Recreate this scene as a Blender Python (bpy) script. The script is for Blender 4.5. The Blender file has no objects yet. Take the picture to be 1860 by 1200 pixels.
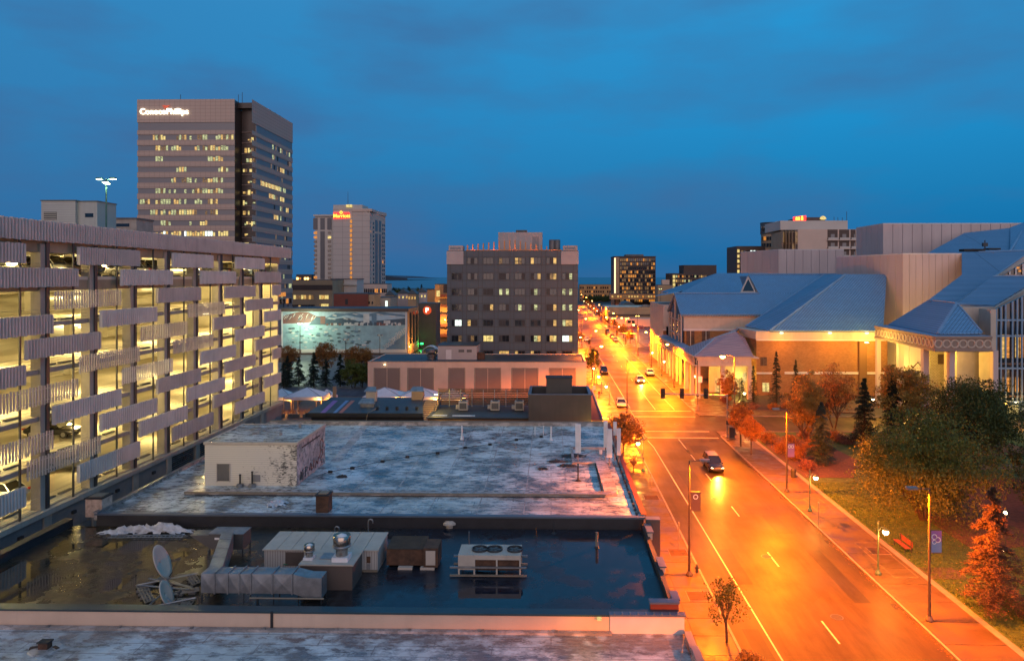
import bpy, math, random
import numpy as np
from mathutils import Vector as V, Matrix
R = random.Random(7)
sc = bpy.context.scene
COL = sc.collection
# ------------------------------------------------------------ camera, world, sun, exposure
FL, PCX, PCY, PSI, EYE = 1270.0, 975.0, 503.0, 0.0204, 24.0
cam = bpy.data.cameras.new('camera'); camo = bpy.data.objects.new('camera', cam); COL.objects.link(camo)
camo.location = (0, 0, EYE); camo.rotation_euler = (math.pi/2, 0, PSI)
cam.sensor_fit = 'HORIZONTAL'; cam.sensor_width = 36; cam.lens = 36*FL/1860
cam.shift_x = (930-PCX)/1860; cam.shift_y = -(600-PCY)/1860
cam.clip_start = 0.5; cam.clip_end = 60000
sc.camera = camo
sc.view_settings.view_transform = 'Standard'; sc.view_settings.look = 'None'
sc.view_settings.gamma = 1; sc.view_settings.exposure = 0.0; sc.view_settings.use_curve_mapping = False
sc.cycles.max_bounces = 5; sc.cycles.diffuse_bounces = 3; sc.cycles.glossy_bounces = 3
sc.cycles.use_denoising = True; sc.cycles.caustics_reflective = False; sc.cycles.caustics_refractive = False
sc.cycles.sample_clamp_indirect = 3.0; sc.cycles.use_light_tree = True

w = bpy.data.worlds.new('World'); sc.world = w; w.use_nodes = True
nt = w.node_tree; N = nt.nodes; L = nt.links; N.clear()
wo = N.new('ShaderNodeOutputWorld'); bg = N.new('ShaderNodeBackground'); bg.inputs[1].default_value = 0.95
tc = N.new('ShaderNodeTexCoord'); sx = N.new('ShaderNodeSeparateXYZ'); L.new(tc.outputs['Generated'], sx.inputs[0])
ramp = N.new('ShaderNodeValToRGB'); L.new(sx.outputs['Z'], ramp.inputs[0])
cr = ramp.color_ramp
cr.elements[0].position = 0.0; cr.elements[0].color = (0.010, 0.140, 0.350, 1)
cr.elements[1].position = 0.04; cr.elements[1].color = (0.005, 0.165, 0.415, 1)
for p, c in ((0.12, (0.012, 0.220, 0.50)), (0.20, (0.014, 0.275, 0.61)), (0.33, (0.022, 0.31, 0.67)), (0.75, (0.12, 0.40, 0.72)), (1.0, (0.16, 0.44, 0.75))):
    e = cr.elements.new(p); e.color = (*c, 1)
# clouds: two soft noise layers stretched along the horizon
mp = N.new('ShaderNodeMapping'); mp.inputs['Scale'].default_value = (1.3, 1.3, 4.2); mp.inputs['Location'].default_value = (0.35, 0.1, 0.4)
L.new(tc.outputs['Generated'], mp.inputs[0])
nz = N.new('ShaderNodeTexNoise'); nz.inputs['Scale'].default_value = 2.3; nz.inputs['Detail'].default_value = 6; nz.inputs['Roughness'].default_value = 0.5
L.new(mp.outputs[0], nz.inputs[0])
cm = N.new('ShaderNodeMapRange'); cm.inputs[1].default_value = 0.42; cm.inputs[2].default_value = 0.72; cm.inputs[3].default_value = 0.0; cm.inputs[4].default_value = 0.62
L.new(nz.outputs[0], cm.inputs[0])
# western (left) half of the sky is the duller, more overcast one
lx = N.new('ShaderNodeMapRange'); lx.inputs[1].default_value = -0.75; lx.inputs[2].default_value = 0.35; lx.inputs[3].default_value = 0.5; lx.inputs[4].default_value = 0.0
L.new(sx.outputs['X'], lx.inputs[0])
ad = N.new('ShaderNodeMath'); ad.operation = 'ADD'; ad.use_clamp = True; L.new(cm.outputs[0], ad.inputs[0]); L.new(lx.outputs[0], ad.inputs[1])
mx = N.new('ShaderNodeMixRGB'); mx.inputs[2].default_value = (0.055, 0.145, 0.330, 1); L.new(ad.outputs[0], mx.inputs[0]); L.new(ramp.outputs[0], mx.inputs[1])
sky = N.new('ShaderNodeTexSky'); sky.sky_type = 'NISHITA'; sky.sun_disc = False
sky.sun_elevation = math.radians(3); sky.sun_rotation = math.radians(200); sky.air_density = 1.5; sky.ozone_density = 3
sm = N.new('ShaderNodeVectorMath'); sm.operation = 'SCALE'; sm.inputs['Scale'].default_value = 0.001; L.new(sky.outputs[0], sm.inputs[0])
sa = N.new('ShaderNodeVectorMath'); sa.operation = 'ADD'; L.new(mx.outputs[0], sa.inputs[0]); L.new(sm.outputs[0], sa.inputs[1])
L.new(sa.outputs[0], bg.inputs[0]); L.new(bg.outputs[0], wo.inputs[0])

sun = bpy.data.lights.new('sun', 'SUN'); suno = bpy.data.objects.new('sun', sun); COL.objects.link(suno)
sun.energy = 1.55; sun.angle = math.radians(70); sun.color = (1.0, 0.64, 0.46)
suno.rotation_euler = (math.radians(74), 0, math.radians(4))     # last warm afterglow of dusk, very soft, from behind the camera

# ------------------------------------------------------------ pixel -> world points of the photographed place
def ray(px, py):
    a, b = (px-PCX)/FL, (PCY-py)/FL
    return V((-math.sin(PSI)+a*math.cos(PSI), math.cos(PSI)+a*math.sin(PSI), b))
def at(px, py, Y):
    r = ray(px, py); t = Y/r.y; return V((r.x*t, Y, EYE+r.z*t))
def gz(px, py, z=0.0):
    r = ray(px, py); t = (z-EYE)/r.z; return V((r.x*t, r.y*t, z))
def onp(px, py, P, n):
    r = ray(px, py); o = V((0, 0, EYE)); n = V(n); t = (V(P)-o).dot(n)/r.dot(n); return o+r*t
def S(r, g, b):
    f = lambda c: ((c/255)/12.92 if c/255 <= .04045 else ((c/255+.055)/1.055)**2.4)
    return (f(r), f(g), f(b))

# ------------------------------------------------------------ materials
MATS = {}
def _new(name):
    m = bpy.data.materials.new(name); m.use_nodes = True; MATS[name] = m
    nt = m.node_tree; return m, nt, nt.nodes['Principled BSDF']
def _pos(nt, uv=False, obj=False):
    if uv: return nt.nodes.new('ShaderNodeTexCoord').outputs['UV']
    if obj: return nt.nodes.new('ShaderNodeTexCoord').outputs['Object']
    return nt.nodes.new('ShaderNodeNewGeometry').outputs['Position']
def _noise(nt, vec, scale, detail=4, rough=.55, stretch=None):
    if stretch:
        m = nt.nodes.new('ShaderNodeMapping'); m.inputs['Scale'].default_value = stretch; nt.links.new(vec, m.inputs[0]); vec = m.outputs[0]
    n = nt.nodes.new('ShaderNodeTexNoise'); n.inputs['Scale'].default_value = scale; n.inputs['Detail'].default_value = detail
    n.inputs['Roughness'].default_value = rough; nt.links.new(vec, n.inputs[0]); return n.outputs[0]
def _rng(nt, v, a, b, c=0., d=1.):
    n = nt.nodes.new('ShaderNodeMapRange'); n.inputs[1].default_value = a; n.inputs[2].default_value = b; n.inputs[3].default_value = c; n.inputs[4].default_value = d
    nt.links.new(v, n.inputs[0]); return n.outputs[0]
def _mix(nt, f, a, b):
    n = nt.nodes.new('ShaderNodeMixRGB')
    for i, x in enumerate((f, a, b)):
        if hasattr(x, 'links'): nt.links.new(x, n.inputs[i])
        elif i == 0: n.inputs[0].default_value = x
        else: n.inputs[i].default_value = (*x[:3], 1)
    return n.outputs[0]
def _math(nt, op, a, b):
    n = nt.nodes.new('ShaderNodeMath'); n.operation = op
    for i, x in enumerate((a, b)):
        if hasattr(x, 'links'): nt.links.new(x, n.inputs[i])
        else: n.inputs[i].default_value = x
    return n.outputs[0]
def _bump(nt, b, h, strength, dist=.05):
    n = nt.nodes.new('ShaderNodeBump'); n.inputs['Strength'].default_value = strength; n.inputs['Distance'].default_value = dist
    nt.links.new(h, n.inputs['Height']); nt.links.new(n.outputs[0], b.inputs['Normal'])
def sc_(c, k): return tuple(min(1, x*k) for x in c)
def mat(name, col, rough=.7, metal=0., var=.18, vs=.6, bump=0., bs=6., stretch=None, spec=.5, streak=0.):
    m, nt, b = _new(name)
    b.inputs['Roughness'].default_value = rough; b.inputs['Metallic'].default_value = metal
    b.inputs['Specular IOR Level'].default_value = spec
    p = _pos(nt)
    if var:
        n1 = _noise(nt, p, vs, 5, .6, stretch)
        c = _mix(nt, _rng(nt, n1, .3, .7), sc_(col, 1-var), sc_(col, 1+var))
        if streak:
            n2 = _noise(nt, p, 2.2, 3, .6, (1, 1, .06)); c = _mix(nt, _rng(nt, n2, .52, .75, 0, streak), c, sc_(col, .45))
        nt.links.new(c, b.inputs['Base Color'])
    else: b.inputs['Base Color'].default_value = (*col, 1)
    if bump: _bump(nt, b, _noise(nt, p, bs, 4), bump)
    return m
def emit(name, col, s, base=(.02, .02, .02), nse=0., ns=1.3):
    m, nt, b = _new(name); b.inputs['Base Color'].default_value = (*base, 1); b.inputs['Roughness'].default_value = .3
    b.inputs['Emission Color'].default_value = (*col, 1); b.inputs['Emission Strength'].default_value = s
    if nse:
        n1 = _noise(nt, _pos(nt), ns, 4, .7, (1, 1, 1.6)); nt.links.new(_rng(nt, n1, .35, .62, s*(1-nse), s), b.inputs['Emission Strength'])
    return m
def glass(name, col, rough=.06):
    m, nt, b = _new(name); b.inputs['Base Color'].default_value = (*col, 1); b.inputs['Roughness'].default_value = rough
    b.inputs['Specular IOR Level'].default_value = .9; return m
def brickmat(name, c1, c2, mortar, bw=.4, bh=.2, ms=.015, rough=.8, bump=.5, var=.25, off=.5, mud=None, spec=.5):
    m, nt, b = _new(name); uv = _pos(nt, True)
    t = nt.nodes.new('ShaderNodeTexBrick'); nt.links.new(uv, t.inputs[0]); t.inputs['Scale'].default_value = 1
    t.inputs['Brick Width'].default_value = bw; t.inputs['Row Height'].default_value = bh; t.inputs['Mortar Size'].default_value = ms
    t.inputs['Color1'].default_value = (*c1, 1); t.inputs['Color2'].default_value = (*c2, 1); t.inputs['Mortar'].default_value = (*mortar, 1); t.offset = off
    t.inputs['Mortar Smooth'].default_value = .2; t.inputs['Bias'].default_value = 0
    n1 = _noise(nt, _pos(nt), .35, 5, .6); c = _mix(nt, _rng(nt, n1, .3, .7, 0, var), t.outputs[0], mud or sc_(c1, .6)); nt.links.new(c, b.inputs['Base Color'])
    b.inputs['Roughness'].default_value = rough; b.inputs['Specular IOR Level'].default_value = spec
    inv = _math(nt, 'SUBTRACT', 1., t.outputs['Fac']); _bump(nt, b, inv, bump, .04); return m
# plain ones
mat('concrete', (.30, .27, .23), .8, var=.2, vs=.5, bump=.2, streak=.35)
mat('concrete_dark', (.12, .115, .11), .8, var=.25, vs=.5, streak=.4)
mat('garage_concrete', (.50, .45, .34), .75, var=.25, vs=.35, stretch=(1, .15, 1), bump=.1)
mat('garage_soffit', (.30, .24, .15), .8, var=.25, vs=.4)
mat('garage_wall', (.17, .165, .165), .75, var=.15, vs=.5, streak=.3, bump=.1)
mat('louvre', (.46, .41, .385), .5, metal=0., var=.12, vs=.6, streak=.3)
mat('louvre_light', (.56, .52, .49), .5, metal=0., var=.12, vs=.6, streak=.3)
mat('steel_dark', (.045, .05, .055), .45, metal=.4, var=.15)
mat('galvanised', (.24, .25, .26), .42, metal=.65, var=.28, vs=1.6, bump=.1)
mat('cast_metal', (.42, .36, .30), .22, metal=.9, var=.1)
mat('white_paint', (.62, .62, .63), .6, var=.12, vs=1.5, streak=.3)
mat('cream_paint', (.40, .355, .30), .65, var=.12, vs=1, streak=.2)
mat('grey_paint', (.20, .20, .205), .6, var=.1, vs=1)
mat('brown_paint', (.085, .065, .055), .7, var=.15, vs=.6)
mat('dark_box', (.060, .054, .050), .75, var=.12, vs=.7, streak=.3)
mat('beige_stucco', (.60, .43, .32), .85, var=.08, vs=.4, bump=.08, bs=30, streak=.12)
mat('panel_taupe', (.21, .155, .125), .75, var=.06, vs=.5)
mat('cap_metal', (.10, .13, .17), .4, metal=.3, var=.15)
mat('cap_teal', (.03, .06, .075), .4, metal=.3, var=.15)
mat('soot', (.018, .018, .02), .7, var=.2)
mat('membrane_wall', (.022, .022, .026), .55, var=.3, vs=.8, bump=.15)
mat('rust', (.07, .035, .02), .85, var=.5, vs=2.5, bump=.2)
mat('red_paint', (.14, .03, .018), .7, var=.15, vs=.5)
mat('tent_fabric', (.62, .58, .60), .7, var=.08, vs=1)
mat('wood', (.10, .055, .035), .75, var=.3, vs=3, stretch=(1, 1, 8))
mat('tarp', (.45, .47, .50), .5, var=.35, vs=2)
mat('brick_soft', (.24, .11, .07), .85, var=.3, vs=6, bump=.3)
mat('chimney_cream', (.46, .34, .27), .85, var=.3, vs=3, bump=.2)
mat('bark', (.05, .035, .025), .9, var=.3, vs=4, bump=.4)
mat('soil', (.045, .03, .02), .95, var=.4, vs=2, bump=.3)
mat('lamp_pole', (.075, .065, .055), .45, metal=.4, var=.1)
mat('lamp_head', (.16, .18, .20), .4, metal=.4, var=.1)
mat('verdigris', (.05, .12, .10), .45, metal=.3, var=.15)
mat('rubber', (.012, .012, .013), .8, var=0)
mat('rim', (.35, .35, .36), .3, metal=.8, var=0)
mat('bench_red', (.16, .035, .02), .7, var=.2, vs=4)
mat('pac_panel', (.47, .385, .37), .7, var=.09, vs=.25, stretch=(1, 1, .2), streak=.14)
mat('pac_fascia', (.44, .38, .32), .75, var=.1, vs=.5, streak=.2)
mat('frieze_stone', (.25, .19, .155), .75, var=.12, vs=.6, streak=.2)
mat('pac_white', (.52, .50, .50), .6, var=.1)
mat('pac_metal', (.16, .27, .40), .45, metal=.2, var=.12)
mat('tower_stone', (.235, .165, .140), .65, var=.07, vs=.15)
mat('paving_edge', (.16, .12, .06), .7, var=.3, vs=3)
mat('tower_dark', (.035, .026, .024), .35, var=.2, vs=.2)
mat('hotel_grey', (.070, .092, .108), .7, var=.07, vs=.25, streak=.2)
mat('hotel_grey_joint', (.055, .055, .052), .8, var=.1)
mat('hotel_light', (.34, .31, .30), .7, var=.1, vs=.3)
mat('marriott_stone', (.50, .45, .40), .7, var=.06, vs=.1)
mat('marriott_pink', (.55, .41, .33), .7, var=.06, vs=.1)
mat('brown_facade', (.07, .042, .032), .6, var=.15, vs=.2)
mat('tan_facade', (.36, .24, .14), .75, var=.15, vs=.15)
mat('orange_lit_facade', (.42, .21, .08), .75, var=.15, vs=.15)  # orange of the lamp-lit walls is put into this facade colour
mat('dark_roof', (.035, .04, .048), .55, var=.4, vs=.25, bump=.1)
mat('kerb_stone', (.19, .16, .12), .7, var=.2, vs=1.5)
mat('paint_line', (.45, .40, .25), .55, var=.25, vs=3)
mat('hills', (.03, .055, .085), .95, var=.3, vs=.002)  # bluish tint stands in for distance haze in the hill colour
mat('grey_duct', (.11, .105, .10), .5, metal=.3, var=.12)
mat('banner_blue', (.16, .25, .42), .7, var=.05); mat('banner_violet', (.26, .12, .33), .7, var=.05); mat('banner_brown', (.10, .06, .05), .7, var=.05)
mat('sign_green', (.02, .16, .09), .5, var=0); mat('sign_white', (.7, .7, .7), .5, var=0); mat('logo_orange', (.5, .12, .05), .5, var=0)
mat('signal_black', (.012, .01, .01), .5, var=0)
mat('paving_red', (.15, .075, .05), .7, var=.3, vs=1.5)
glass('glass_dark', (.010, .014, .020)); glass('glass_blue', (.14, .135, .14), .4); glass('glass_sky', (.03, .06, .11), .08)
glass('glass_night', (.008, .022, .045), .35); glass('car_glass', (.008, .009, .011), .05)
mat('curtain', (.045, .045, .045), .8, var=.25, vs=.9)
mat('curtain_dim', (.075, .045, .035), .8, var=.4, vs=.9)
emit('win_warm', (1, .60, .17), 1.0, nse=.75); emit('win_yellow', (1, .76, .25), 1.15, nse=.6); emit('win_white', (.85, 1, .9), 1.6)
emit('win_green', (.80, .85, .40), .95, nse=.9); emit('win_dim', (1, .55, .2), .28, nse=.9); emit('win_amber', (1, .36, .05), 1.0, nse=.7)
emit('sign_glow', (1, .93, .70), 3.4); emit('sign_red', (1, .015, .01), 4); emit('sign_yellow', (1, .55, .05), 2.6); emit('logo_red', (1, .10, .02), .75)
emit('sodium_glow', (1, .50, .08), 30); emit('globe_glow', (1, .80, .38), 16); emit('tube_glow', (1, .85, .50), 6); emit('metal_halide', (.70, 1, .55), 14)
emit('headlamp_glow', (1, .86, .5), 25); emit('green_glow', (.02, 1, .2), 2.5); emit('strip_glow', (1, .60, .30), 2.6)
emit('far_glow', (1, .55, .12), 7)
for nm, c in (('car_silver', (.30, .31, .33)), ('car_white', (.62, .62, .60)), ('car_black', (.012, .012, .014)), ('car_blue', (.035, .06, .12)), ('car_red', (.16, .012, .01)), ('car_grey', (.08, .085, .09))):
    m, nt, b = _new(nm); b.inputs['Base Color'].default_value = (*c, 1); b.inputs['Roughness'].default_value = .28; b.inputs['Metallic'].default_value = .35; b.inputs['Coat Weight'].default_value = .6
mat('tail_red', (.35, .02, .01), .3, var=0); mat('lamp_clear', (.6, .6, .58), .15, var=0)

def white_membrane(name, base, stain, amt=.5, sc1=.35, rough=.45, seams=True):
    m, nt, b = _new(name); p = _pos(nt)
    big = _noise(nt, p, sc1, 6, .62); mid = _noise(nt, p, 2.3, 7, .7, (.5, 1, 1)); fine = _noise(nt, p, 5, 5, .7, (.25, 1.6, 1))
    f = _math(nt, 'ADD', _math(nt, 'MULTIPLY', big, .55), _math(nt, 'MULTIPLY', mid, .45))
    c = _mix(nt, _rng(nt, f, .49-.06*amt, .56, 0, 1), stain, base)
    c = _mix(nt, _rng(nt, fine, .46, .62, 0, .5), c, sc_(base, .62))
    dirt = _noise(nt, p, .12, 3, .5); c = _mix(nt, _rng(nt, dirt, .45, .65, 0, .4), c, (base[0]*.55, base[1]*.47, base[2]*.38))
    if seams:
        t = nt.nodes.new('ShaderNodeTexBrick'); nt.links.new(p, t.inputs[0]); t.inputs['Scale'].default_value = 1
        t.inputs['Brick Width'].default_value = 6; t.inputs['Row Height'].default_value = 1.02; t.inputs['Mortar Size'].default_value = .035
        c = _mix(nt, _math(nt, 'MULTIPLY', t.outputs['Fac'], .75), c, sc_(stain, 1.3))
    nt.links.new(c, b.inputs['Base Color'])
    nt.links.new(_rng(nt, mid, .42, .58, .12, rough+.2), b.inputs['Roughness'])
    _bump(nt, b, mid, .25, .03); return m
white_membrane('white_roof', (.60, .66, .68), (.050, .070, .085), .75)
white_membrane('white_roof_near', (.56, .60, .62), (.12, .11, .12), .55, .5)
white_membrane('white_edge', (.50, .46, .45), (.20, .19, .19), .3, .6, seams=False)

def dark_membrane(name):
    m, nt, b = _new(name); p = _pos(nt)
    t = nt.nodes.new('ShaderNodeTexBrick'); nt.links.new(p, t.inputs[0]); t.inputs['Scale'].default_value = 1; t.offset = .3
    t.inputs['Brick Width'].default_value = 1.6; t.inputs['Row Height'].default_value = 1.9; t.inputs['Mortar Size'].default_value = .02
    n1 = _noise(nt, p, .28, 5, .6); n2 = _noise(nt, p, 2.5, 4, .6)
    # eastern (right) side of the roof is clean, the western one dirty with moss and grit
    s = nt.nodes.new('ShaderNodeSeparateXYZ'); nt.links.new(p, s.inputs[0]); side = _rng(nt, s.outputs[0], -9, -17, 0, 1)
    c = _mix(nt, _rng(nt, n2, .35, .7), (.006, .010, .017), (.013, .021, .034))
    c2 = _mix(nt, _rng(nt, n2, .4, .65), (.016, .013, .009), (.060, .046, .028))
    c = _mix(nt, _math(nt, 'MULTIPLY', side, _rng(nt, n1, .3, .5, .5, 1)), c, c2)
    c = _mix(nt, _math(nt, 'MULTIPLY', t.outputs['Fac'], .6), c, (.008, .010, .014))
    nt.links.new(c, b.inputs['Base Color'])
    wet = _rng(nt, n1, .45, .57); nt.links.new(_math(nt, 'SUBTRACT', .36, _math(nt, 'MULTIPLY', wet, .32)), b.inputs['Roughness'])
    h = _math(nt, 'MULTIPLY', n2, _math(nt, 'SUBTRACT', 1.02, wet)); _bump(nt, b, h, .22, .04); b.inputs['Specular IOR Level'].default_value = .45
    return m
dark_membrane('dark_membrane')

def road_mat(name, col, wet=.5):
    m, nt, b = _new(name); p = _pos(nt)
    n1 = _noise(nt, p, .9, 5, .65, (1, .12, 1)); n2 = _noise(nt, p, 14, 3, .6); n3 = _noise(nt, p, .12, 4, .55)
    c = _mix(nt, _rng(nt, n1, .3, .7), sc_(col, .6), sc_(col, 1.35)); c = _mix(nt, _rng(nt, n2, .35, .7, 0, .4), c, sc_(col, .6)); c = _mix(nt, _rng(nt, _noise(nt, p, .35, 5, .7, (1, .5, 1)), .5, .62, 0, .45), c, sc_(col, .5))
    s = nt.nodes.new('ShaderNodeTexVoronoi'); s.feature = 'DISTANCE_TO_EDGE'; s.inputs['Scale'].default_value = .16; nt.links.new(p, s.inputs[0])
    c = _mix(nt, _rng(nt, s.outputs[0], .0, .012, .12, 0), c, sc_(col, .3))
    nt.links.new(c, b.inputs['Base Color'])
    nt.links.new(_rng(nt, n3, .3, .7, .36, .6), b.inputs['Roughness']); _bump(nt, b, n2, .12, .02); b.inputs['Specular IOR Level'].default_value = .1
    return m
road_mat('asphalt', (.060, .042, .012)); road_mat('patch_asphalt', (.035, .027, .012)); road_mat('parking_asphalt', (.10, .095, .12)); road_mat('city_ground', (.045, .04, .038))
def slabmat(name, col):
    m, nt, b = _new(name); p = _pos(nt); n1 = _noise(nt, p, .5, 5, .6); n2 = _noise(nt, p, 12, 3, .6)
    oi = nt.nodes.new('ShaderNodeObjectInfo')
    c = _mix(nt, _rng(nt, n1, .3, .7), sc_(col, .75), sc_(col, 1.15)); c = _mix(nt, _rng(nt, oi.outputs['Random'], 0, 1, 0, .35), c, sc_(col, .6)); c = _mix(nt, _rng(nt, n2, .5, .8, 0, .4), c, sc_(col, .5))
    nt.links.new(c, b.inputs['Base Color']); nt.links.new(_rng(nt, n1, .4, .6, .3, .65), b.inputs['Roughness']); b.inputs['Specular IOR Level'].default_value = .15; return m
slabmat('sidewalk_slab', (.10, .070, .032)); slabmat('plaza_slab', (.10, .08, .055))
mat('lawn', (.040, .085, .014), .95, var=.4, vs=1.2, bump=.5, bs=14)
mat('mulch', (.07, .035, .02), .95, var=.4, vs=3, bump=.5, bs=10)
def leafmat(name, c1, c2, rough=.6, ns=1.1):
    m, nt, b = _new(name); p = _pos(nt); n1 = _noise(nt, p, ns, 3, .6); oi = nt.nodes.new('ShaderNodeNewGeometry')
    c = _mix(nt, _rng(nt, n1, .35, .65), c1, c2); c = _mix(nt, _rng(nt, oi.outputs['Random Per Island'], 0, 1, 0, .5), c, sc_(c1, .55)); nt.links.new(c, b.inputs['Base Color'])
    b.inputs['Roughness'].default_value = rough; b.inputs['Specular IOR Level'].default_value = .25; return m
leafmat('leaf_green', (.060, .085, .014), (.15, .16, .030)); leafmat('leaf_dark', (.035, .055, .014), (.08, .10, .025))
leafmat('leaf_yellow_lit', (.22, .13, .025), (.42, .24, .05)); leafmat('leaf_rust_lit', (.20, .085, .02), (.34, .15, .035))  # autumn leaf colours raised to carry part of the orange lamp light
leafmat('needle_blue', (.020, .045, .045), (.050, .085, .075)); leafmat('needle_dark', (.012, .022, .014), (.030, .045, .024)); leafmat('needle_red_lit', (.065, .045, .025), (.15, .085, .05)); leafmat('flower_mix', (.10, .03, .02), (.25, .12, .10))  # the reddish needle mix carries the red garden light in its colour
leafmat('grass_blade', (.045, .095, .015), (.09, .14, .025))
# surfaces with a coursed pattern too fine to pick apart at this distance
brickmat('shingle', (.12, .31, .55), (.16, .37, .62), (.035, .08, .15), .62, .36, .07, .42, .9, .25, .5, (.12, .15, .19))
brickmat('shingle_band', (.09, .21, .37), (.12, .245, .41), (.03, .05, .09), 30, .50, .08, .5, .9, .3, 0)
brickmat('shingle_pink', (.24, .20, .24), (.30, .24, .27), (.09, .08, .10), 30, .55, .05, .5, .8, .3, 0)
brickmat('pac_brick', (.28, .13, .05), (.38, .19, .075), (.16, .09, .04), .4, .15, .02, .85, .4, .4)
brickmat('stone_block', (.40, .35, .24), (.48, .42, .30), (.22, .19, .13), .5, .25, .03, .85, .5, .3)
brickmat('siding', (.42, .40, .37), (.44, .42, .39), (.24, .23, .21), 40, .22, .02, .6, .5, .2)
brickmat('metal_siding', (.40, .39, .37), (.42, .41, .39), (.20, .19, .18), .16, 30, .02, .5, .6, .15, 0)
brickmat('tile_face', (.42, .31, .25), (.42, .31, .25), (.24, .17, .14), 1.9, 1.3, .05, .6, .2, .1, 0)
brickmat('marriott_face', (.48, .41, .36), (.50, .43, .38), (.30, .25, .22), 6, 3.4, .12, .7, .2, .1, 0)
brickmat('block_low', (.20, .10, .045), (.26, .13, .06), (.10, .05, .025), .4, .2, .02, .85, .4, .3)
def peeling():
    m, nt, b = _new('peeling_paint'); p = _pos(nt, True); w_ = _pos(nt)
    t = nt.nodes.new('ShaderNodeTexBrick'); nt.links.new(p, t.inputs[0]); t.inputs['Scale'].default_value = 1; t.inputs['Brick Width'].default_value = 30; t.inputs['Row Height'].default_value = .16; t.inputs['Mortar Size'].default_value = .012
    n1 = _noise(nt, w_, 1.1, 5, .7, (1, 1, .7)); n2 = _noise(nt, w_, 3.2, 4, .65, (1, 1, 5))
    s = nt.nodes.new('ShaderNodeSeparateXYZ'); nt.links.new(w_, s.inputs[0])
    f = _math(nt, 'ADD', _math(nt, 'MULTIPLY', n1, .45), _math(nt, 'MULTIPLY', n2, .55)); f = _math(nt, 'ADD', f, _rng(nt, s.outputs[0], -27.5, -21.5, -.12, .075))
    c = _mix(nt, _rng(nt, f, .555, .575), (.62, .58, .49), (.075, .075, .07)); c = _mix(nt, _math(nt, 'MULTIPLY', t.outputs['Fac'], .55), c, (.16, .145, .12))
    nt.links.new(c, b.inputs['Base Color']); b.inputs['Roughness'].default_value = .75; _bump(nt, b, _math(nt, 'SUBTRACT', 1., t.outputs['Fac']), .4); return m
peeling()
def water():
    m, nt, b = _new('sea_water'); b.inputs['Base Color'].default_value = (.01, .03, .05, 1); b.inputs['Roughness'].default_value = .25
    _bump(nt, b, _noise(nt, _pos(nt), .02, 4), .3, 1.0)
water()

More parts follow.
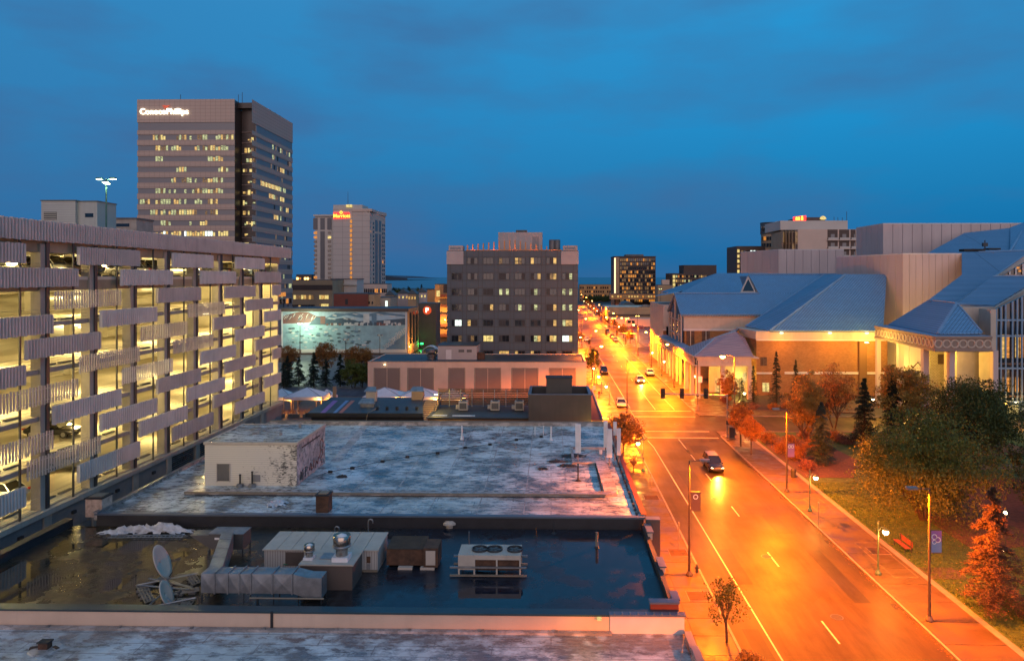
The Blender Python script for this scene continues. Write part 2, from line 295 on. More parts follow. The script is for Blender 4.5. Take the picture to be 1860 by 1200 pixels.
# ------------------------------------------------------------ mesh builder and object helpers
W = {}
def getm(m): return MATS[m] if isinstance(m, str) else m
class MB:
    def __init__(s): s.v = []; s.f = []; s.mi = []; s.m = 0
    def face(s, pts, m=None):
        b = len(s.v); s.v += [tuple(p) for p in pts]; s.f.append(tuple(range(b, b+len(pts)))); s.mi.append(s.m if m is None else m); return s
    def box(s, a, b_, m=None, rz=0, c=None):
        (x0, y0, z0), (x1, y1, z1) = a, b_; b = len(s.v)
        P = [(x0, y0, z0), (x1, y0, z0), (x1, y1, z0), (x0, y1, z0), (x0, y0, z1), (x1, y0, z1), (x1, y1, z1), (x0, y1, z1)]
        if rz:
            cx, cy = c or ((x0+x1)/2, (y0+y1)/2); cs, sn = math.cos(rz), math.sin(rz)
            P = [(cx+(x-cx)*cs-(y-cy)*sn, cy+(x-cx)*sn+(y-cy)*cs, z) for x, y, z in P]
        s.v += P
        for q in ((0, 3, 2, 1), (4, 5, 6, 7), (0, 1, 5, 4), (1, 2, 6, 5), (2, 3, 7, 6), (3, 0, 4, 7)): s.f.append(tuple(b+i for i in q)); s.mi.append(s.m if m is None else m)
        return s
    def tube(s, p0, p1, r0, r1=None, n=8, m=None, cap=True):
        p0, p1 = V(p0), V(p1); r1 = r0 if r1 is None else r1; d = (p1-p0).normalized()
        a = d.cross(V((0, 0, 1)) if abs(d.z) < .9 else V((1, 0, 0))).normalized(); c = d.cross(a); b = len(s.v)
        for p, r in ((p0, r0), (p1, r1)):
            for i in range(n): t = 2*math.pi*i/n; s.v.append(tuple(p+(a*math.cos(t)+c*math.sin(t))*r))
        for i in range(n): j = (i+1) % n; s.f.append((b+i, b+j, b+n+j, b+n+i)); s.mi.append(s.m if m is None else m)
        if cap:
            s.f.append(tuple(b+i for i in range(n-1, -1, -1))); s.f.append(tuple(b+n+i for i in range(n))); s.mi += [s.m if m is None else m]*2
        return s
    def path(s, pts, r, n=6, m=None):
        for a, b in zip(pts, pts[1:]): s.tube(a, b, r, r, n, m)
        return s
    def lathe(s, c, prof, n=12, m=None):
        b = len(s.v); c = V(c)
        for r, z in prof:
            for i in range(n): t = 2*math.pi*i/n; s.v.append((c.x+r*math.cos(t), c.y+r*math.sin(t), c.z+z))
        for k in range(len(prof)-1):
            for i in range(n): j = (i+1) % n; s.f.append((b+k*n+i, b+k*n+j, b+(k+1)*n+j, b+(k+1)*n+i)); s.mi.append(s.m if m is None else m)
        s.f.append(tuple(b+(len(prof)-1)*n+i for i in range(n))); s.mi.append(s.m if m is None else m)
        return s
    def prism(s, pts, d, m=None):
        pts = [V(p) for p in pts]; d = V(d); n = len(pts); q = [p+d for p in pts]
        s.face(pts, m); s.face(q[::-1], m)
        for i in range(n): j = (i+1) % n; s.face([pts[i], q[i], q[j], pts[j]], m)
        return s
    def build(s, name, m, parent=None, smooth=False, uv=True, **kw):
        me = bpy.data.meshes.new(name); me.from_pydata(s.v, [], s.f)
        for x in (m if isinstance(m, (list, tuple)) else [m]): me.materials.append(getm(x))
        me.polygons.foreach_set('material_index', s.mi)
        if smooth: me.polygons.foreach_set('use_smooth', [True]*len(s.f))
        if uv:
            l = me.uv_layers.new(name='UVMap'); out = np.zeros((len(me.loops), 2), dtype=np.float32); Z = V((0, 0, 1))
            for p in me.polygons:
                nn = p.normal
                u = Z.cross(nn)
                if u.length < .05: u = V((1, 0, 0)); v = V((0, 1, 0))
                else: u.normalize(); v = nn.cross(u)
                for li in p.loop_indices: co = me.vertices[me.loops[li].vertex_index].co; out[li] = (co.dot(u), co.dot(v))
            l.data.foreach_set('uv', out.ravel())
        me.update(); return link(name, me, parent, **kw)
def link(name, data, parent=None, loc=None, label=None, cat=None, group=None, kind=None):
    o = bpy.data.objects.new(name, data); COL.objects.link(o); W[o] = V((0, 0, 0))
    if loc is not None: o.location = loc
    if parent is not None:
        o.parent = parent; o.matrix_parent_inverse = Matrix.Translation(-W.get(parent, V((0, 0, 0))))
    tag(o, label, cat, group, kind); return o
def tag(o, label=None, cat=None, group=None, kind=None):
    for k, x in (('label', label), ('category', cat), ('group', group), ('kind', kind)):
        if x: o[k] = x
    return o
def thing(name, label, cat, loc=(0, 0, 0), group=None):
    o = link(name, None, None, loc, label, cat, group); W[o] = V(loc); return o
UNIT = {}
def ub(m):
    if m not in UNIT:
        b = MB().box((-.5, -.5, -.5), (.5, .5, .5)); me = bpy.data.meshes.new('unit_box'); me.from_pydata(b.v, [], b.f); me.materials.append(getm(m)); UNIT[m] = me
    return UNIT[m]
def ib(name, m, a, b, parent=None, rz=0, **kw):
    a, b = V(a), V(b); o = link(name, ub(m), parent, (a+b)/2, **kw); d = b-a; o.scale = tuple(max(1e-4, abs(x)) for x in d); o.rotation_euler[2] = rz; return o
def dup(root, loc, rz=0., scale=1., **kw):
    def cp(o, par):
        c = o.copy(); COL.objects.link(c); W[c] = V((0, 0, 0))
        if par is not None: c.parent = par; c.matrix_parent_inverse = o.matrix_parent_inverse.copy()
        for ch in list(o.children): cp(ch, c)
        return c
    r = cp(root, None); place(r, loc, rz, scale, **kw); return r
def place(r, loc, rz=0., scale=1., **kw):
    r.location = loc; r.rotation_euler[2] = rz; r.scale = (scale,)*3 if not isinstance(scale, tuple) else scale; tag(r, **kw); W[r] = V(loc); return r
def text(name, body, m, loc, size, rot, parent, extrude=.05, align='CENTER', bold=0.):
    cu = bpy.data.curves.new(name, 'FONT'); cu.body = body; cu.size = size; cu.extrude = extrude; cu.align_x = align; cu.align_y = 'CENTER'; cu.offset = bold
    tmp = bpy.data.objects.new(name, cu); COL.objects.link(tmp); dg = bpy.context.evaluated_depsgraph_get(); me = bpy.data.meshes.new_from_object(tmp.evaluated_get(dg)); bpy.data.objects.remove(tmp)
    me.materials.clear(); me.materials.append(getm(m)); o = link(name, me, parent, loc); o.rotation_euler = rot; return o
def lamp(name, kind, loc, power, col, parent=None, rad=.15, rot=None, spot=2.6, blend=.6):
    l = bpy.data.lights.new(name, kind); l.energy = power; l.color = col
    if kind in ('POINT', 'SPOT'): l.shadow_soft_size = rad
    if kind == 'SPOT': l.spot_size = spot; l.spot_blend = blend
    o = link(name, l, parent, loc)
    if rot is not None: o.rotation_euler = rot
    return o
SOD = (1, .165, .001); GLB = (1, .42, .05)
# ============================================================ the setting: ground, street, kerbs, sidewalks
ib('ground', 'city_ground', (-1500, -100, -1.0), (1500, 1500, -0.03), kind='structure')
ib('sea', 'sea_water', (-40000, 1500.5, -1.6), (40000, 50000, -1.2), kind='structure')
RL, RR = 12.2, 25.4          # kerb lines of the avenue
ib('street', 'asphalt', (RL, -20, -.02), (RR, 900, 0), kind='structure')
ib('cross_street', 'asphalt', (RR+.002, 109, -.02), (72, 121, -0.001), kind='structure')
ib('cross_street', 'asphalt', (-120, 222, -.018), (140, 236, 0.003), kind='structure')
ib('parking_lot', 'parking_asphalt', (32.5, 236.5, -.02), (95, 330, 0.03), kind='structure')
ib('parking_lot', 'parking_asphalt', (-90, 140, -.02), (-38, 214, 0.02), kind='structure')
# kerbs
def kerb(a, b, w=.18, h=.13):
    m = MB(); a, b = V((*a, 0)), V((*b, 0)); d = (b-a).normalized(); n = V((-d.y, d.x, 0))*w/2
    m.prism([a-n, b-n, b+n, a+n], (0, 0, h)); m.build('kerb', 'kerb_stone', kind='structure')
for a, b in (((RL-.09, -20), (RL-.09, 101)), ((RL-.09, 101), (RL+2.0, 104.5)), ((RL+2.0, 104.5), (RL+2.0, 126.5)), ((RL+2.0, 126.5), (RL-.09, 130)), ((RL-.09, 130), (RL-.09, 222)), ((RL-.09, 236), (RL-.09, 600)),
             ((RR+.09, -20), (RR+.09, 105.5)), ((RR+.09, 105.5), (RR+3, 109)), ((RR+3, 109), (72, 109)), ((RR+3, 121), (72, 121)), ((RR+.09, 124), (RR+3, 121)), ((RR+.09, 124), (RR+.09, 222)), ((RR+.09, 236), (RR+.09, 600))): kerb(a, b)
# sidewalks: a bed with slabs that can be told apart near the camera
def sidewalk(x0, x1, y0, y1, label_name='sidewalk', step=1.9, cols=2, near=True, mat_='sidewalk_slab'):
    bed = ib(label_name, mat_, (x0, y0, -.02), (x1, y1, .105), kind='structure')
    if not near: return
    holder = MB().box((x0, y0, -.03), (x0+.02, y0+.02, .0)).build(label_name, mat_, kind='structure')
    y = y0
    wd = (x1-x0)/cols
    while y < y1-.2:
        e = min(y+step, y1)
        for c in range(cols): ib('slab', mat_, (x0+c*wd+.02, y+.02, .10), (x0+(c+1)*wd-.02, e-.02, .128+R.uniform(-.003, .004)), holder)
        y = e
sidewalk(7.0, RL-.2, 30, 122, step=2.4, cols=2); sidewalk(7.0, RL-.2, 122, 222, near=False); sidewalk(7.0, RL-.2, 236, 620, near=False)
sidewalk(RR+.2, 29.6, 34, 109, step=3.0, cols=1); sidewalk(RR+.2, 31.4, 121, 222, near=False); sidewalk(RR+.2, 31.5, 236, 620, near=False)
ib('sidewalk', 'kerb_stone', (29.6, 34, -.02), (30.1, 109, .14), kind='structure')
m = MB().prism([(RL-.2, 101.5, 0), (RL+1.85, 105, 0), (RL+1.85, 126, 0), (RL-.2, 129.6, 0)], (0, 0, .115)); m.build('sidewalk', 'sidewalk_slab', kind='structure')
ib('sidewalk', 'sidewalk_slab', (31.4, 121.2, -.02), (44, 126, .11), kind='structure')
# painted markings
def line(x0, y0, x1, y1, wd=.13, z=.004, name='road_marking', m='paint_line'):
    a, b = V((x0, y0, z)), V((x1, y1, z)); d = (b-a).normalized(); n = V((-d.y, d.x, 0))*wd/2
    MB().face([a-n, b-n, b+n, a+n]).build(name, m, kind='structure')
for y, e in ((104.9, RR-.4), (109.2, RR-.8), (120.7, RR-.6), (125.7, RR-.3)): line(RL+(2.2), y, e, y, .32)
line(RL+2.3, 34, RL+2.3, 99, .12); line(RL+2.3, 99, RL+2.0, 103, .12); line(RL+2.3, 128.5, RL+2.3, 221, .12)
y = 34.0
while y < 103:                                   # lane dashes, 3 m every 12 m
    line(18.9, y, 18.9, y+3.05); y += 12.2
line(18.9, 92, 18.9, 104, .12); line(18.9, 127, 18.9, 146, .12)
y = 150.0
while y < 520:
    line(18.9, y, 18.9, y+3); line(22.2, y, 22.2, y+3); y += 12.2
for x in (24.6,): line(x, 238, x, 500, .12)
line(22.3, 127, 22.3, 221, .12)
for y in (220, 238): line(RL+.5, y, RR-.4, y, .35)
for k in range(7): line(38+k*7.5, 300, 38+k*7.5, 306, .12, .036)
# lawn, planting beds, entrance plaza on the park side
ib('lawn', 'lawn', (30.1, 34, -.02), (110, 108.6, .10), kind='structure')
for pts, nm, mt, z in (([(30.3, 84), (36, 84), (40, 92), (39, 103), (31, 106), (30.3, 98)], 'planting_bed', 'mulch', .14), ([(37, 62), (60, 66), (62, 84), (44, 84), (37, 72)], 'planting_bed', 'mulch', .13),
                   ([(43, 95), (66, 95), (66, 106), (43, 106)], 'planting_bed', 'mulch', .13), ([(33.5, 126), (56, 124), (62, 135), (45, 142), (40, 142), (39.5, 136), (33, 130)], 'planting_bed', 'mulch', .15)):
    MB().prism([(*p, 0) for p in pts], (0, 0, z)).build(nm, mt, kind='structure')
ib('plaza', 'plaza_slab', (28, 121, -.02), (44, 137, .09), kind='structure')
ib('footpath', 'plaza_slab', (30.2, 56.0, 0), (33, 58.2, .125), kind='structure'); ib('footpath', 'parking_asphalt', (48, 74, 0), (64, 77, .125), kind='structure')
ib('footpath', 'plaza_slab', (36, 88, 0), (60, 90.5, .13), kind='structure'); ib('footpath', 'sidewalk_slab', (44, 108.3, 0), (44.8, 93, .14), kind='structure')
# plaza west of the restaurant
ib('plaza', 'paving_red', (-60, 112, -.02), (-8, 139.5, .05), kind='structure'); ib('alley', 'asphalt', (-60, 82, -.02), (7, 112, .02), kind='structure')
# hills and headland across the water
def ridge(px0, px1, Y, ys, name='hills'):
    n = len(ys); pts = [at(px0+(px1-px0)*i/(n-1), y, Y) for i, y in enumerate(ys)]
    m = MB()
    for a, b in zip(pts, pts[1:]):
        m.face([(a.x, Y, -5), (b.x, Y, -5), b, a]); m.face([a, b, (b.x, Y+1500, b.z*.8), (a.x, Y+1500, a.z*.8)])
    m.build(name, 'hills', kind='structure')
ridge(560, 740, 5200, [500.5, 499, 498.8, 498.6, 498.9, 498.4, 499, 500.5, 503.5, 505.2])

# ============================================================ near white roof at the bottom edge
b0 = thing('shop_building', 'nearest flat roofed shop with mottled white membrane roof along the bottom edge', 'building', (-14, 28, 0))
ZN = 5.1; YN = 37.2
ib('wall', 'beige_stucco', (-38, 10, 0), (7.1, YN, ZN-.25), b0)
MB().box((-38, 10, ZN-.25), (6.95, YN-.02, ZN)).build('roof', 'white_roof_near', b0)
ib('roof_edge', 'white_edge', (-38, YN-.28, ZN), (3.2, YN, ZN+.13), b0)
p0, p1 = at(1108, 1150, YN), at(1243, 1150, YN)
ib('parapet', 'pac_white', (p0.x, YN-.02, ZN), (p1.x, YN+.18, ZN+.95), b0)
ib('parapet_cap', 'cap_metal', (p0.x-.04, YN-.12, ZN+.95), (p1.x+.06, YN+.28, ZN+1.04), b0)
for k in range(9): ib('cap_clip', 'galvanised', (p0.x+.2+k*.42, YN-.06, ZN+1.04), (p0.x+.28+k*.42, YN+.2, ZN+1.075), b0)
for k in range(5):
    x = 6.95+.0*k; ya = 28+1.8*k
    ib('parapet', 'white_edge', (7.0, ya, ZN-.1), (7.28, ya+1.6, ZN+.28+(.18 if k % 2 else 0)), b0); ib('parapet_cap', 'cap_metal', (6.96, ya, ZN+.28+(.18 if k % 2 else 0)), (7.34, ya+1.62, ZN+.35+(.18 if k % 2 else 0)), b0)
for k in range(9): ib('edge_clip', 'galvanised', (-31+k*3.9, YN-.26, ZN+.13), (-30.85+k*3.9, YN-.08, ZN+.19), b0)
c = gz(82, 1178, ZN); v0 = thing('roof_vent', 'small dark flashed roof vent on the nearest white roof, lower left corner', 'vent', c)
MB().box((c.x-.24, c.y-.18, ZN), (c.x+.24, c.y+.18, ZN+.36)).box((c.x-.8, c.y-.05, ZN), (c.x-.4, c.y+.15, ZN+.07), rz=.4).box((c.x+.3, c.y, ZN), (c.x+.7, c.y+.15, ZN+.08), rz=-.5).build('vent_body', 'rust', v0)
MB().lathe((c.x, c.y, ZN), [(.75, 0), (.7, .03), (.3, .06)], 10).build('flashing', 'white_edge', v0); ib('vent_cap', 'soot', (c.x-.3, c.y-.22, ZN+.36), (c.x+.3, c.y+.22, ZN+.42), v0)

# ============================================================ dark membrane roof with the machinery
ZD = 5.6; ZP = 6.08; YD0, YD1 = 37.45, 51.0; XL, XR = -35.6, 6.85
b1 = thing('dark_roof_building', 'low building with wet black membrane roof full of air handling machinery', 'building', (-14, 44, 0))
ib('wall', 'beige_stucco', (XL, YD0, 0), (XR, YD1, ZD-.3), b1)
MB().box((XL+.3, YD0+.3, ZD-.3), (XR-.3, YD1, ZD)).build('roof', 'dark_membrane', b1)
xs = [XL, at(497, 1130, YD0).x, at(1108, 1130, YD0).x, XR]
for i in range(3):
    ib('parapet_panel', 'beige_stucco', (xs[i]+(.03 if i else 0), YD0-.2, 4.6), (xs[i+1]-.03, YD0, ZP-.1), b1)
ib('downpipe', 'soot', (xs[1]-.06, YD0-.3, ZN), (xs[1]+.06, YD0-.21, ZP), b1)
ib('parapet', 'membrane_wall', (XL, YD0+.002, ZD-.3), (XR, YD0+.32, ZP-.1), b1)
ib('parapet_cap', 'cap_teal', (XL, YD0-.26, ZP-.1), (XR, YD0+.4, ZP), b1)
ib('parapet', 'membrane_wall', (XL-.3, YD0-.2, 0), (XL+.25, YD1, ZP+.05), b1); ib('parapet_cap', 'soot', (XL-.36, YD0-.2, ZP+.05), (XL+.3, YD1, ZP+.1), b1)
ib('parapet', 'membrane_wall', (XR-.28, YD0+.4, ZD-.3), (XR, YD1, ZD+.42), b1)
for ya, yb, h in ((38.6, 39.6, .55), (43.2, 44.6, .45), (48.6, 50.2, .6)): ib('parapet_block', 'beige_stucco', (XR-.12, ya, ZD+.2), (XR+.18, yb, ZP+h-.4), b1); ib('parapet_cap', 'cap_metal', (XR-.2, ya-.05, ZP+h-.4), (XR+.26, yb+.05, ZP+h-.31), b1)
q0, q1 = at(1181, 1115, 38.0), at(1232, 1115, 38.0)
ib('parapet_block', 'red_paint', (q0.x, 37.9, ZD), (q1.x, 38.2, ZP+.3), b1); ib('parapet_cap', 'cap_metal', (q0.x-.05, 37.8, ZP+.3), (q1.x+.05, 38.3, ZP+.4), b1)
ib('false_front', 'brown_paint', (XR+.02, 50.4, 0), (XR+.98, 51.0, 6.55), b1)
for i in range(2): ib('false_front_cap', 'cap_metal', (XR, 50.35, 6.55), (XR+1.0, 51.02, 6.61), b1) if i == 0 else None

f_ = MB().box((at(1085, 1140, 37.0).x, 37.02, ZN+.75), (at(1093, 1140, 37.0).x, YD0-.2, ZN+.85)).build('wall_light', 'win_yellow', b1, uv=False)  # assumed lamp fixture, added for the yellow glow on this wall
lamp('assumed_parapet_light', 'POINT', (at(1060, 1140, 36.6).x, 35.9, ZN+1.2), 60, (1, .50, .02), f_, 1.2)  # unseen light source, added to brighten the parapet wall
# ============================================================ white roof building with shed
ZW = 6.3; YW0, YW1 = 51.15, 83.5; XWL, XWR = -33.7, 6.75
b2 = thing('white_roof_building', 'long building with worn white painted roof, seams and puddles', 'building', (-14, 67, 0))
ib('wall', 'membrane_wall', (XWL, YW0, 0), (XWR, YW0+.3, ZW+.08), b2)
ib('wall', 'beige_stucco', (XWL, YW0+.3, 0), (XWR, YW1, ZW-.3), b2)
MB().box((XWL, YW0+.302, ZW-.3), (XWR, YW1, ZW)).build('roof', 'white_roof', b2)
ib('parapet_cap', 'cap_metal', (XWL-.1, YW0-.08, ZW+.08), (XWR+.1, YW0+.38, ZW+.2), b2)
ib('parapet', 'white_edge', (XWL, YW1-.35, ZW), (XWR, YW1, ZW+.42), b2); ib('parapet_cap', 'kerb_stone', (XWL-.05, YW1-.42, ZW+.42), (XWR+.05, YW1+.05, ZW+.47), b2)
ib('parapet', 'white_edge', (XWL-.2, YW0, ZW-.3), (XWL+.05, YW1, ZW+.25), b2); ib('parapet_cap', 'galvanised', (XWL-.26, YW0, ZW+.25), (XWL+.12, YW1, ZW+.3), b2)
ib('parapet', 'pac_white', (XWR-.1, YW0+.4, ZW-.3), (XWR+.15, YW1, ZW+.22), b2); ib('parapet_cap', 'red_paint', (XWR-.14, YW0+.4, ZW+.22), (XWR+.25, YW1, ZW+.28), b2)
for k in range(22): ib('crenel', 'soot', (XWR-.45, 52+k*1.0, ZW), (XWR-.3, 52.55+k*1.0, ZW+.12+.04*(k % 3)), b2)
# raised walkway duct that runs the width of the roof and turns north
m = MB(); yk = gz(600, 900, ZW).y
ib('roof_curb', 'white_edge', (-29.8, yk, ZW), (4.35, yk+.9, ZW+.24), b2); ib('curb_edge', 'soot', (-29.8, yk-.05, ZW), (4.3, yk, ZW+.05), b2)
ib('curb_rail', 'kerb_stone', (-29.8, yk-.09, ZW+.16), (4.4, yk+.05, ZW+.27), b2)
MB().prism([(4.35, yk, ZW), (5.3, yk+.35, ZW), (5.45, yk+1.2, ZW), (4.35, yk+.9, ZW)], (0, 0, .22)).build('roof_curb', 'white_edge', b2)
MB().prism([(4.35, yk+.9, ZW), (5.45, yk+1.2, ZW), (5.2, yk+10.5, ZW), (4.2, yk+10.5, ZW)], (0, 0, .24)).build('roof_curb', 'white_edge', b2)
for k in range(40): ib('curb_seam', 'soot', (-29.3+k*.85, yk+.66, ZW+.24), (-28.95+k*.85, yk+.74, ZW+.252), b2)
for k in range(12): ib('curb_seam', 'soot', (4.12, yk+1.4+k*.72, ZW+.02), (4.24, yk+1.75+k*.72, ZW+.2), b2)
ib('roof_curb', 'white_edge', (2.2, 66.2, ZW), (5.0, 66.6, ZW+.2), b2); ib('roof_curb', 'white_edge', (2.0, 57.9+8.2, ZW), (2.25, 72.3, ZW+.2), b2); ib('roof_curb', 'white_edge', (2.2, 72.0, ZW), (6.2, 72.3, ZW+.22), b2)
MB().face([gz(600, 838, ZW+.012), gz(655, 775, ZW+.012), gz(668, 775, ZW+.012), gz(618, 838, ZW+.012)]).build('seam_strip', 'white_edge', b2)
for k, x_ in enumerate((-31.5, -28.2, -16.4, -12.9, -9.3, -5.6, -2.1, 1.2)):
    for y0_, y1_ in ((51.8, yk-.2), (yk+1.1, 82.8)): ib('seam_strip', 'white_edge', (x_, y0_+(14 if x_ < -19 and y0_ > 55 else 0), ZW-.001), (x_+.09, y1_, ZW+.006), b2)
# shed with peeling paint
s0 = thing('roof_shed', 'shed with peeling cream paint and red graffiti standing on the white roof', 'shed', gz(455, 880, ZW))
ys = gz(455, 882, ZW).y; xa = at(372, 860, ys).x; xb = at(539, 860, ys).x; zt = at(450, 803, ys).z; yb_ = gz(583, 770, at(450, 803, ys).z).y
MB().box((xa, ys, ZW), (xb, yb_, zt-.12)).build('wall', 'peeling_paint', s0)
MB().box((xa+.02, ys+.02, zt-.12), (xb-.02, yb_-.02, zt-.02)).build('roof', 'white_roof', s0)
for a, b in (((xa-.08, ys-.08), (xb+.08, ys+.1)), ((xa-.08, yb_-.1), (xb+.08, yb_+.08)), ((xa-.08, ys+.1), (xa+.1, yb_-.1)), ((xb-.1, ys+.1), (xb+.08, yb_-.1))): ib('fascia', 'cream_paint', (*a, zt-.2), (*b, zt+.02), s0)
dx0, dx1 = at(395, 870, ys).x, at(417, 870, ys).x
ib('vent_door', 'concrete_dark', (dx0, ys-.05, at(400, 873, ys).z), (dx1, ys+.02, at(400, 842, ys).z), s0)
MB().box((dx0-.06, ys-.07, at(400, 874, ys).z-.02), (dx0, ys+.02, at(400, 841, ys).z)).box((dx1, ys-.07, at(400, 874, ys).z-.02), (dx1+.06, ys+.02, at(400, 841, ys).z)).build('door_frame', 'cream_paint', s0)
ib('patch', 'grey_paint', (at(459, 870, ys).x, ys-.03, ZW+.35), (at(473, 870, ys).x, ys+.02, ZW+.95), s0)
ib('side_cladding', 'white_edge', (xb, ys+.02, ZW+.02), (xb+.012, yb_-.02, zt-.2), s0)
# boarded opening on the side wall and graffiti (flat sprayed marks)
def side(t, z0): return V((xb+.015, ys+t*(yb_-ys), z0))
ib('board', 'white_edge', (xb-.02, ys+1.2, ZW+1.15), (xb+.03, yb_-1.6, zt-.75), s0); ib('board_head', 'soot', (xb-.02, ys+1.2, zt-.75), (xb+.07, yb_-1.6, zt-.65), s0)
def stroke(pts, mt, r=.035):
    mm = MB(); mm.path([V((xb+.035, ys+a*(yb_-ys)/11.2, ZW+b)) for a, b in pts], r, 4); return mm
for pts, mt in (([(1.2, .3), (1.3, 1.0), (1.6, .9), (1.5, .3)], 'steel_dark'), ([(2.0, .2), (2.1, 1.05)], 'steel_dark'), ([(1.8, 1.0), (2.7, 1.1)], 'steel_dark'), ([(3.0, .25), (3.0, 1.1), (3.7, 1.0), (3.4, .7), (3.0, .65)], 'steel_dark'),
                ([(4.6, .5), (5.0, 1.1), (5.5, .8), (5.2, .4), (6.2, .5), (6.4, 1.2)], 'red_paint'), ([(8.5, .9), (9, 1.5), (9.8, 1.6), (10, 1.1), (9.2, .8), (9.4, .4), (10.2, .3)], 'red_paint'), ([(9, 1.6), (8.8, 2.3), (9.7, 2.6), (10.3, 2.1), (9.9, 1.7)], 'red_paint'), ([(7.0, .3), (7.3, .9), (7.9, .5), (8.2, 1.1)], 'red_paint')):
    stroke(pts, mt).build('graffiti', mt, s0)
for k, (px, py) in enumerate(((545, 775), (470, 788), (510, 790))):
    c = gz(px, py, zt); ib('roof_pipe', 'galvanised', (c.x-.1, c.y-.1, zt-.02), (c.x+.1, c.y+.1, zt+.3), s0)
# pipes beside the shed
for px, h, lb in ((436, 1.0, 'left one of two short black vent pipes in front of the peeling shed'), (458, 1.25, 'right one of two short black vent pipes in front of the peeling shed')):
    c = gz(px, 884, ZW); t = thing('vent_pipe', lb, 'pipe', c, 'vent pipes by the shed'); MB().tube(c, c+V((0, 0, h)), .07, n=8).build('pipe', 'soot', t)
    MB().lathe(c, [(.3, 0), (.28, .25), (.12, .3)], 10).build('pipe_boot', 'galvanised', t); MB().tube(c+V((0, 0, h)), c+V((0, 0, h+.06)), .1, n=8).build('cap', 'soot', t)
# chimneys
def chimney(px, py, wd, h, z, m, lb, y=None):
    c = gz(px, py, z); t = thing('chimney', lb, 'chimney', c)
    ib('stack', m, (c.x-wd/2, c.y, z-.2), (c.x+wd/2, c.y+wd, z+h), t)
    MB().box((c.x-wd/2-.06, c.y-.06, z+h), (c.x+wd/2+.06, c.y+wd+.06, z+h+.1)).build('cap', 'soot', t)
    MB().box((c.x-wd/2+.15, c.y+.15, z+h+.1), (c.x+wd/2-.15, c.y+wd-.15, z+h+.16)).build('flue', 'kerb_stone', t)
chimney(585, 931, .95, 1.25, ZW, 'rust', 'short dark weathered brick chimney on the front strip of the white roof')
chimney(170, 934, 1.25, 1.15, ZD+.6, 'chimney_cream', 'pale speckled brick chimney with dark cap at the left corner of the dark roof')
# crumpled membrane lumps, satellite pieces, debris on the white roof
def lump(name, lb, cat, px, py, z, sx_, sy_, h, m, n=14, seed=1):
    rr = random.Random(seed); c = gz(px, py, z); G = n; mm = MB(); P = {}
    for i in range(G+1):
        for j in range(G+1):
            u, v = i/G*2-1, j/G*2-1; e = max(0, 1-(u*u+v*v)**1.2*.9)
            P[i, j] = (c.x+u*sx_/2+rr.uniform(-.06, .06)*sx_/2, c.y+v*sy_/2+rr.uniform(-.1, .1)*sy_/2, z+.01+h*e*rr.random())
    for i in range(G):
        for j in range(G):
            u, v = (i+.5)/G*2-1, (j+.5)/G*2-1
            if (u*u+v*v) > 1+rr.uniform(-.35, .1): continue
            mm.face([P[i, j], P[i+1, j], P[i+1, j+1], P[i, j+1]])
    return mm.build(name, m, label=lb, cat=cat)
lump('plastic_sheet', 'crumpled white plastic sheet lying by the front edge of the white roof', 'sheet', 503, 915, ZW, 1.6, 2.0, .35, 'tarp', 10, 3)
lump('debris_pile', 'dark scrap lying on the white roof right of the shed corner', 'debris', 621, 866, ZW, 1.2, .7, .25, 'soot', 8, 5)
lump('tarp', 'crumpled pale tarpaulin lying at the back of the dark roof', 'tarpaulin', 280, 966, ZD, 6.6, 1.0, .75, 'tarp', 18, 8)
lump('tarp', 'small folded pale tarpaulin strip left of the crumpled tarpaulin', 'tarpaulin', 214, 968, ZD, 3.0, .7, .3, 'tarp', 10, 9)
for i, (px, py, s_) in enumerate(((1040, 828, 2.8), (1008, 838, 1.5), (985, 852, 1.1), (1030, 846, 1.8))):
    lump('debris_pile', ['black torn roofing scraps beside the white antenna, largest pile', 'torn black scraps between the puddles, middle of the white roof', 'smallest black scrap patch at the middle of the white roof', 'flat black scraps just in front of the largest scrap pile'][i], 'debris', px, py, ZW, s_, s_*.6, .22, 'soot', 8, 20+i)
lump('flat_scrap', 'tan flattened cardboard scrap on the white roof near the antennas', 'debris', 1022, 838, ZW, 1.6, .8, .1, 'wood', 6, 40)
# sagging cable held by black blocks
cab = thing('roof_cable', 'black cable with anchor blocks running across the white roof', 'cable', gz(800, 812, ZW))
pts = [gz(x, y, ZW+.12) for x, y in ((575, 864), (600, 856), (640, 849), (695, 837), (740, 829), (795, 822), (845, 812), (890, 806), (938, 798), (983, 792), (1000, 786))]
MB().path(pts, .025, 4).build('cable', 'rubber', cab)
for p in pts[1:-1]: ib('block', 'rubber', (p.x-.18, p.y-.1, ZW), (p.x+.18, p.y+.1, ZW+.2), cab)
for px, y0, lb in ((839, 798, 'white gooseneck pipe in the left half of the white roof back edge'), (1001, 799, 'white vent pipe near the back of the white roof, base of the cable')):
    c = gz(px, y0, ZW); t = thing('vent_pipe', lb, 'pipe', c); MB().tube(c, c+V((0, 0, 1.5)), .08).build('pipe', 'white_paint', t); MB().lathe(c, [(.22, 0), (.1, .25)], 8).build('pipe_boot', 'white_paint', t)
for px, h, lb in ((972, .9, 'thinner left one of two stub pipes at the back of the white roof'), (987, 1.0, 'right one of two stub pipes at the back of the white roof')):
    c = gz(px, 790, ZW); t = thing('vent_pipe', lb, 'pipe', c); MB().tube(c, c+V((0, 0, h)), .05).build('pipe', 'white_paint', t); MB().tube(c+V((0, 0, h)), c+V((0, 0, h+.05)), .08).build('cap', 'white_paint', t)
c = gz(1050, 873, ZW); t = thing('vent_pipe', 'slim black standpipe in front of the antennas on the white roof', 'pipe', c); MB().tube(c, c+V((0, 0, 1.5)), .06).build('pipe', 'soot', t); MB().lathe(c, [(.3, 0), (.1, .15)], 8).build('pipe_boot', 'soot', t)
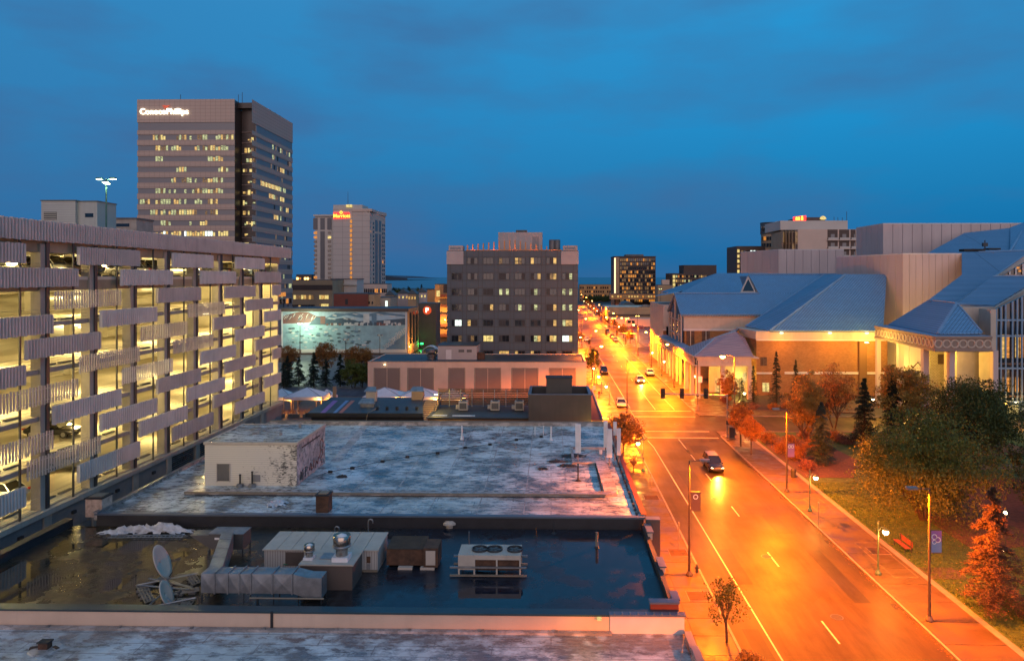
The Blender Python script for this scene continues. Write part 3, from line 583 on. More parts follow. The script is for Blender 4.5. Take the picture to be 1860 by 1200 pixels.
# antenna panels
def antenna(px, ytop, ybot, ybase, wd, lb):
    c = gz(px, ybase, ZW); Y = c.y; zt_, zb_ = at(px, ytop, Y).z, at(px, ybot, Y).z
    t = thing('antenna', lb, 'antenna', c, 'cellular antennas on the white roof corner')
    MB().box((c.x-wd/2, Y-.1, zb_), (c.x+wd/2, Y+.1, zt_)).build('antenna_panel', 'white_paint', t)
    MB().tube(c+V((0, .2, -.2)), V((c.x, Y+.2, zt_-.3)), .05).build('mast', 'galvanised', t)
    MB().box((c.x-.06, Y+.1, zb_+.4), (c.x+.06, Y+.26, zb_+.55)).box((c.x-.06, Y+.1, zt_-.6), (c.x+.06, Y+.26, zt_-.45)).build('bracket', 'galvanised', t)
    MB().tube(V((c.x, Y, zb_)), V((c.x, Y+.15, zb_-.25)), .02, n=5).build('feed_cable', 'rubber', t)
antenna(1050, 770, 822, 838, .52, 'thick white panel antenna standing alone left of the antenna cluster')
antenna(1100, 764, 812, 835, .38, 'white panel antenna at the back left of the cluster on the roof corner')
antenna(1107, 779, 830, 846, .50, 'widest white panel antenna in front of the cluster on the roof corner')
antenna(1117, 766, 790, 838, .32, 'short high-set panel antenna in the middle of the roof corner cluster')
antenna(1124, 778, 826, 843, .36, 'slim white panel antenna at the street side of the cluster')
fr = thing('roof_brace', 'galvanised bracing frame on the roof between the antennas', 'frame', gz(1075, 842, ZW))
a_ = [gz(1054, 842, ZW+.1), gz(1112, 840, ZW+.1), gz(1122, 846, ZW+.1)]
MB().path(a_, .05, 5).build('rail', 'galvanised', fr); MB().tube(gz(1056, 830, ZW+.1), gz(1078, 818, ZW+.7), .04, n=5).tube(gz(1080, 818, ZW+.7), gz(1104, 842, ZW+.1), .04, n=5).build('brace', 'galvanised', fr)
ib('sign_plate', 'sign_white', tuple(gz(1091, 824, ZW+.1)-V((.15, .02, 0))), tuple(gz(1091, 824, ZW+.1)+V((.15, .02, .4))), fr)
# ============================================================ machinery on the dark roof
def dgp(px, py, z=ZD): return gz(px, py, z)
# condenser with three fans
c = dgp(888, 1047); Y = c.y; x0, x1 = at(832, 1040, Y).x, at(946, 1040, Y).x; zt = at(888, 1008, Y).z
t = thing('condenser_unit', 'long rooftop condenser with three round fans on rails in a puddle', 'air conditioner', c)
d = 1.75
ib('casing', 'cream_paint', (x0, Y, ZD+.42), (x0+.95, Y+d, zt), t)
MB().box((x0+.952, Y, zt-.28), (x1, Y+d, zt)).build('fan_deck', 'cream_paint', t)
MB().box((x0+.952, Y+.12, zt-.95), (x1-.05, Y+d-.1, zt-.28)).build('coil', 'rust', t)
for fx in (.27, .54, .87):
    fc = (x0+(x1-x0)*(fx if fx > .5 else fx+.03)+.1, Y+d/2, zt)
    f = MB().lathe((fc[0], fc[1], zt), [(.50, 0), (.50, .12), (.45, .12), (.44, .01)], 20).build('fan_ring', 'steel_dark', t, smooth=False)
    mm = MB()
    for k in range(5):
        a = k*2*math.pi/5; mm.box((fc[0]+.05, fc[1]-.1, zt+.03), (fc[0]+.42, fc[1]+.1, zt+.05), rz=a, c=(fc[0], fc[1]))
    mm.lathe((fc[0], fc[1], zt+.02), [(.09, 0), (.09, .06)], 8); mm.build('fan_blades', 'grey_duct', f)
for xx in (x0, x0+.95, (x0+x1)/2+.4, x1-.1):
    for yy in (Y, Y+d-.1): ib('leg', 'cream_paint', (xx, yy, ZD+.1), (xx+.1, yy+.1, zt-.28 if xx > x0+.5 else ZD+.42), t)
for zz, m_ in ((ZD+.05, 'kerb_stone'), (ZD+.55, 'galvanised')): MB().box((x0-.5, Y-.1, zz), (x1+.35, Y+.04, zz+.09)).box((x0-.5, Y+d-.1, zz), (x1+.35, Y+d+.04, zz+.09)).build('rail', m_, t)
ib('compressor', 'steel_dark', (x0+1.2, Y+.5, ZD+.18), (x1-.5, Y+1.2, ZD+.6), t)
# mechanical house: sloped panel roof
c = dgp(575, 1037); Y = c.y; x0, x1 = at(480, 1010, Y).x, at(686, 1010, Y).x; zt = at(575, 999, Y).z; d = 2.6
t = thing('mechanical_house', 'low cream metal mechanical house with seven roof panels on the dark roof', 'plant housing', c)
MB().box((x0, Y, ZD), (x1, Y+d, zt)).build('wall', 'metal_siding', t)
n = 8; sh = .45
for k in range(n):
    xa_, xb_ = x0-.08+(x1-x0+.16)*k/n, x0-.08+(x1-x0+.16)*(k+1)/n-.03
    MB().prism([(xa_, Y-.1, zt), (xb_, Y-.1, zt), (xb_+sh*.0, Y+d+.1, zt+.12), (xa_+sh*.0, Y+d+.1, zt+.12)], (0, 0, .07)).build('roof_panel', 'cream_paint', t)
ib('door', 'brown_paint', (at(519, 1010, Y).x, Y-.03, ZD+.35), (at(552, 1010, Y).x, Y+.02, zt-.12), t)
ib('vent_grille', 'rust', (at(666, 1010, Y).x, Y-.03, zt-.75), (at(673, 1010, Y).x, Y+.02, zt-.35), t); ib('vent_grille', 'grey_paint', (at(666, 1010, Y).x, Y-.03, zt-1.15), (at(673, 1010, Y).x, Y+.02, zt-.82), t)
ib('base_rail', 'kerb_stone', (x0, Y-.06, ZD), (x1, Y, ZD+.14), t)
# exhaust housing with two fans
c = dgp(597, 1071); Y = c.y; x0, x1 = at(545, 1040, Y).x, at(640, 1040, Y).x; zt = at(597, 1024, Y).z; d = 2.1
t = thing('exhaust_housing', 'dark brown rooftop housing with pale flat top carrying two exhaust fans', 'plant housing', c)
MB().box((x0, Y, ZD), (x1, Y+d, zt-.08)).build('wall', 'brown_paint', t); MB().box((x0-.08, Y-.08, zt-.08), (x1+.08, Y+d+.05, zt)).build('roof', 'cream_paint', t)
ib('hatch', 'galvanised', (x0+.9, Y+.7, zt), (x0+1.9, Y+1.6, zt+.04), t)
def fan(px, py, r, h, lb):
    c = gz(px, py, zt); t = thing('exhaust_fan', lb, 'exhaust fan', c)
    MB().box((c.x-r*.95, c.y-r*.95, zt), (c.x+r*.95, c.y+r*.95, zt+h*.18)).build('base', 'white_paint', t)
    MB().lathe(c+V((0, 0, h*.18)), [(r*.72, 0), (r*.70, h*.3), (r*1.0, h*.34), (r*1.05, h*.82), (r*.98, h*.84), (r*.95, h*.6)], 24).build('shroud', 'cast_metal', t, smooth=True)
    MB().lathe(c+V((0, 0, h*.18)), [(r*1.07, h*.36), (r*1.1, h*.40), (r*1.07, h*.44)], 24).build('band', 'galvanised', t, smooth=True)
    MB().lathe(c+V((0, 0, h*.75)), [(r*.75, 0), (r*.74, h*.12), (r*.55, h*.24), (r*.2, h*.30)], 20).build('dome', 'white_paint', t, smooth=True)
fan(621, 1015, .50, 1.45, 'large shiny round exhaust fan on the brown rooftop housing'); fan(562, 1014, .30, .85, 'small round exhaust fan left of the large shiny one')
# rusted unit behind
c = dgp(745, 1034); Y = c.y; x0, x1 = at(700, 1010, Y).x, at(795, 1010, Y).x
t = thing('rusted_unit', 'rust stained low air handler between mechanical house and condenser', 'air handler', c)
MB().box((x0, Y+.3, ZD+.15), (x1-.9, Y+2.1, ZD+1.15)).build('casing', 'rust', t); MB().box((x1-.9, Y, ZD+.15), (x1, Y+1.6, ZD+1.35)).build('end_casing', 'rust', t)
ib('panel', 'pac_fascia', (x1-.75, Y-.03, ZD+.3), (x1-.15, Y+.02, ZD+1.2), t); MB().prism([(x0, Y+.25, ZD+1.15), (x1-.92, Y+.25, ZD+1.15), (x1-.92, Y+2.1, ZD+1.3), (x0, Y+2.1, ZD+1.3)], (0, 0, .05)).build('lid', 'soil', t)
for xx in (x0+.8, x1-1.1): ib('foot', 'pac_fascia', (xx, Y-.05, ZD), (xx+.9, Y+.25, ZD+.15), t)
# air handling unit with tapered intake
c = dgp(412, 997, ZD+.5); Y = c.y; x0, x1 = at(379, 990, Y).x, at(441, 990, Y).x; zt = at(412, 970, Y).z
t = thing('air_handler', 'grey box air handler with tapered intake hood at its left end', 'air handler', c)
MB().box((x0, Y, ZD+.5), (x1, Y+1.25, zt)).build('casing', 'grey_duct', t); xh = at(343, 972, Y).x
MB().prism([(x0, Y+.1, ZD+.5), (x0, Y+.1, zt-.12), (xh, Y+.1, zt-.12)], (0, 1.05, 0)).build('intake_hood', 'grey_duct', t)
ib('roof_panel', 'galvanised', (x0-.04, Y-.04, zt), (x1+.04, Y+1.29, zt+.04), t); ib('data_plate', 'sign_white', (x0+.4, Y-.02, zt-.35), (x0+.7, Y, zt-.22), t); ib('latch', 'galvanised', (x0+1.1, Y-.03, ZD+.7), (x0+1.17, Y, zt-.15), t)
for xx in (x0, x1-.06):
    for yy in (Y+.02, Y+1.15): ib('leg', 'steel_dark', (xx, yy, ZD), (xx+.06, yy+.06, ZD+.5), t)
# insulated duct run: two legs
t = thing('duct_run', 'long square insulated duct run bending along the dark roof', 'duct', dgp(475, 1100))
Yd = dgp(475, 1098).y+.05; zb, zt = ZD+.62, at(475, 1042, Yd).z
xs_ = [at(x, 1060, Yd).x for x in (365, 390, 414, 435, 456, 495, 531)]
for i in range(6):
    a, b = xs_[i], xs_[i+1]-.02; m = MB(); mid = ((a+b)/2, Yd-.045, (zb+zt)/2)
    q = [(a, Yd, zb), (b, Yd, zb), (b, Yd, zt), (a, Yd, zt)]
    for k in range(4): m.face([q[k], q[(k+1) % 4], mid])
    tp = [(a, Yd, zt), (b, Yd, zt), (b, Yd+.95, zt), (a, Yd+.95, zt)]; mt_ = ((a+b)/2, Yd+.48, zt+.05)
    for k in range(4): m.face([tp[k], tp[(k+1) % 4], mt_])
    m.face([(a, Yd+.95, zb), (a, Yd+.95, zt), (b, Yd+.95, zt), (b, Yd+.95, zb)]); m.face([(a, Yd, zb), (a, Yd+.95, zb), (b, Yd+.95, zb), (b, Yd, zb)]); m.face([(a, Yd, zb), (a, Yd, zt), (a, Yd+.95, zt), (a, Yd+.95, zb)])
    m.build('duct_section', 'galvanised', t)
    ib('duct_flange', 'galvanised', (b-.03, Yd-.05, zb-.04), (b+.05, Yd+1.0, zt+.06), t)
xe = at(584, 1060, Yd).x
MB().prism([(xs_[6]+.05, Yd, zb), (xs_[6]+.05, Yd, zt), (xs_[6]+.9, Yd, zt-.2), (xs_[6]+.9, Yd, zb-.28)], (0, .95, 0)).build('duct_section', 'galvanised', t)
MB().box((xs_[6]+.9, Yd, zb-.28), (xe, Yd+.95, zt-.2)).build('duct_section', 'galvanised', t)
ye = 0
for k in range(4):                                # diagonal leg going back to the air handler
    f0, f1 = k/4, (k+1)/4-.01; A = V((xs_[0], Yd+.95, 0)); B = V((x0+.9, Y-.02, 0)); p, q = A+(B-A)*f0, A+(B-A)*f1
    MB().prism([(p.x, p.y, zb), (p.x+.78, p.y, zb), (q.x+.78, q.y, zb), (q.x, q.y, zb)], (0, 0, zt-zb)).build('duct_section', 'galvanised', t)
for xx in (xs_[0], xs_[3]+.2, xs_[5]+.02, xs_[6]+.3, xe-.06):
    for yy in (Yd+.02, Yd+.9): ib('leg', 'steel_dark', (xx, yy, ZD), (xx+.05, yy+.05, zb), t)
c = thing('cable_conduit', 'thin pale conduit pipe lying under the duct run', 'pipe', dgp(540, 1080)); MB().tube(V((xs_[4], Yd-.2, ZD+.45)), V((xe+.2, Yd-.2, ZD+.45)), .05).build('pipe', 'kerb_stone', c); MB().box((xs_[4]+.4, Yd-.25, ZD), (xs_[4]+.5, Yd-.15, ZD+.42)).build('support', 'steel_dark', c)
# satellite dishes on a ballast frame
fr = thing('dish_frame', 'steel frame weighted with gratings of concrete blocks under the dishes', 'frame', dgp(310, 1085))
def P(px, py, z=ZD): return gz(px, py, z)
bars = [((250, 1062), (360, 1040)), ((250, 1062), (345, 1070)), ((270, 1050), (350, 1066)), ((266, 1103), (355, 1085)), ((266, 1103), (312, 1062)), ((300, 1050), (352, 1070))]
m = MB()
for a, b in bars: m.tube(P(*a, ZD+.2), P(*b, ZD+.25), .05, n=6)
m.build('frame_bar', 'galvanised', fr)
def grate(pts, nx, ny, lb=None):
    g = [P(*p, ZD+.12) for p in pts]; m = MB()
    f = lambda u, v: (g[0]*(1-u)+g[1]*u)*(1-v)+(g[3]*(1-u)+g[2]*u)*v
    for i in range(nx+1): m.tube(f(i/nx, 0), f(i/nx, 1), .035, n=4)
    for j in range(ny+1): m.tube(f(0, j/ny), f(1, j/ny), .035, n=4)
    m.build('grating', 'kerb_stone', fr)
    for i in range(nx):
        for j in range(ny):
            if (i*7+j*3) % 4 == 0: continue
            a, b = f((i+.15)/nx, (j+.15)/ny), f((i+.85)/nx, (j+.85)/ny); ib('ballast_block', 'concrete_dark', (min(a.x, b.x), min(a.y, b.y), ZD), (max(a.x, b.x), max(a.y, b.y), ZD+.12), fr)
grate([(247, 1062), (266, 1060), (280, 1088), (264, 1094)], 3, 5); grate([(336, 1044), (353, 1040), (364, 1056), (350, 1062)], 3, 4); grate([(304, 1105), (318, 1087), (356, 1085), (338, 1110)], 5, 6); grate([(314, 1080), (318, 1074), (360, 1066), (362, 1072)], 6, 2)
grate([(268, 1062), (272, 1055), (300, 1044), (304, 1050)], 5, 2)
def dish(px, py, hw, hh, tiltpx, base, lb, fedir=-1):
    Yd_ = P(*base).y; c = at(px, py, Yd_); a = hh*Yd_/FL
    t = thing('satellite_dish', lb, 'satellite dish', P(*base))
    nrm = V((.80, .08, .34)).normalized(); up = V((tiltpx*1., 0, 1)); up = (up-nrm*up.dot(nrm)).normalized(); sd = up.cross(nrm)
    m = MB(); n = 28; rings = 5; vs = []
    for k in range(rings+1):
        r = a*k/rings; dpt = -.16*a*(1-(k/rings)**2)
        for i in range(n): th = 2*math.pi*i/n; vs.append(c+up*(r*math.cos(th))+sd*(r*.80*math.sin(th))+nrm*dpt)
    m.v = [tuple(x) for x in vs]
    for k in range(rings):
        for i in range(n): j = (i+1) % n; m.f.append((k*n+i, k*n+j, (k+1)*n+j, (k+1)*n+i)); m.mi.append(0)
    o = m.build('reflector', 'pac_fascia', t, smooth=True); sd_ = o.modifiers.new('t', 'SOLIDIFY'); sd_.thickness = .05
    b = P(*base); MB().tube(b, c-nrm*.35*a, .07).build('mast', 'galvanised', t)
    f = c+nrm*a*.95-up*a*.25; MB().tube(c-up*a*.95, f, .03, n=5).tube(c+sd*a*.7-up*.3*a, f, .02, n=5).build('feed_arm', 'steel_dark', t); MB().tube(f, f-nrm*.2, .08, n=8).build('feed_horn', 'steel_dark', t)
    return t
dish(296, 1019, 13, 32, -.36, (310, 1066), 'larger round satellite dish tilted on the ballast frame'); dish(304, 1077, 9, 25, -.16, (314, 1096), 'smaller round satellite dish in front of the larger one')
# pipes, mushrooms, ladder, chair
def goose(px, py, h, lb, r=.05, z=ZD):
    c = gz(px, py, z); t = thing('gooseneck_vent', lb, 'vent pipe', c); p = [c, c+V((0, 0, h))]
    for k in range(1, 6): a = math.pi*k/5; p.append(c+V((.16-.16*math.cos(a), 0, h+.16*math.sin(a))))
    p.append(p[-1]-V((0, 0, .12))); MB().path(p, r, 7).build('pipe', 'galvanised', t); MB().lathe(c, [(.18, 0), (.07, .12)], 8).build('pipe_boot', 'soot', t)
goose(669, 1003-31, 1.0, 'taller gooseneck pipe behind the right end of the mechanical house'); goose(608, 984-10, .55, 'shorter gooseneck pipe behind the large exhaust fan')
for px, py, h, mt_, lb in ((1084, 994, 1.05, 'kerb_stone', 'pale standpipe alone on the right half of the dark roof'), (852, 990, .95, 'galvanised', 'thin antenna rod behind the left end of the condenser'), (974, 975, .7, 'rust', 'rusty stub post behind the right end of the condenser'), (1006, 968, .75, 'steel_dark', 'dark stand at the back wall of the dark roof')):
    c = gz(px, py, ZD); t = thing('vent_pipe', lb, 'pipe', c); r = .09 if h > 1 else .035
    MB().tube(c, c+V((0, 0, h)), r).build('pipe', mt_, t); MB().lathe(c, [(.2, 0), (r, .1)], 8).build('pipe_boot', 'soot', t)
c = gz(817, 957, ZD); t = thing('roof_ventilator', 'small mushroom ventilator at the back of the dark roof', 'vent', c); MB().lathe(c, [(.32, 0), (.3, .25)], 12).build('base', 'cream_paint', t); MB().lathe(c+V((0, 0, .25)), [(.52, 0), (.5, .12), (.3, .28)], 12).build('hood', 'pac_fascia', t)
t = thing('ladder', 'aluminium ladder lying flat by the back wall of the dark roof', 'ladder', gz(260, 967, ZD)); a0, a1 = gz(195, 976, ZD+.1), gz(332, 975, ZD+.1); o_ = V((0, .42, 0))
MB().tube(a0, a1, .035, n=4).build('side_rail', 'galvanised', t); MB().tube(a0+o_, a1+o_, .035, n=4).build('side_rail', 'galvanised', t)
for k in range(18): MB().tube(a0.lerp(a1, (k+.5)/18), a0.lerp(a1, (k+.5)/18)+o_, .025, n=4).build('rung', 'galvanised', t)
def chair(px, py, lb, m_, rz):
    c = gz(px, py, ZD); t = thing('folding_chair', lb, 'chair', (0, 0, 0)); MB().box((-.25, -.25, .42), (.25, .25, .46)).build('seat', m_, t); MB().box((-.25, .22, .5), (.25, .26, .9)).build('backrest', m_, t)
    for sx2 in (-.24, .21):
        for sy2 in (-.24, .21): MB().box((sx2, sy2, 0), (sx2+.03, sy2+.03, .45 if sy2 < 0 else .9)).build('leg', 'galvanised', t)
    place(t, c, rz)
chair(523, 1034, 'green metal chair beside the door of the mechanical house', 'sign_green', .3); chair(386, 1024, 'overturned looking grey chair left of the diagonal duct leg', 'grey_duct', 1.9)
# ============================================================ parking garage
GX = -38.0; GY0, GY1 = 34.0, 98.0; GB = -72.0
g = thing('parking_garage', 'open sided concrete parking garage clad in staggered corrugated screens', 'parking garage', (GX, 66, 0))
DK = [24.05-3.5*k for k in range(6)]            # deck heights 24.05 ... 6.55
for z in DK: MB().box((-52, GY0, z-.28), (GX-.35, GY1, z)).build('floor_slab', ['garage_concrete'], g)
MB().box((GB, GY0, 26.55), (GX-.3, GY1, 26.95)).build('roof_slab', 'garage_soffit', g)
for k, z in enumerate(DK+[3.05]):                 # sloping inner parking ramp bays and the solid back
    MB().prism([(GB+1, GY0+4, z-2.2), (-52.3, GY0+4, z-2.2), (-52.3, GY1-4, z+1.1), (GB+1, GY1-4, z+1.1)], (0, 0, .28)).build('ramp', 'garage_concrete', g)
MB().box((GB-.3, GY0, 0), (GB, GY1, 26.55)).build('back_wall', 'garage_concrete', g)
MB().box((GB, GY1-.3, 0), (GX-.5, GY1, 26.5)).build('end_wall', 'garage_concrete', g)
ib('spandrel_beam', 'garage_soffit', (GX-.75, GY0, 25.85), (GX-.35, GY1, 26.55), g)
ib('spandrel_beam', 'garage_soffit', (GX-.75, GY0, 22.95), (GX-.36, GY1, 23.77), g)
for z in DK[1:]: ib('edge_beam', 'concrete', (GX-.6, GY0, z-.34), (GX-.34, GY1, z+.02), g)
CY = [52.4-5.6*k for k in range(3, 0, -1)]+[52.4+5.6*k for k in range(8)]
for y in CY:
    ib('column', 'concrete', (GX-.95, y-.85, 5.0), (GX-.2, y-.02, 26.5), g)
    ib('column_face', 'steel_dark', (GX-.2, y-.35, 6.5), (GX-.1, y-.0, 26.6), g)
    ib('column_base', 'concrete', (GX-.4, y-.8, 0), (GX+.06, y, 6.1), g)
    ib('inner_column', 'garage_concrete', (-52.3, y-.8, 3), (-51.6, y-.1, 26.5), g)
for k in range(-3, 9):
    y = 55.0+5.6*k
    if y < GY1: ib('mullion', 'steel_dark', (GX-.14, y-.09, 6.2), (GX-.04, y+.05, 26.7), g)
for z in DK:
    for h in (.25, .5, .75, 1.0): MB().tube((GX-.3, GY0, z+h), (GX-.3, GY1, z+h), .012, n=4, cap=False).build('railing_cable', 'galvanised', g, uv=False)
    for y in CY: 
        for s in (1.7, 3.6):
            ib('wheel_stop', 'concrete_dark', (GX-1.6, y+s-.7, z), (GX-1.35, y+s+.7, z+.14), g)
for z in DK:
    MB().tube((-44.0, GY0, z+2.75 if z < 24 else z+2.3), (-44.0, GY1, z+2.75 if z < 24 else z+2.3), .09, n=6).build('pipe', 'rust', g, uv=False)
    for y in (55.5, 66.7, 78): ib('hanging_sign', 'sign_white' if y > 60 else 'logo_red', (-46.2, y, z+1.9), (-45.0, y+.06, z+2.2), g)
# screens: one shared corrugated mesh per kind
def screen_mesh(n, w_, h, gap, mname):
    m = MB(); p = w_/n
    if not gap: m.box((-.15, -w_/2, -h/2), (-.12, w_/2, h/2))
    for i in range(n):
        y = -w_/2+p*(i+.5); j = .03*((i*5) % 3-1)
        if gap: m.box((-.02, y-p*.22, -h/2+j), (.035, y+p*.22, h/2+j))
        else: m.prism([(-.12, y-p*.40, -h/2+j), (.07, y-p*.25, -h/2+j), (.07, y+p*.25, -h/2+j), (-.12, y+p*.40, -h/2+j)], (0, 0, h))
    if gap:
        for z in (-h*.3, h*.3): m.box((-.10, -w_/2, z-.03), (-.06, w_/2, z+.03))
    me = bpy.data.meshes.new('screen'); me.from_pydata(m.v, [], m.f); me.materials.append(getm(mname)); return me
SM = {(l, gp, m_): screen_mesh(n, l, 1.42, gp, m_) for l, n in ((8.4, 28), (2.8, 9), (5.6, 18)) for gp in (0, 1) for m_ in ('louvre', 'louvre_light')}
for k in range(11):
    zc = 26.42-.71-1.75*k
    s0_ = 55.3+5.6*k
    while s0_ > GY0: s0_ -= 14
    while s0_ < GY1:
        a = max(s0_, GY0-2); L_ = min(8.4, GY1-.2-s0_)
        if L_ > 1.5:
            L2 = 8.4 if L_ > 7 else (5.6 if L_ > 4.5 else 2.8)
            gap = (R.random() < (.08 if k < 3 else .3)) if s0_ < 80 else 0
            link('screen', SM[(L2, int(gap), 'louvre' if R.random() < .6 else 'louvre_light')], g, (GX+.12, s0_+L2/2, zc))
        s0_ += 14
PM = screen_mesh(18, 5.6, 1.5, 0, 'louvre')
y = GY0
while y < GY1: link('parapet_screen', PM, g, (GX+.1, y+2.8, 27.45)); y += 5.6
ib('parapet_wall', 'concrete', (GX-.45, GY0, 26.95), (GX-.2, GY1, 28.0), g)
# ledge and panelled lower wall
ib('ledge', 'concrete', (GX-.3, GY0, 6.1), (GX+.22, GY1, 6.5), g)
for i, y in enumerate(CY[:-1]):
    for zz in (0.05, 2.05, 4.1):
        if i in (6, 7) and zz == 4.1:
            fr_ = MB().box((GX-.32, y+.1, zz), (GX-.25, y+4.7, zz+1.95)).build('vent_recess', 'soot', g)
            for q in range(9): ib('vent_slat', 'galvanised', (GX-.25, y+.1, zz+.1+q*.21), (GX-.08, y+4.7, zz+.16+q*.21), g)
            continue
        ib('wall_panel', 'garage_wall', (GX-.3, y+.02, zz), (GX-.06, y+4.76, zz+(1.97 if zz < 4 else 1.98)), g)
    f = MB().box((GX-.06, y+2.3, 5.2), (GX+.12, y+2.7, 5.45)).build('wall_light', 'soot', g)
ib('wall_panel', 'garage_wall', (GX-.3, CY[-1], 0), (GX-.06, GY1, 6.1), g)
MB().path([V((GX-.03, 68.4+i*.25, 5.2+(.12 if i % 2 else -.1)+i*.0)) for i in range(14)], .035, 4).build('script_lettering', 'soot', g)
# light fixtures on every level (each lit)
for z in DK:
    for y in (40.5, 51.7, 62.9, 74.1, 85.3, 93.5):
        f = MB().box((-42.7, y-.6, z+2.38), (-42.4, y+.6, z+2.46)).build('ceiling_light', 'tube_glow', g, uv=False)
        lamp('garage_light', 'POINT', (-42.6, y, z+2.2), 2000 if z > 8 else 900, (1, .74, .27), f, .35)
    for y in (46, 66, 86): 
        f = MB().box((-60.3, y-.6, z+2.82), (-60.0, y+.6, z+2.9)).build('ceiling_light', 'tube_glow', g, uv=False)
        lamp('garage_light', 'POINT', (-60.2, y, z+2.4), 2300, (1, .78, .32), f, .35)
# rooftop stair tower
t = thing('stair_tower', 'pale metal clad stair tower rising from the garage roof', 'stair tower', (-62, 90, 26.95)); Y = 88
x0, x1 = at(75, 400, Y).x, at(172, 400, Y).x; zt = at(100, 365, Y).z; xm = at(137, 400, Y).x
MB().box((x0, Y, 26.95), (xm, Y+4.4, zt)).build('wall', 'siding', t); MB().box((xm+.002, Y+.5, 26.95), (x1, Y+4.4, zt-.05)).build('wall', 'metal_siding', t)
ib('vent_panel', 'concrete_dark', (at(80, 400, Y).x, Y-.04, at(80, 399, Y).z), (at(103, 400, Y).x, Y+.02, at(80, 385, Y).z), t)
for q in range(4): ib('vent_slat', 'cream_paint', (at(80, 400, Y).x, Y-.1, at(80, 398-q*3.6, Y).z), (at(103, 400, Y).x, Y-.04, at(80, 397-q*3.6, Y).z), t)
ib('window', 'glass_dark', (at(150, 400, Y).x, Y+.46, at(80, 394, Y).z), (at(165, 400, Y).x, Y+.52, at(80, 387, Y).z), t)
ib('roof_edge', 'concrete_dark', (x0-.1, Y-.1, zt), (xm+.1, Y+4.5, zt+.12), t); ib('roof_edge', 'concrete_dark', (xm+.11, Y+.4, zt-.05), (x1+.1, Y+4.5, zt+.07), t)
t = thing('roof_annex', 'low pale flat box beyond the garage roof left of the tall tower', 'building', at(228, 420, 140)); a, b = at(206, 400, 140), at(248, 398, 140)
MB().box((a.x, 140, 10), (b.x, 146, b.z)).build('wall', 'concrete', t); ib('coping', 'concrete_dark', (a.x-.2, 139.8, b.z), (b.x+.2, 146, b.z+.3), t); ib('window_band', 'glass_dark', (a.x, 139.9, b.z-1.5), (at(235, 400, 140).x, 140, b.z-.9), t)
# roof deck lamp with four heads
t = thing('area_light', 'tall pole light with four lit greenish heads on the garage roof', 'lamp post', at(193, 470, 75)); Y = 75; c = at(193, 325, Y)
MB().tube((c.x, Y, 26.95), c, .10, .07).build('pole', 'verdigris', t)
for dx, dy, dz in ((-.75, 0, 0), (.75, 0, .02), (-.3, .6, -.4), (.3, -.6, -.42)):
    MB().tube(c+V((0, 0, -.1)), c+V((dx, dy, dz)), .03, n=5).build('arm', 'verdigris', t); h = MB().box((c.x+dx-.28, Y+dy-.2, c.z+dz-.02), (c.x+dx+.28, Y+dy+.2, c.z+dz+.12)).build('head', 'verdigris', t)
    MB().box((c.x+dx-.25, Y+dy-.17, c.z+dz-.08), (c.x+dx+.25, Y+dy+.17, c.z+dz-.02)).build('lens', 'metal_halide', h, uv=False)
lamp('pole_light', 'POINT', c-V((0, 0, .8)), 900, (.85, 1, .55), t, .3)
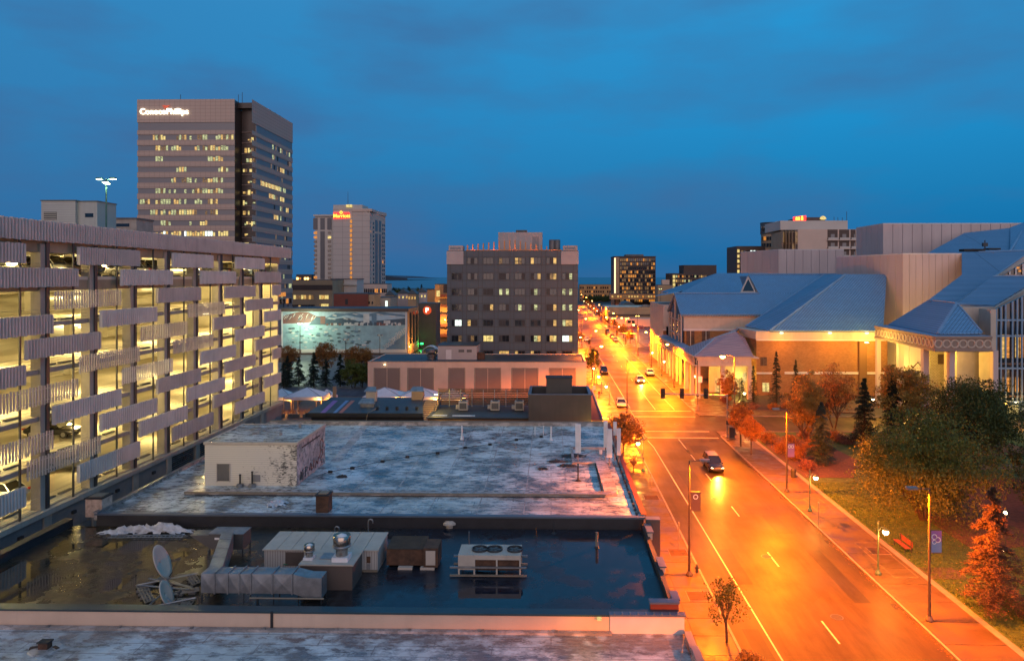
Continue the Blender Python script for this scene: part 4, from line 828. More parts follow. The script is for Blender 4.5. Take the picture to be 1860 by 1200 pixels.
# ============================================================ vehicles
def car_proto(paint, kind='sedan'):
    t = thing('parked_car', 'x', 'car'); Lh = 2.3 if kind == 'sedan' else 2.35; Hh = 1.45 if kind == 'sedan' else 1.75
    st = [(-Lh, .70, .38, .62), (-Lh+.12, .84, .28, .86 if kind == 'sedan' else 1.0), (-1.55, .90, .22, .95 if kind == 'sedan' else 1.08), (0, .91, .22, .93 if kind == 'sedan' else 1.05), (1.1, .91, .22, .92 if kind == 'sedan' else 1.03), (Lh-.5, .88, .24, .82 if kind == 'sedan' else .95), (Lh-.1, .80, .28, .66 if kind == 'sedan' else .80), (Lh, .68, .36, .56)]
    m = MB(); rings = []
    for y, w_, z0, z1 in st:
        b = len(m.v); m.v += [(-w_*.9, y, z0), (-w_, y, z0+.16), (-w_, y, (z0+z1)/2+.1), (-w_*.93, y, z1-.04), (-w_*.6, y, z1+.02), (w_*.6, y, z1+.02), (w_*.93, y, z1-.04), (w_, y, (z0+z1)/2+.1), (w_, y, z0+.16), (w_*.9, y, z0)]; rings.append(b)
    for a, b in zip(rings, rings[1:]):
        for i in range(10): j = (i+1) % 10; m.f.append((a+i, a+j, b+j, b+i)); m.mi.append(0)
    m.f.append(tuple(rings[0]+i for i in range(9, -1, -1))); m.f.append(tuple(rings[-1]+i for i in range(10))); m.mi += [0, 0]
    bo = m.build('body', paint, t, smooth=True, uv=False); ss = bo.modifiers.new('round', 'SUBSURF'); ss.levels = 2; ss.render_levels = 2
    zb = .90 if kind == 'sedan' else 1.02; r0, r1 = (-1.75, 1.05) if kind == 'sedan' else (-2.2, 1.05); q0, q1 = (-1.15, .25) if kind == 'sedan' else (-1.95, .3)
    m = MB(); B = [(-.84, r0), (.84, r0), (.84, r1), (-.84, r1)]; T = [(-.62, q0), (.62, q0), (.62, q1), (-.62, q1)]
    for k in range(4): j = (k+1) % 4; m.face([(*B[k], zb), (*B[j], zb), (*T[j], Hh-.05), (*T[k], Hh-.05)])
    m.build('window_glass', 'car_glass', t, uv=False)
    m = MB().prism([(-.64, q0-.04, Hh-.06), (.64, q0-.04, Hh-.06), (.62, q1+.04, Hh-.06), (-.62, q1+.04, Hh-.06)], (0, 0, .06))
    for k in range(4): m.tube((*B[k], zb-.02), (*T[k], Hh-.03), .04, n=4)
    for s in (-1, 1): m.tube((s*.85, (r0+r1)/2, zb-.02), (s*.64, (q0+q1)/2, Hh-.03), .035, n=4)
    m.build('roof', paint, t, uv=False)
    for s in (-1, 1):
        for y in (-1.42, 1.42):
            wv = MB().tube((s*.70, y, .33), (s*.92, y, .33), .33, n=14).build('wheel', 'rubber', t, uv=False); MB().tube((s*.921, y, .33), (s*.935, y, .33), .2, n=10).build('rim', 'rim', wv, uv=False)
        MB().box((s*.62-.16, Lh-.12, .60), (s*.62+.16, Lh-.02, .72)).build('headlight', 'lamp_clear', t, uv=False); MB().box((s*.66-.14, -Lh+.0, .68), (s*.66+.14, -Lh+.14, .84)).build('taillight', 'tail_red', t, uv=False)
        MB().box((s*.93-.09, .75, .92), (s*.93+.09, .95, 1.05)).build('mirror', paint, t, uv=False)
    MB().box((-.5, Lh-.03, .38), (.5, Lh+.01, .56)).build('grille', 'signal_black', t, uv=False); MB().box((-.28, -Lh-.02, .48), (.28, -Lh+.01, .62)).build('licence_plate', 'sign_white', t, uv=False)
    return t
CP = {}
def car(c, kind, loc, rz, label, group=None):
    k = (c, kind); lab = dict(label=label); 
    if group: lab['group'] = group
    if k not in CP: CP[k] = car_proto(c, kind); return place(CP[k], loc, rz, **lab)
    r = dup(CP[k], loc, rz, **lab)
    if not group and 'group' in r: del r['group']
    return r
grp = 'cars parked on the top covered deck of the garage'
for px, cc, kd, lb in ((25, 'car_black', 'sedan', 'black car at the left edge of the garage top deck'), (95, 'car_white', 'suv', 'white wagon parked on the garage top deck between the first two columns'), (140, 'car_silver', 'suv', 'silver suv just left of the second garage column, top deck'),
        (190, 'car_silver', 'sedan', 'silver blue car lit by a lamp on the garage top deck'), (262, 'car_white', 'suv', 'white suv beside the fourth garage column, top deck'), (322, 'car_white', 'sedan', 'white car with bright wheel showing on the garage top deck'), (245, 'car_silver', 'sedan', 'second silver sedan, parked left of the white suv on the top deck'),
        (388, 'car_grey', 'suv', 'grey pickup sized car near the far end of the garage top deck'), (416, 'car_silver', 'suv', 'silver suv near the far end of the garage top deck'), (450, 'car_blue', 'suv', 'dark blue suv farthest along the garage top deck')):
    p = onp(px, 480, (-41.8, 0, 0), (1, 0, 0)); car(cc, kd, (-41.6-R.random()*.5, p.y, 24.05), -math.pi/2+R.uniform(-.06, .06) if R.random() < .5 else math.pi/2, lb, grp)
for k, (y, z, cc, kd) in enumerate(((60.5, 10.05, 'car_black', 'sedan'), (54, 6.55, 'car_white', 'sedan'), (63, 6.55, 'car_silver', 'suv'))):
    car(cc, kd, (-43.6, y, z), math.pi/2 if k % 2 else -math.pi/2, '%s car parked on garage deck %d below the top one, %s along it' % (cc[4:], round((24.05-z)/3.5), 'near' if y < 58 else 'midway' if y < 72 else 'far'), 'cars parked on the lower garage decks')
# street cars
car('car_silver', 'sedan', (11.0+2.0, 127.6+2.5, 0.0), math.pi, 'silver car parked at the left kerb beside the pale office block')
# ============================================================ generic block with windows
def block(name, label, cat, px0, px1, pyt, Y, depth, wall, z0=0, cap='dark_roof', caph=.3, grp=None, over=0., **k):
    a, b = at(px0, pyt, Y), at(px1, pyt, Y); t = thing(name, label, cat, ((a.x+b.x)/2, Y+depth/2, 0), grp)
    MB().box((a.x, Y, z0), (b.x, Y+depth, a.z)).build('wall', wall, t)
    ib('roof', cap, (a.x-over, Y-over, a.z), (b.x+over, Y+depth, a.z+caph), t); return t, a.x, b.x, a.z
def wins(t, Y, xs, zs, w_, h, mats, frame=None, seed=1, face='y', proud=.04):
    """window panes on a wall; face y: wall plane at y=Y looking south, face x: wall plane at x=Y"""
    rr = random.Random(seed)
    for z in zs:
        for x in xs:
            m = mats[rr.randrange(len(mats))]
            if m is None: continue
            if face == 'y': ib('window', m, (x-w_/2, Y-proud, z), (x+w_/2, Y+.02, z+h), t)
            else: ib('window', m, (Y-.02, x-w_/2, z), (Y+proud, x+w_/2, z+h), t)
def span(a, b, n): return [a+(b-a)*(i+.5)/n for i in range(n)]

# ---------------------------------------------------------- restaurant block behind the white roof
Y = 97; t = thing('restaurant', 'low dark roofed restaurant building with stripes and dust on its roof', 'building', (-24, 103, 0))
za = 4.9; xa, xb = at(555, 753, Y).x, at(768, 753, Y).x; xa2 = at(600, 722, 110).x; xb2 = at(768, 722, 110).x
MB().prism([(xa+.6, Y+.6, 0), (xb, Y+.6, 0), (xb2, 110, 0), (xa2+.4, 110, 0)], (0, 0, za-.45)).build('wall', 'membrane_wall', t)
MB().prism([(xa, Y, za-.45), (xb, Y, za-.45), (xb2, 110.5, za-.45), (xa2, 110.5, za-.45)], (0, 0, .45)).build('roof', 'dark_roof', t)
ib('fascia', 'soot', (xa, Y-.12, za-.4), (xb, Y-.02, za+.15), t)
for (x_, w_, mm_) in ((581, 9, 'banner_violet'), (604, 6, 'banner_blue'), (614, 7, 'logo_orange')):
    a, b = gz(x_, 750, za+.02), gz(x_+w_, 750, za+.02); c_, d_ = gz(x_+w_+24, 727, za+.02), gz(x_+24, 727, za+.02); MB().face([a, b, c_, d_]).build('roof_stripe', mm_, t)
for k, (px, py, s_, h_) in enumerate(((675, 728, 1.5, 1.5), (668, 738, 2.0, .5), (759, 725, 1.8, 1.3))):
    c = gz(px, py, za); q = thing('kitchen_vent', ['pale kitchen exhaust box on the restaurant roof, left one', 'low silver duct cluster at the middle of the restaurant roof', 'tan exhaust box beside the yellow stair'][k], 'vent', c)
    MB().box((c.x-s_/2, c.y-.5, za), (c.x+s_/2, c.y+.6, za+h_)).build('casing', ['cream_paint', 'galvanised', 'tan_facade'][k], q)
    MB().prism([(c.x-s_/2-.3, c.y-.6, za+h_), (c.x+s_/2+.1, c.y-.6, za+h_), (c.x+s_/2-.2, c.y+.5, za+h_+.5), (c.x-s_/2, c.y+.5, za+h_+.5)], (0, .1, .12)).build('hood', 'galvanised', q)
for k in range(5):
    c = gz(685+k*18, 744, za); q = thing('roof_vent', 'small dark vent stub, %s from the left in the row on the restaurant roof' % ['first', 'second', 'third', 'fourth', 'fifth'][k], 'vent', c, 'vent stubs in a row on the restaurant roof'); MB().lathe(c, [(.22, 0), (.2, .35), (.3, .38), (.1, .5)], 8).build('stub', 'soot', q)
c = thing('roof_pipe_run', 'pale pipe bending down over the edge of the restaurant roof', 'pipe', gz(650, 750, za)); MB().path([gz(690, 738, za+.2), gz(668, 750, za+.2), at(664, 768, 96.8)], .06, 5).build('pipe', 'kerb_stone', c)
# yellow lit stair
t = thing('outdoor_stair', 'yellow lit outdoor stair between restaurant roof and rooftop deck', 'stair', gz(772, 760, 1)); 
p0 = at(768, 768, 97.5); p1 = at(786, 727, 105); n = 12
for k in range(n):
    p = p0.lerp(p1, k/(n-1)); ib('tread', 'tan_facade', (p.x-1.1, p.y-.16, p.z-.06), (p.x+1.1, p.y+.28, p.z+.04), t)
MB().tube(p0+V((-1.2, 0, .9)), p1+V((-1.2, 0, .9)), .04, n=5).tube(p0+V((1.2, 0, .9)), p1+V((1.2, 0, .9)), .04, n=5).build('handrail', 'steel_dark', t); MB().tube(p0+V((-1.2, 0, -.1)), p1+V((-1.2, 0, -.1)), .1, n=4).tube(p0+V((1.2, 0, -.1)), p1+V((1.2, 0, -.1)), .1, n=4).build('stringer', 'steel_dark', t)
l_ = MB().box((p0.x+1.0, 101, 6.9), (p0.x+1.5, 101.3, 7.0)).build('wall_light', 'tube_glow', t, uv=False); lamp('stair_light', 'POINT', (p0.x+1.4, 101, 6.7), 420, (1, .66, .10), l_, .15)
# rooftop deck with slatted fence
t = thing('deck_building', 'dark flat roofed wing with slatted timber screen fence', 'building', (-9, 100, 0)); zd = 4.4; xa, xb = at(778, 760, 97).x, at(968, 760, 97).x
MB().box((xa, 97, 0), (xb, 108, zd)).build('wall', 'membrane_wall', t); ib('roof', 'dark_roof', (xa-.2, 96.7, zd), (xb, 108, zd+.12), t)
ib('fascia', 'block_low', (xa, 96.6, zd-1.6), (xb, 96.99, zd-.1), t); ib('skylight', 'white_paint', (at(822, 758, 98).x, 97.6, zd+.12), (at(863, 758, 98).x, 98.1, zd+.2), t); ib('skylight', 'white_paint', (at(785, 758, 98).x, 97.7, zd+.12), (at(812, 758, 98).x, 98.3, zd+.2), t)
for px in (800, 832): 
    l_ = MB().box((at(px, 768, 96.4).x-.2, 96.3, 3.5), (at(px, 768, 96.4).x+.2, 96.6, 3.6)).build('wall_light', 'tube_glow', t, uv=False); lamp('deck_light', 'POINT', (at(px, 768, 96.4).x, 96.0, 3.3), 60, (1, .75, .15), l_, .1)
f = thing('slat_fence', 'tall brown slatted timber fence with grey posts on the rooftop deck', 'fence', (-9, 105, zd+.12)); xa, xb = at(796, 738, 105).x, at(960, 738, 105).x
for k in range(9): x_ = xa+(xb-xa)*k/8; ib('post', 'galvanised', (x_-.06, 104.9, zd+.12), (x_+.06, 105.02, zd+2.75), f)
for k in range(9):
    for s_ in range(8): ib('slat', 'wood', (xa+s_*(xb-xa)/8+.03, 105.03, zd+.35+k*.26), (xa+(s_+1)*(xb-xa)/8-.03, 105.09, zd+.54+k*.26), f)
ib('top_rail', 'wood', (xa, 104.86, zd+2.75), (xb, 105.1, zd+2.83), f)

gr = 'three rooftop air conditioners by the slatted fence'
for px, lb in ((841, 'left of three pale air conditioners in front of the slatted fence'), (899, 'middle of three pale air conditioners in front of the slatted fence'), (943, 'right of three pale air conditioners in front of the slatted fence, touching a short duct')):
    c = gz(px, 747, zd+.12); q = thing('air_conditioner', lb, 'air conditioner', c, gr); MB().box((c.x-.65, c.y, c.z+.15), (c.x+.65, c.y+1.1, c.z+1.45)).build('casing', 'cream_paint', q)
    MB().lathe(c+V((0, .55, 1.45)), [(.45, 0), (.45, .08), (.1, .1)], 12).build('fan_cover', 'steel_dark', q); ib('grille', 'grey_duct', (c.x-.5, c.y-.03, c.z+.35), (c.x+.5, c.y, c.z+1.2), q); ib('foot', 'soot', (c.x-.6, c.y+.1, c.z), (c.x+.6, c.y+1.0, c.z+.15), q)
    ib('side_box', 'cream_paint', (c.x-1.1, c.y+.3, c.z+.3), (c.x-.66, c.y+.9, c.z+.8), q)
# dark box with recessed roof and stack
t = thing('dark_box_building', 'plain dark taupe box building with recessed roof and stubby stack', 'building', (1, 98, 0)); Y = 95; xa, xb = at(960, 718, Y).x, at(1074, 718, Y).x; zt = at(1000, 717, Y).z
MB().box((xa, Y, 0), (xb, Y+.35, zt)).box((xa, Y+.35, 0), (xa+.3, 102, zt)).box((xb-.3, Y+.35, 0), (xb, 102, zt)).box((xa, 102, 0), (xb, 102.3, zt)).build('wall', 'dark_box', t)
ib('roof', 'dark_roof', (xa+.3, Y+.35, 1), (xb-.3, 102, zt-1.1), t)
for a, b in (((xa-.05, Y-.05), (xb+.05, Y+.4)), ((xa-.05, Y+.4), (xa+.35, 101.95)), ((xb-.35, Y+.4), (xb+.05, 101.95)), ((xa-.05, 101.95), (xb+.05, 102.35))): ib('coping', 'cap_metal', (*a, zt), (*b, zt+.1), t)
c0, c1 = at(992, 700, 98.5), at(1039, 687, 98.5); MB().box((c0.x, 98.5, zt-1.1), (c1.x, 100.8, c1.z)).build('stack', 'dark_box', t); ib('stack_cap', 'soot', (c0.x-.08, 98.42, c1.z), (c1.x+.08, 100.88, c1.z+.1), t)
ib('roof_object', 'tarp', (at(980, 715, 97).x-.2, 97, zt-1.1), (at(980, 715, 97).x+.3, 97.4, zt-.5), t)
t = thing('red_annex', 'low reddish annex along the sidewalk beside the dark box building', 'building', (6.3, 108, 0)); MB().box((xb+.01, 95.2, 0), (7.0, 121, 4.5)).build('wall', 'orange_lit_facade', t); ib('roof', 'red_paint', (xb+.01, 95.15, 4.5), (7.05, 121, 4.62), t); ib('edge_trim', 'cap_metal', (6.9, 95.1, 4.62), (7.12, 121.05, 4.72), t)
ib('low_wall', 'tan_facade', (xb+.01, 94.6, 0), (7.0, 95.1, 3.4), t)
l_ = MB().box((6.2, 94.3, 3.7), (6.6, 94.55, 3.8)).build('wall_light', 'tube_glow', t, uv=False); lamp('alley_light', 'POINT', (6.4, 94.0, 3.5), 240, (1, .75, .15), l_, .1)

# ---------------------------------------------------------- tents
def tent(pxc, pyp, Y, w_, lb, n=1):
    c = at(pxc, pyp, Y); t = thing('canopy_tent', lb, 'tent', (c.x, Y, 0), 'white canopies on the restaurant plaza'); zt = c.z; ze = zt-1.35; h = w_/2; zp = ze-.55
    m = MB(); cs = [(c.x-h, Y-h*.7), (c.x+h, Y-h*.7), (c.x+h, Y+h*.7), (c.x-h, Y+h*.7)]
    for k in range(4): j = (k+1) % 4; m.face([(*cs[k], ze), (*cs[j], ze), (c.x, Y, zt)])
    m.build('roof_fabric', 'tent_fabric', t)
    m = MB()
    for k in range(4): j = (k+1) % 4; m.face([(*cs[k], ze), (*cs[j], ze), (*cs[j], zp), (*cs[k], zp)])
    m.build('valance', 'tent_fabric', t)
    for k in range(4): MB().tube((*cs[k], ze+.02), (c.x, Y, zt+.02), .05, n=4).build('ridge_pole', 'galvanised', t); MB().tube((*cs[k], .05), (*cs[k], ze), .07, n=6).build('post', 'tan_facade', t)
    l_ = MB().lathe((cs[1][0]-.3, cs[1][1]-.15, zp+.1), [(.08, 0), (.12, .1), (.05, .2)], 8).build('bulb', 'sodium_glow', t, uv=False); lamp('tent_light', 'POINT', (cs[1][0]-.3, cs[1][1]-.45, zp), 330, (1, .45, .08), l_, .12)
for px, py, Y, w_, lb in ((558, 703, 123, 6.6, 'fully visible canopy left of the plaza, near the garage corner'), (512, 705, 124, 4.6, 'canopy partly hidden behind the garage corner'), (594, 706, 126.5, 3.2, 'narrow canopy at the right end of the left pair'),
        (699, 703, 127, 7.0, 'left peaked canopy in front of the beige panelled building'), (764, 703, 127, 7.0, 'second peaked canopy in front of the beige panelled building'), (822, 706, 128, 5.5, 'canopy whose tip just shows behind the slatted fence')): tent(px, py, Y, w_, lb)
for k in range(7):
    x_ = -49+k*2.6; f_ = thing('planter_box', 'dark shrub planter, %s from the garage in the row by the canopies' % ['first', 'second', 'third', 'fourth', 'fifth', 'sixth', 'seventh'][k], 'planter', (x_, 118, .05), 'planters in a row on the plaza'); ib('box', 'concrete_dark', (x_-1, 118, .05), (x_+1, 118.6, .7), f_)
    m = MB(); rr = random.Random(k)
    for q in range(60):
        a = V((x_+rr.uniform(-.95, .95), 118.3+rr.uniform(-.3, .3), .7+rr.random()*.7)); d = V((rr.uniform(-.15, .15), rr.uniform(-.1, .1), .12)); e = V((rr.uniform(-.1, .1), .1, rr.uniform(-.1, .1))); m.face([a, a+d, a+d+e, a+e])
    m.build('shrub', 'leaf_rust_lit', f_, uv=False)
t = thing('entry_post', 'cream square post with small sign board right of the left canopies', 'post', at(607, 722, 117)); c = at(607, 722, 117); ib('post', 'tan_facade', (c.x-.25, 117, 0), (c.x+.25, 117.4, at(607, 702, 117).z), t); ib('sign_board', 'orange_lit_facade', (c.x-1.4, 117.1, 1.2), (c.x-.27, 117.2, 2.3), t)
t = thing('bollard', 'short pale bollard on the orange plaza paving', 'bollard', gz(539, 755, .05)); c = gz(539, 755, .05); MB().lathe(c, [(.22, 0), (.2, .9), (.12, 1.0)], 10).build('post', 'cream_paint', t); MB().lathe(c+V((0, 0, 1.0)), [(.12, 0), (.1, .12)], 8).build('cap', 'kerb_stone', t)

# ---------------------------------------------------------- beige panelled building
Y = 139; t = thing('beige_building', 'long low beige building with eight tall taupe shutter panels and flat blue roof', 'building', (-14, 146, 0)); x0, x1 = at(668, 657, Y).x, at(1065, 657, Y).x; zt = at(800, 657, Y).z
MB().box((x0, Y, 0), (x1, 154, zt-.3)).build('wall', 'beige_stucco', t); ib('roof', 'dark_roof', (x0+.3, Y+.3, zt-.3), (x1-.3, 154, zt-.12), t)
for a, b in (((x0, Y), (x1, Y+.3)), ((x0, 153.7), (x1, 154))): ib('parapet', 'beige_stucco', (*a, zt-.3), (*b, zt+.02), t)
for x_ in (x0, x1-.3): ib('parapet', 'beige_stucco', (x_, Y+.3, zt-.3), (x_+.3, 153.7, zt+.02), t)
ib('coping', 'kerb_stone', (x0-.08, Y-.08, zt+.02), (x1+.08, Y+.32, zt+.1), t)
for a, b in ((680, 726), (741, 787), (815, 844), (863, 909), (930, 977), (998, 1045)):
    xa, xb = at(a, 680, Y).x, at(b, 680, Y).x; z0_, z1_ = at(a, 712, Y).z, at(a, 669, Y).z; mid = (xa+xb)/2; n = 2 if b-a > 35 else 1
    m = MB()
    for q in ((xa-.1, xa), (xb, xb+.1)): m.box((q[0], Y-.06, z0_), (q[1], Y+.05, z1_))
    m.box((xa-.1, Y-.06, z1_), (xb+.1, Y+.05, z1_+.12)); m.build('opening_frame', 'kerb_stone', t)
    for k in range(n): ib('shutter_panel', 'panel_taupe', (xa+(xb-xa)*k/n+.06, Y-.03, z0_), (xa+(xb-xa)*(k+1)/n-.06, Y+.02, z1_-.02), t)
h = thing('roof_hut', 'pale pink hut with door and louvres on the beige building roof', 'hut', at(832, 650, 144)); Y = 143.5; xa, xb = at(795, 650, Y).x, at(866, 650, Y).x; z1_ = at(820, 628, Y).z
MB().box((xa, Y, zt-.1), (xb, Y+7, z1_)).build('wall', 'hotel_light', h); ib('roof', 'dark_roof', (xa-.1, Y-.1, z1_), (xb+.1, Y+7.1, z1_+.15), h); ib('door', 'pac_white', (at(810, 650, Y).x, Y-.03, zt), (at(820, 650, Y).x, Y+.02, z1_-.8), h)
for a, b in ((833, 843), (848, 857)): ib('louvre', 'concrete_dark', (at(a, 640, Y).x, Y-.03, z1_-1.3), (at(b, 640, Y).x, Y+.02, z1_-.75), h)
c = at(873, 654, Y); MB().box((xb+.05, Y+.5, zt-.1), (xb+1.5, Y+2, zt+1.3)).build('rooftop_unit', 'rust', h)
c = at(784, 651, 145); q = thing('turbine_vent', 'small metal turbine vent left of the roof hut', 'vent', c); MB().lathe((c.x, 145, zt-.1), [(.9, 0), (.8, .4), (1.1, .5), (1.1, .9), (.4, 1.3), (1.3, 1.4), (1.2, 2.0), (.2, 2.2)], 14).build('turbine', 'grey_duct', q)
l_ = MB().box((x0+3.3, 138.6, zt-.6), (x0+3.6, 138.9, zt-.5)).build('wall_light', 'tube_glow', t, uv=False)

# ---------------------------------------------------------- grey hotel
Y = 158; t = thing('grey_hotel', 'eight storey grey block with paired windows and a row of lit fins on its roof', 'hotel', (-9, 166, 0)); x0, x1 = at(812, 460, Y).x, at(1050, 460, Y).x; zt = at(900, 456, Y).z
MB().box((x0, Y, 0), (x1, Y+16, zt)).build('wall', 'hotel_grey', t); ib('roof', 'dark_roof', (x0, Y, zt), (x1, Y+16, zt+.12), t)
for px0, px1_ in ((812, 841), (1020, 1050)):
    a, b = at(px0, 456, Y), at(px1_, 480, Y); MB().box((a.x-.1, Y-.12, b.z), (b.x+.1, Y-.005, a.z)).build('corner_panel', 'hotel_light', t)
    a, b = at(px0+3, 446, Y), at(px1_-1, 456, Y); MB().box((a.x, Y-.1, zt+.12), (b.x, Y+4, a.z)).build('corner_box', 'hotel_light', t); ib('corner_screen', 'glass_sky', (a.x+.4, Y-.14, zt+.4), (b.x-.4, Y-.1, a.z-.4), t)
XC = [at(829.5+28.7*k, 500, Y).x for k in range(8)]; ZR = [at(900, 479+28.15*k, Y).z for k in range(7)]
for k in range(8):                                              # joints
    for dx in (-1.35, 1.35): ib('vertical_joint', 'hotel_grey_joint', (XC[k]+dx-.04, Y-.02, 2), (XC[k]+dx+.04, Y+.01, zt), t)
for z in ZR:
    for dz in (-.25, 1.55): ib('floor_joint', 'hotel_grey_joint', (x0, Y-.03, z+dz-.04), (x1, Y+.008, z+dz+.04), t)
FM = MB(); 
for a, b in (((-1.15, -.72), (-1.09, .72)), ((1.09, -.72), (1.15, .72)), ((-.42, -.66), (-.36, .66)), ((.36, -.66), (.42, .66))): FM.box((a[0], -.06, a[1]), (b[0], .03, b[1]))
FM.box((-1.15, -.06, -.72), (1.15, .03, -.66)); FM.box((-1.15, -.06, .66), (1.15, .03, .72)); fm = bpy.data.meshes.new('window_frame'); fm.from_pydata(FM.v, [], FM.f); fm.materials.append(getm('hotel_light')); fmd = fm.copy(); fmd.materials.clear(); fmd.materials.append(getm('steel_dark'))
LIT = {(0, 0): 'gdd', (0, 3): 'add', (0, 4): 'wad', (0, 5): 'wdd', (0, 6): 'dcw', (1, 1): 'dcd', (1, 5): 'cdw', (1, 6): 'caw', (1, 7): 'dcg', (2, 2): 'ccc', (2, 3): 'gdg', (2, 5): 'cgd', (2, 7): 'gdg', (3, 2): 'ccw', (3, 4): 'dgd', (3, 5): 'cgd', (3, 6): 'ccw', (3, 7): 'gdg', (4, 0): 'dWW', (4, 1): 'wcc', (4, 6): 'ccw', (4, 7): 'gww', (5, 0): 'dda', (5, 1): 'cad', (5, 2): 'yyy', (5, 3): 'cdd', (5, 5): 'dgw', (5, 6): 'dwy', (5, 7): 'WWy', (6, 3): 'www', (6, 0): 'cda', (6, 4): 'wdd', (6, 5): 'wdd'}
MM = {'d': 'glass_dark', 'c': 'curtain', 'w': 'win_warm', 'g': 'win_green', 'W': 'win_white', 'a': 'win_dim', 'y': 'win_yellow'}
for r, z in enumerate(ZR):
    for k, x in enumerate(XC):
        s_ = LIT.get((r, k)) or ''.join(R.choice('dddc') for _ in range(3)); fo = link('window', fmd, t, (x, Y-.01, z+.66))
        for q in range(3):
            cx = x+(-.76, 0, .76)[q]; hw = (.33, .36, .33)[q]; pane = link('pane', ub(MM[s_[q]]), t, (cx, Y-.012, z+.66)); pane.scale = (hw*2, .05, 1.32)
for k in range(16):
    px = 849+k*9.6; hh = (445+(436-445)*min(1, k/8) if k < 9 else 436+(449-436)*(k-9)/7); a = at(px, hh, Y+1)
    ib('roof_fin', 'orange_lit_facade', (a.x-.12, Y+1, zt+.12), (a.x+.12, Y+1.8, a.z), t)
ib('fin_rail', 'orange_lit_facade', (XC[0]+2, Y+.9, zt+.12), (x1-3.6, Y+1.0, zt+.35), t)
for k in range(5): l_ = MB().box((XC[1]+k*4.6, Y+.3, zt+.12), (XC[1]+.4+k*4.6, Y+.5, zt+.25)).build('roof_light', 'tail_red', t, uv=False); lamp('fin_light', 'POINT', (XC[1]+.2+k*4.6, Y+.2, zt+.6), 55, (1, .22, .06), l_, .1)
a, b = at(905, 422, Y+7), at(985, 422, Y+7); MB().box((a.x, Y+7, zt+.1), (b.x, Y+13, a.z)).build('penthouse', 'hotel_light', t); ib('penthouse_recess', 'grey_paint', (at(967, 430, Y+7).x, Y+6.95, zt+.4), (at(979, 430, Y+7).x, Y+7, a.z-1), t); ib('penthouse_vent', 'steel_dark', (at(937, 420, Y+8).x, Y+8, a.z), (at(957, 420, Y+8).x, Y+11, a.z+.6), t)
for px in (1003, 1012): c = at(px, 437, Y+5); MB().lathe((c.x, Y+5, zt+.12), [(.75, 0), (.75, c.z-zt), (.6, c.z-zt+.1)], 12).build('roof_tank', 'grey_duct', t, smooth=True)
ib('side_balcony', 'brown_facade', (x0-1, Y+1, zt-9.5), (x0-.01, Y+5, zt-7.5), t)
# ---------------------------------------------------------- oil company tower
Y = 255; t = thing('office_tower', 'tall stone coloured office tower with strip windows and lit company sign', 'tower', (-130, 275, 0))
xa, xn, xc = at(250, 182, Y).x, at(426, 180, Y).x, at(457, 180, Y).x; zt = at(250, 181, Y).z; Y2 = Y+41
MB().box((xa, Y+.4, 0), (xn, Y2, zt-.3)).box((xn, Y+6, 0), (xc-.3, Y2, zt-3)).build('core', 'tower_dark', t)
MB().box((xc-.3, Y+6, 0), (xc-.25, Y2-.3, zt-.4)).build('core_face', 'tower_dark', t)
zs = [at(300, 249.5+19.42*k, Y).z for k in range(17)]       # centre of each window strip
hw = .98; hs = 3.9
def spandrels(edge):
    for i, z in enumerate([at(300, 229.5, Y).z]+zs):
        pass
levels = [at(300, 229.5, Y).z]+zs
ztop = zt; bands = []
for i, z in enumerate(levels):
    h = 1.45 if i == 0 else hw; bands.append((z+h, ztop)); ztop = z-h
bands.append((0, ztop))
for z0_, z1_ in bands:
    MB().box((xa-.2, Y, z0_), (xn, Y+.5, z1_)).build('spandrel', 'tile_face', t)
    MB().box((xc-.4, Y+4.4, z0_), (xc, Y2, z1_)).build('spandrel', 'tile_face', t)
    MB().prism([(xc, Y+.3, z0_), (xc, Y+4.39, z0_), (xc-.5, Y+4.39, z0_)], (0, 0, z1_-z0_)).build('spandrel', 'tile_face', t)
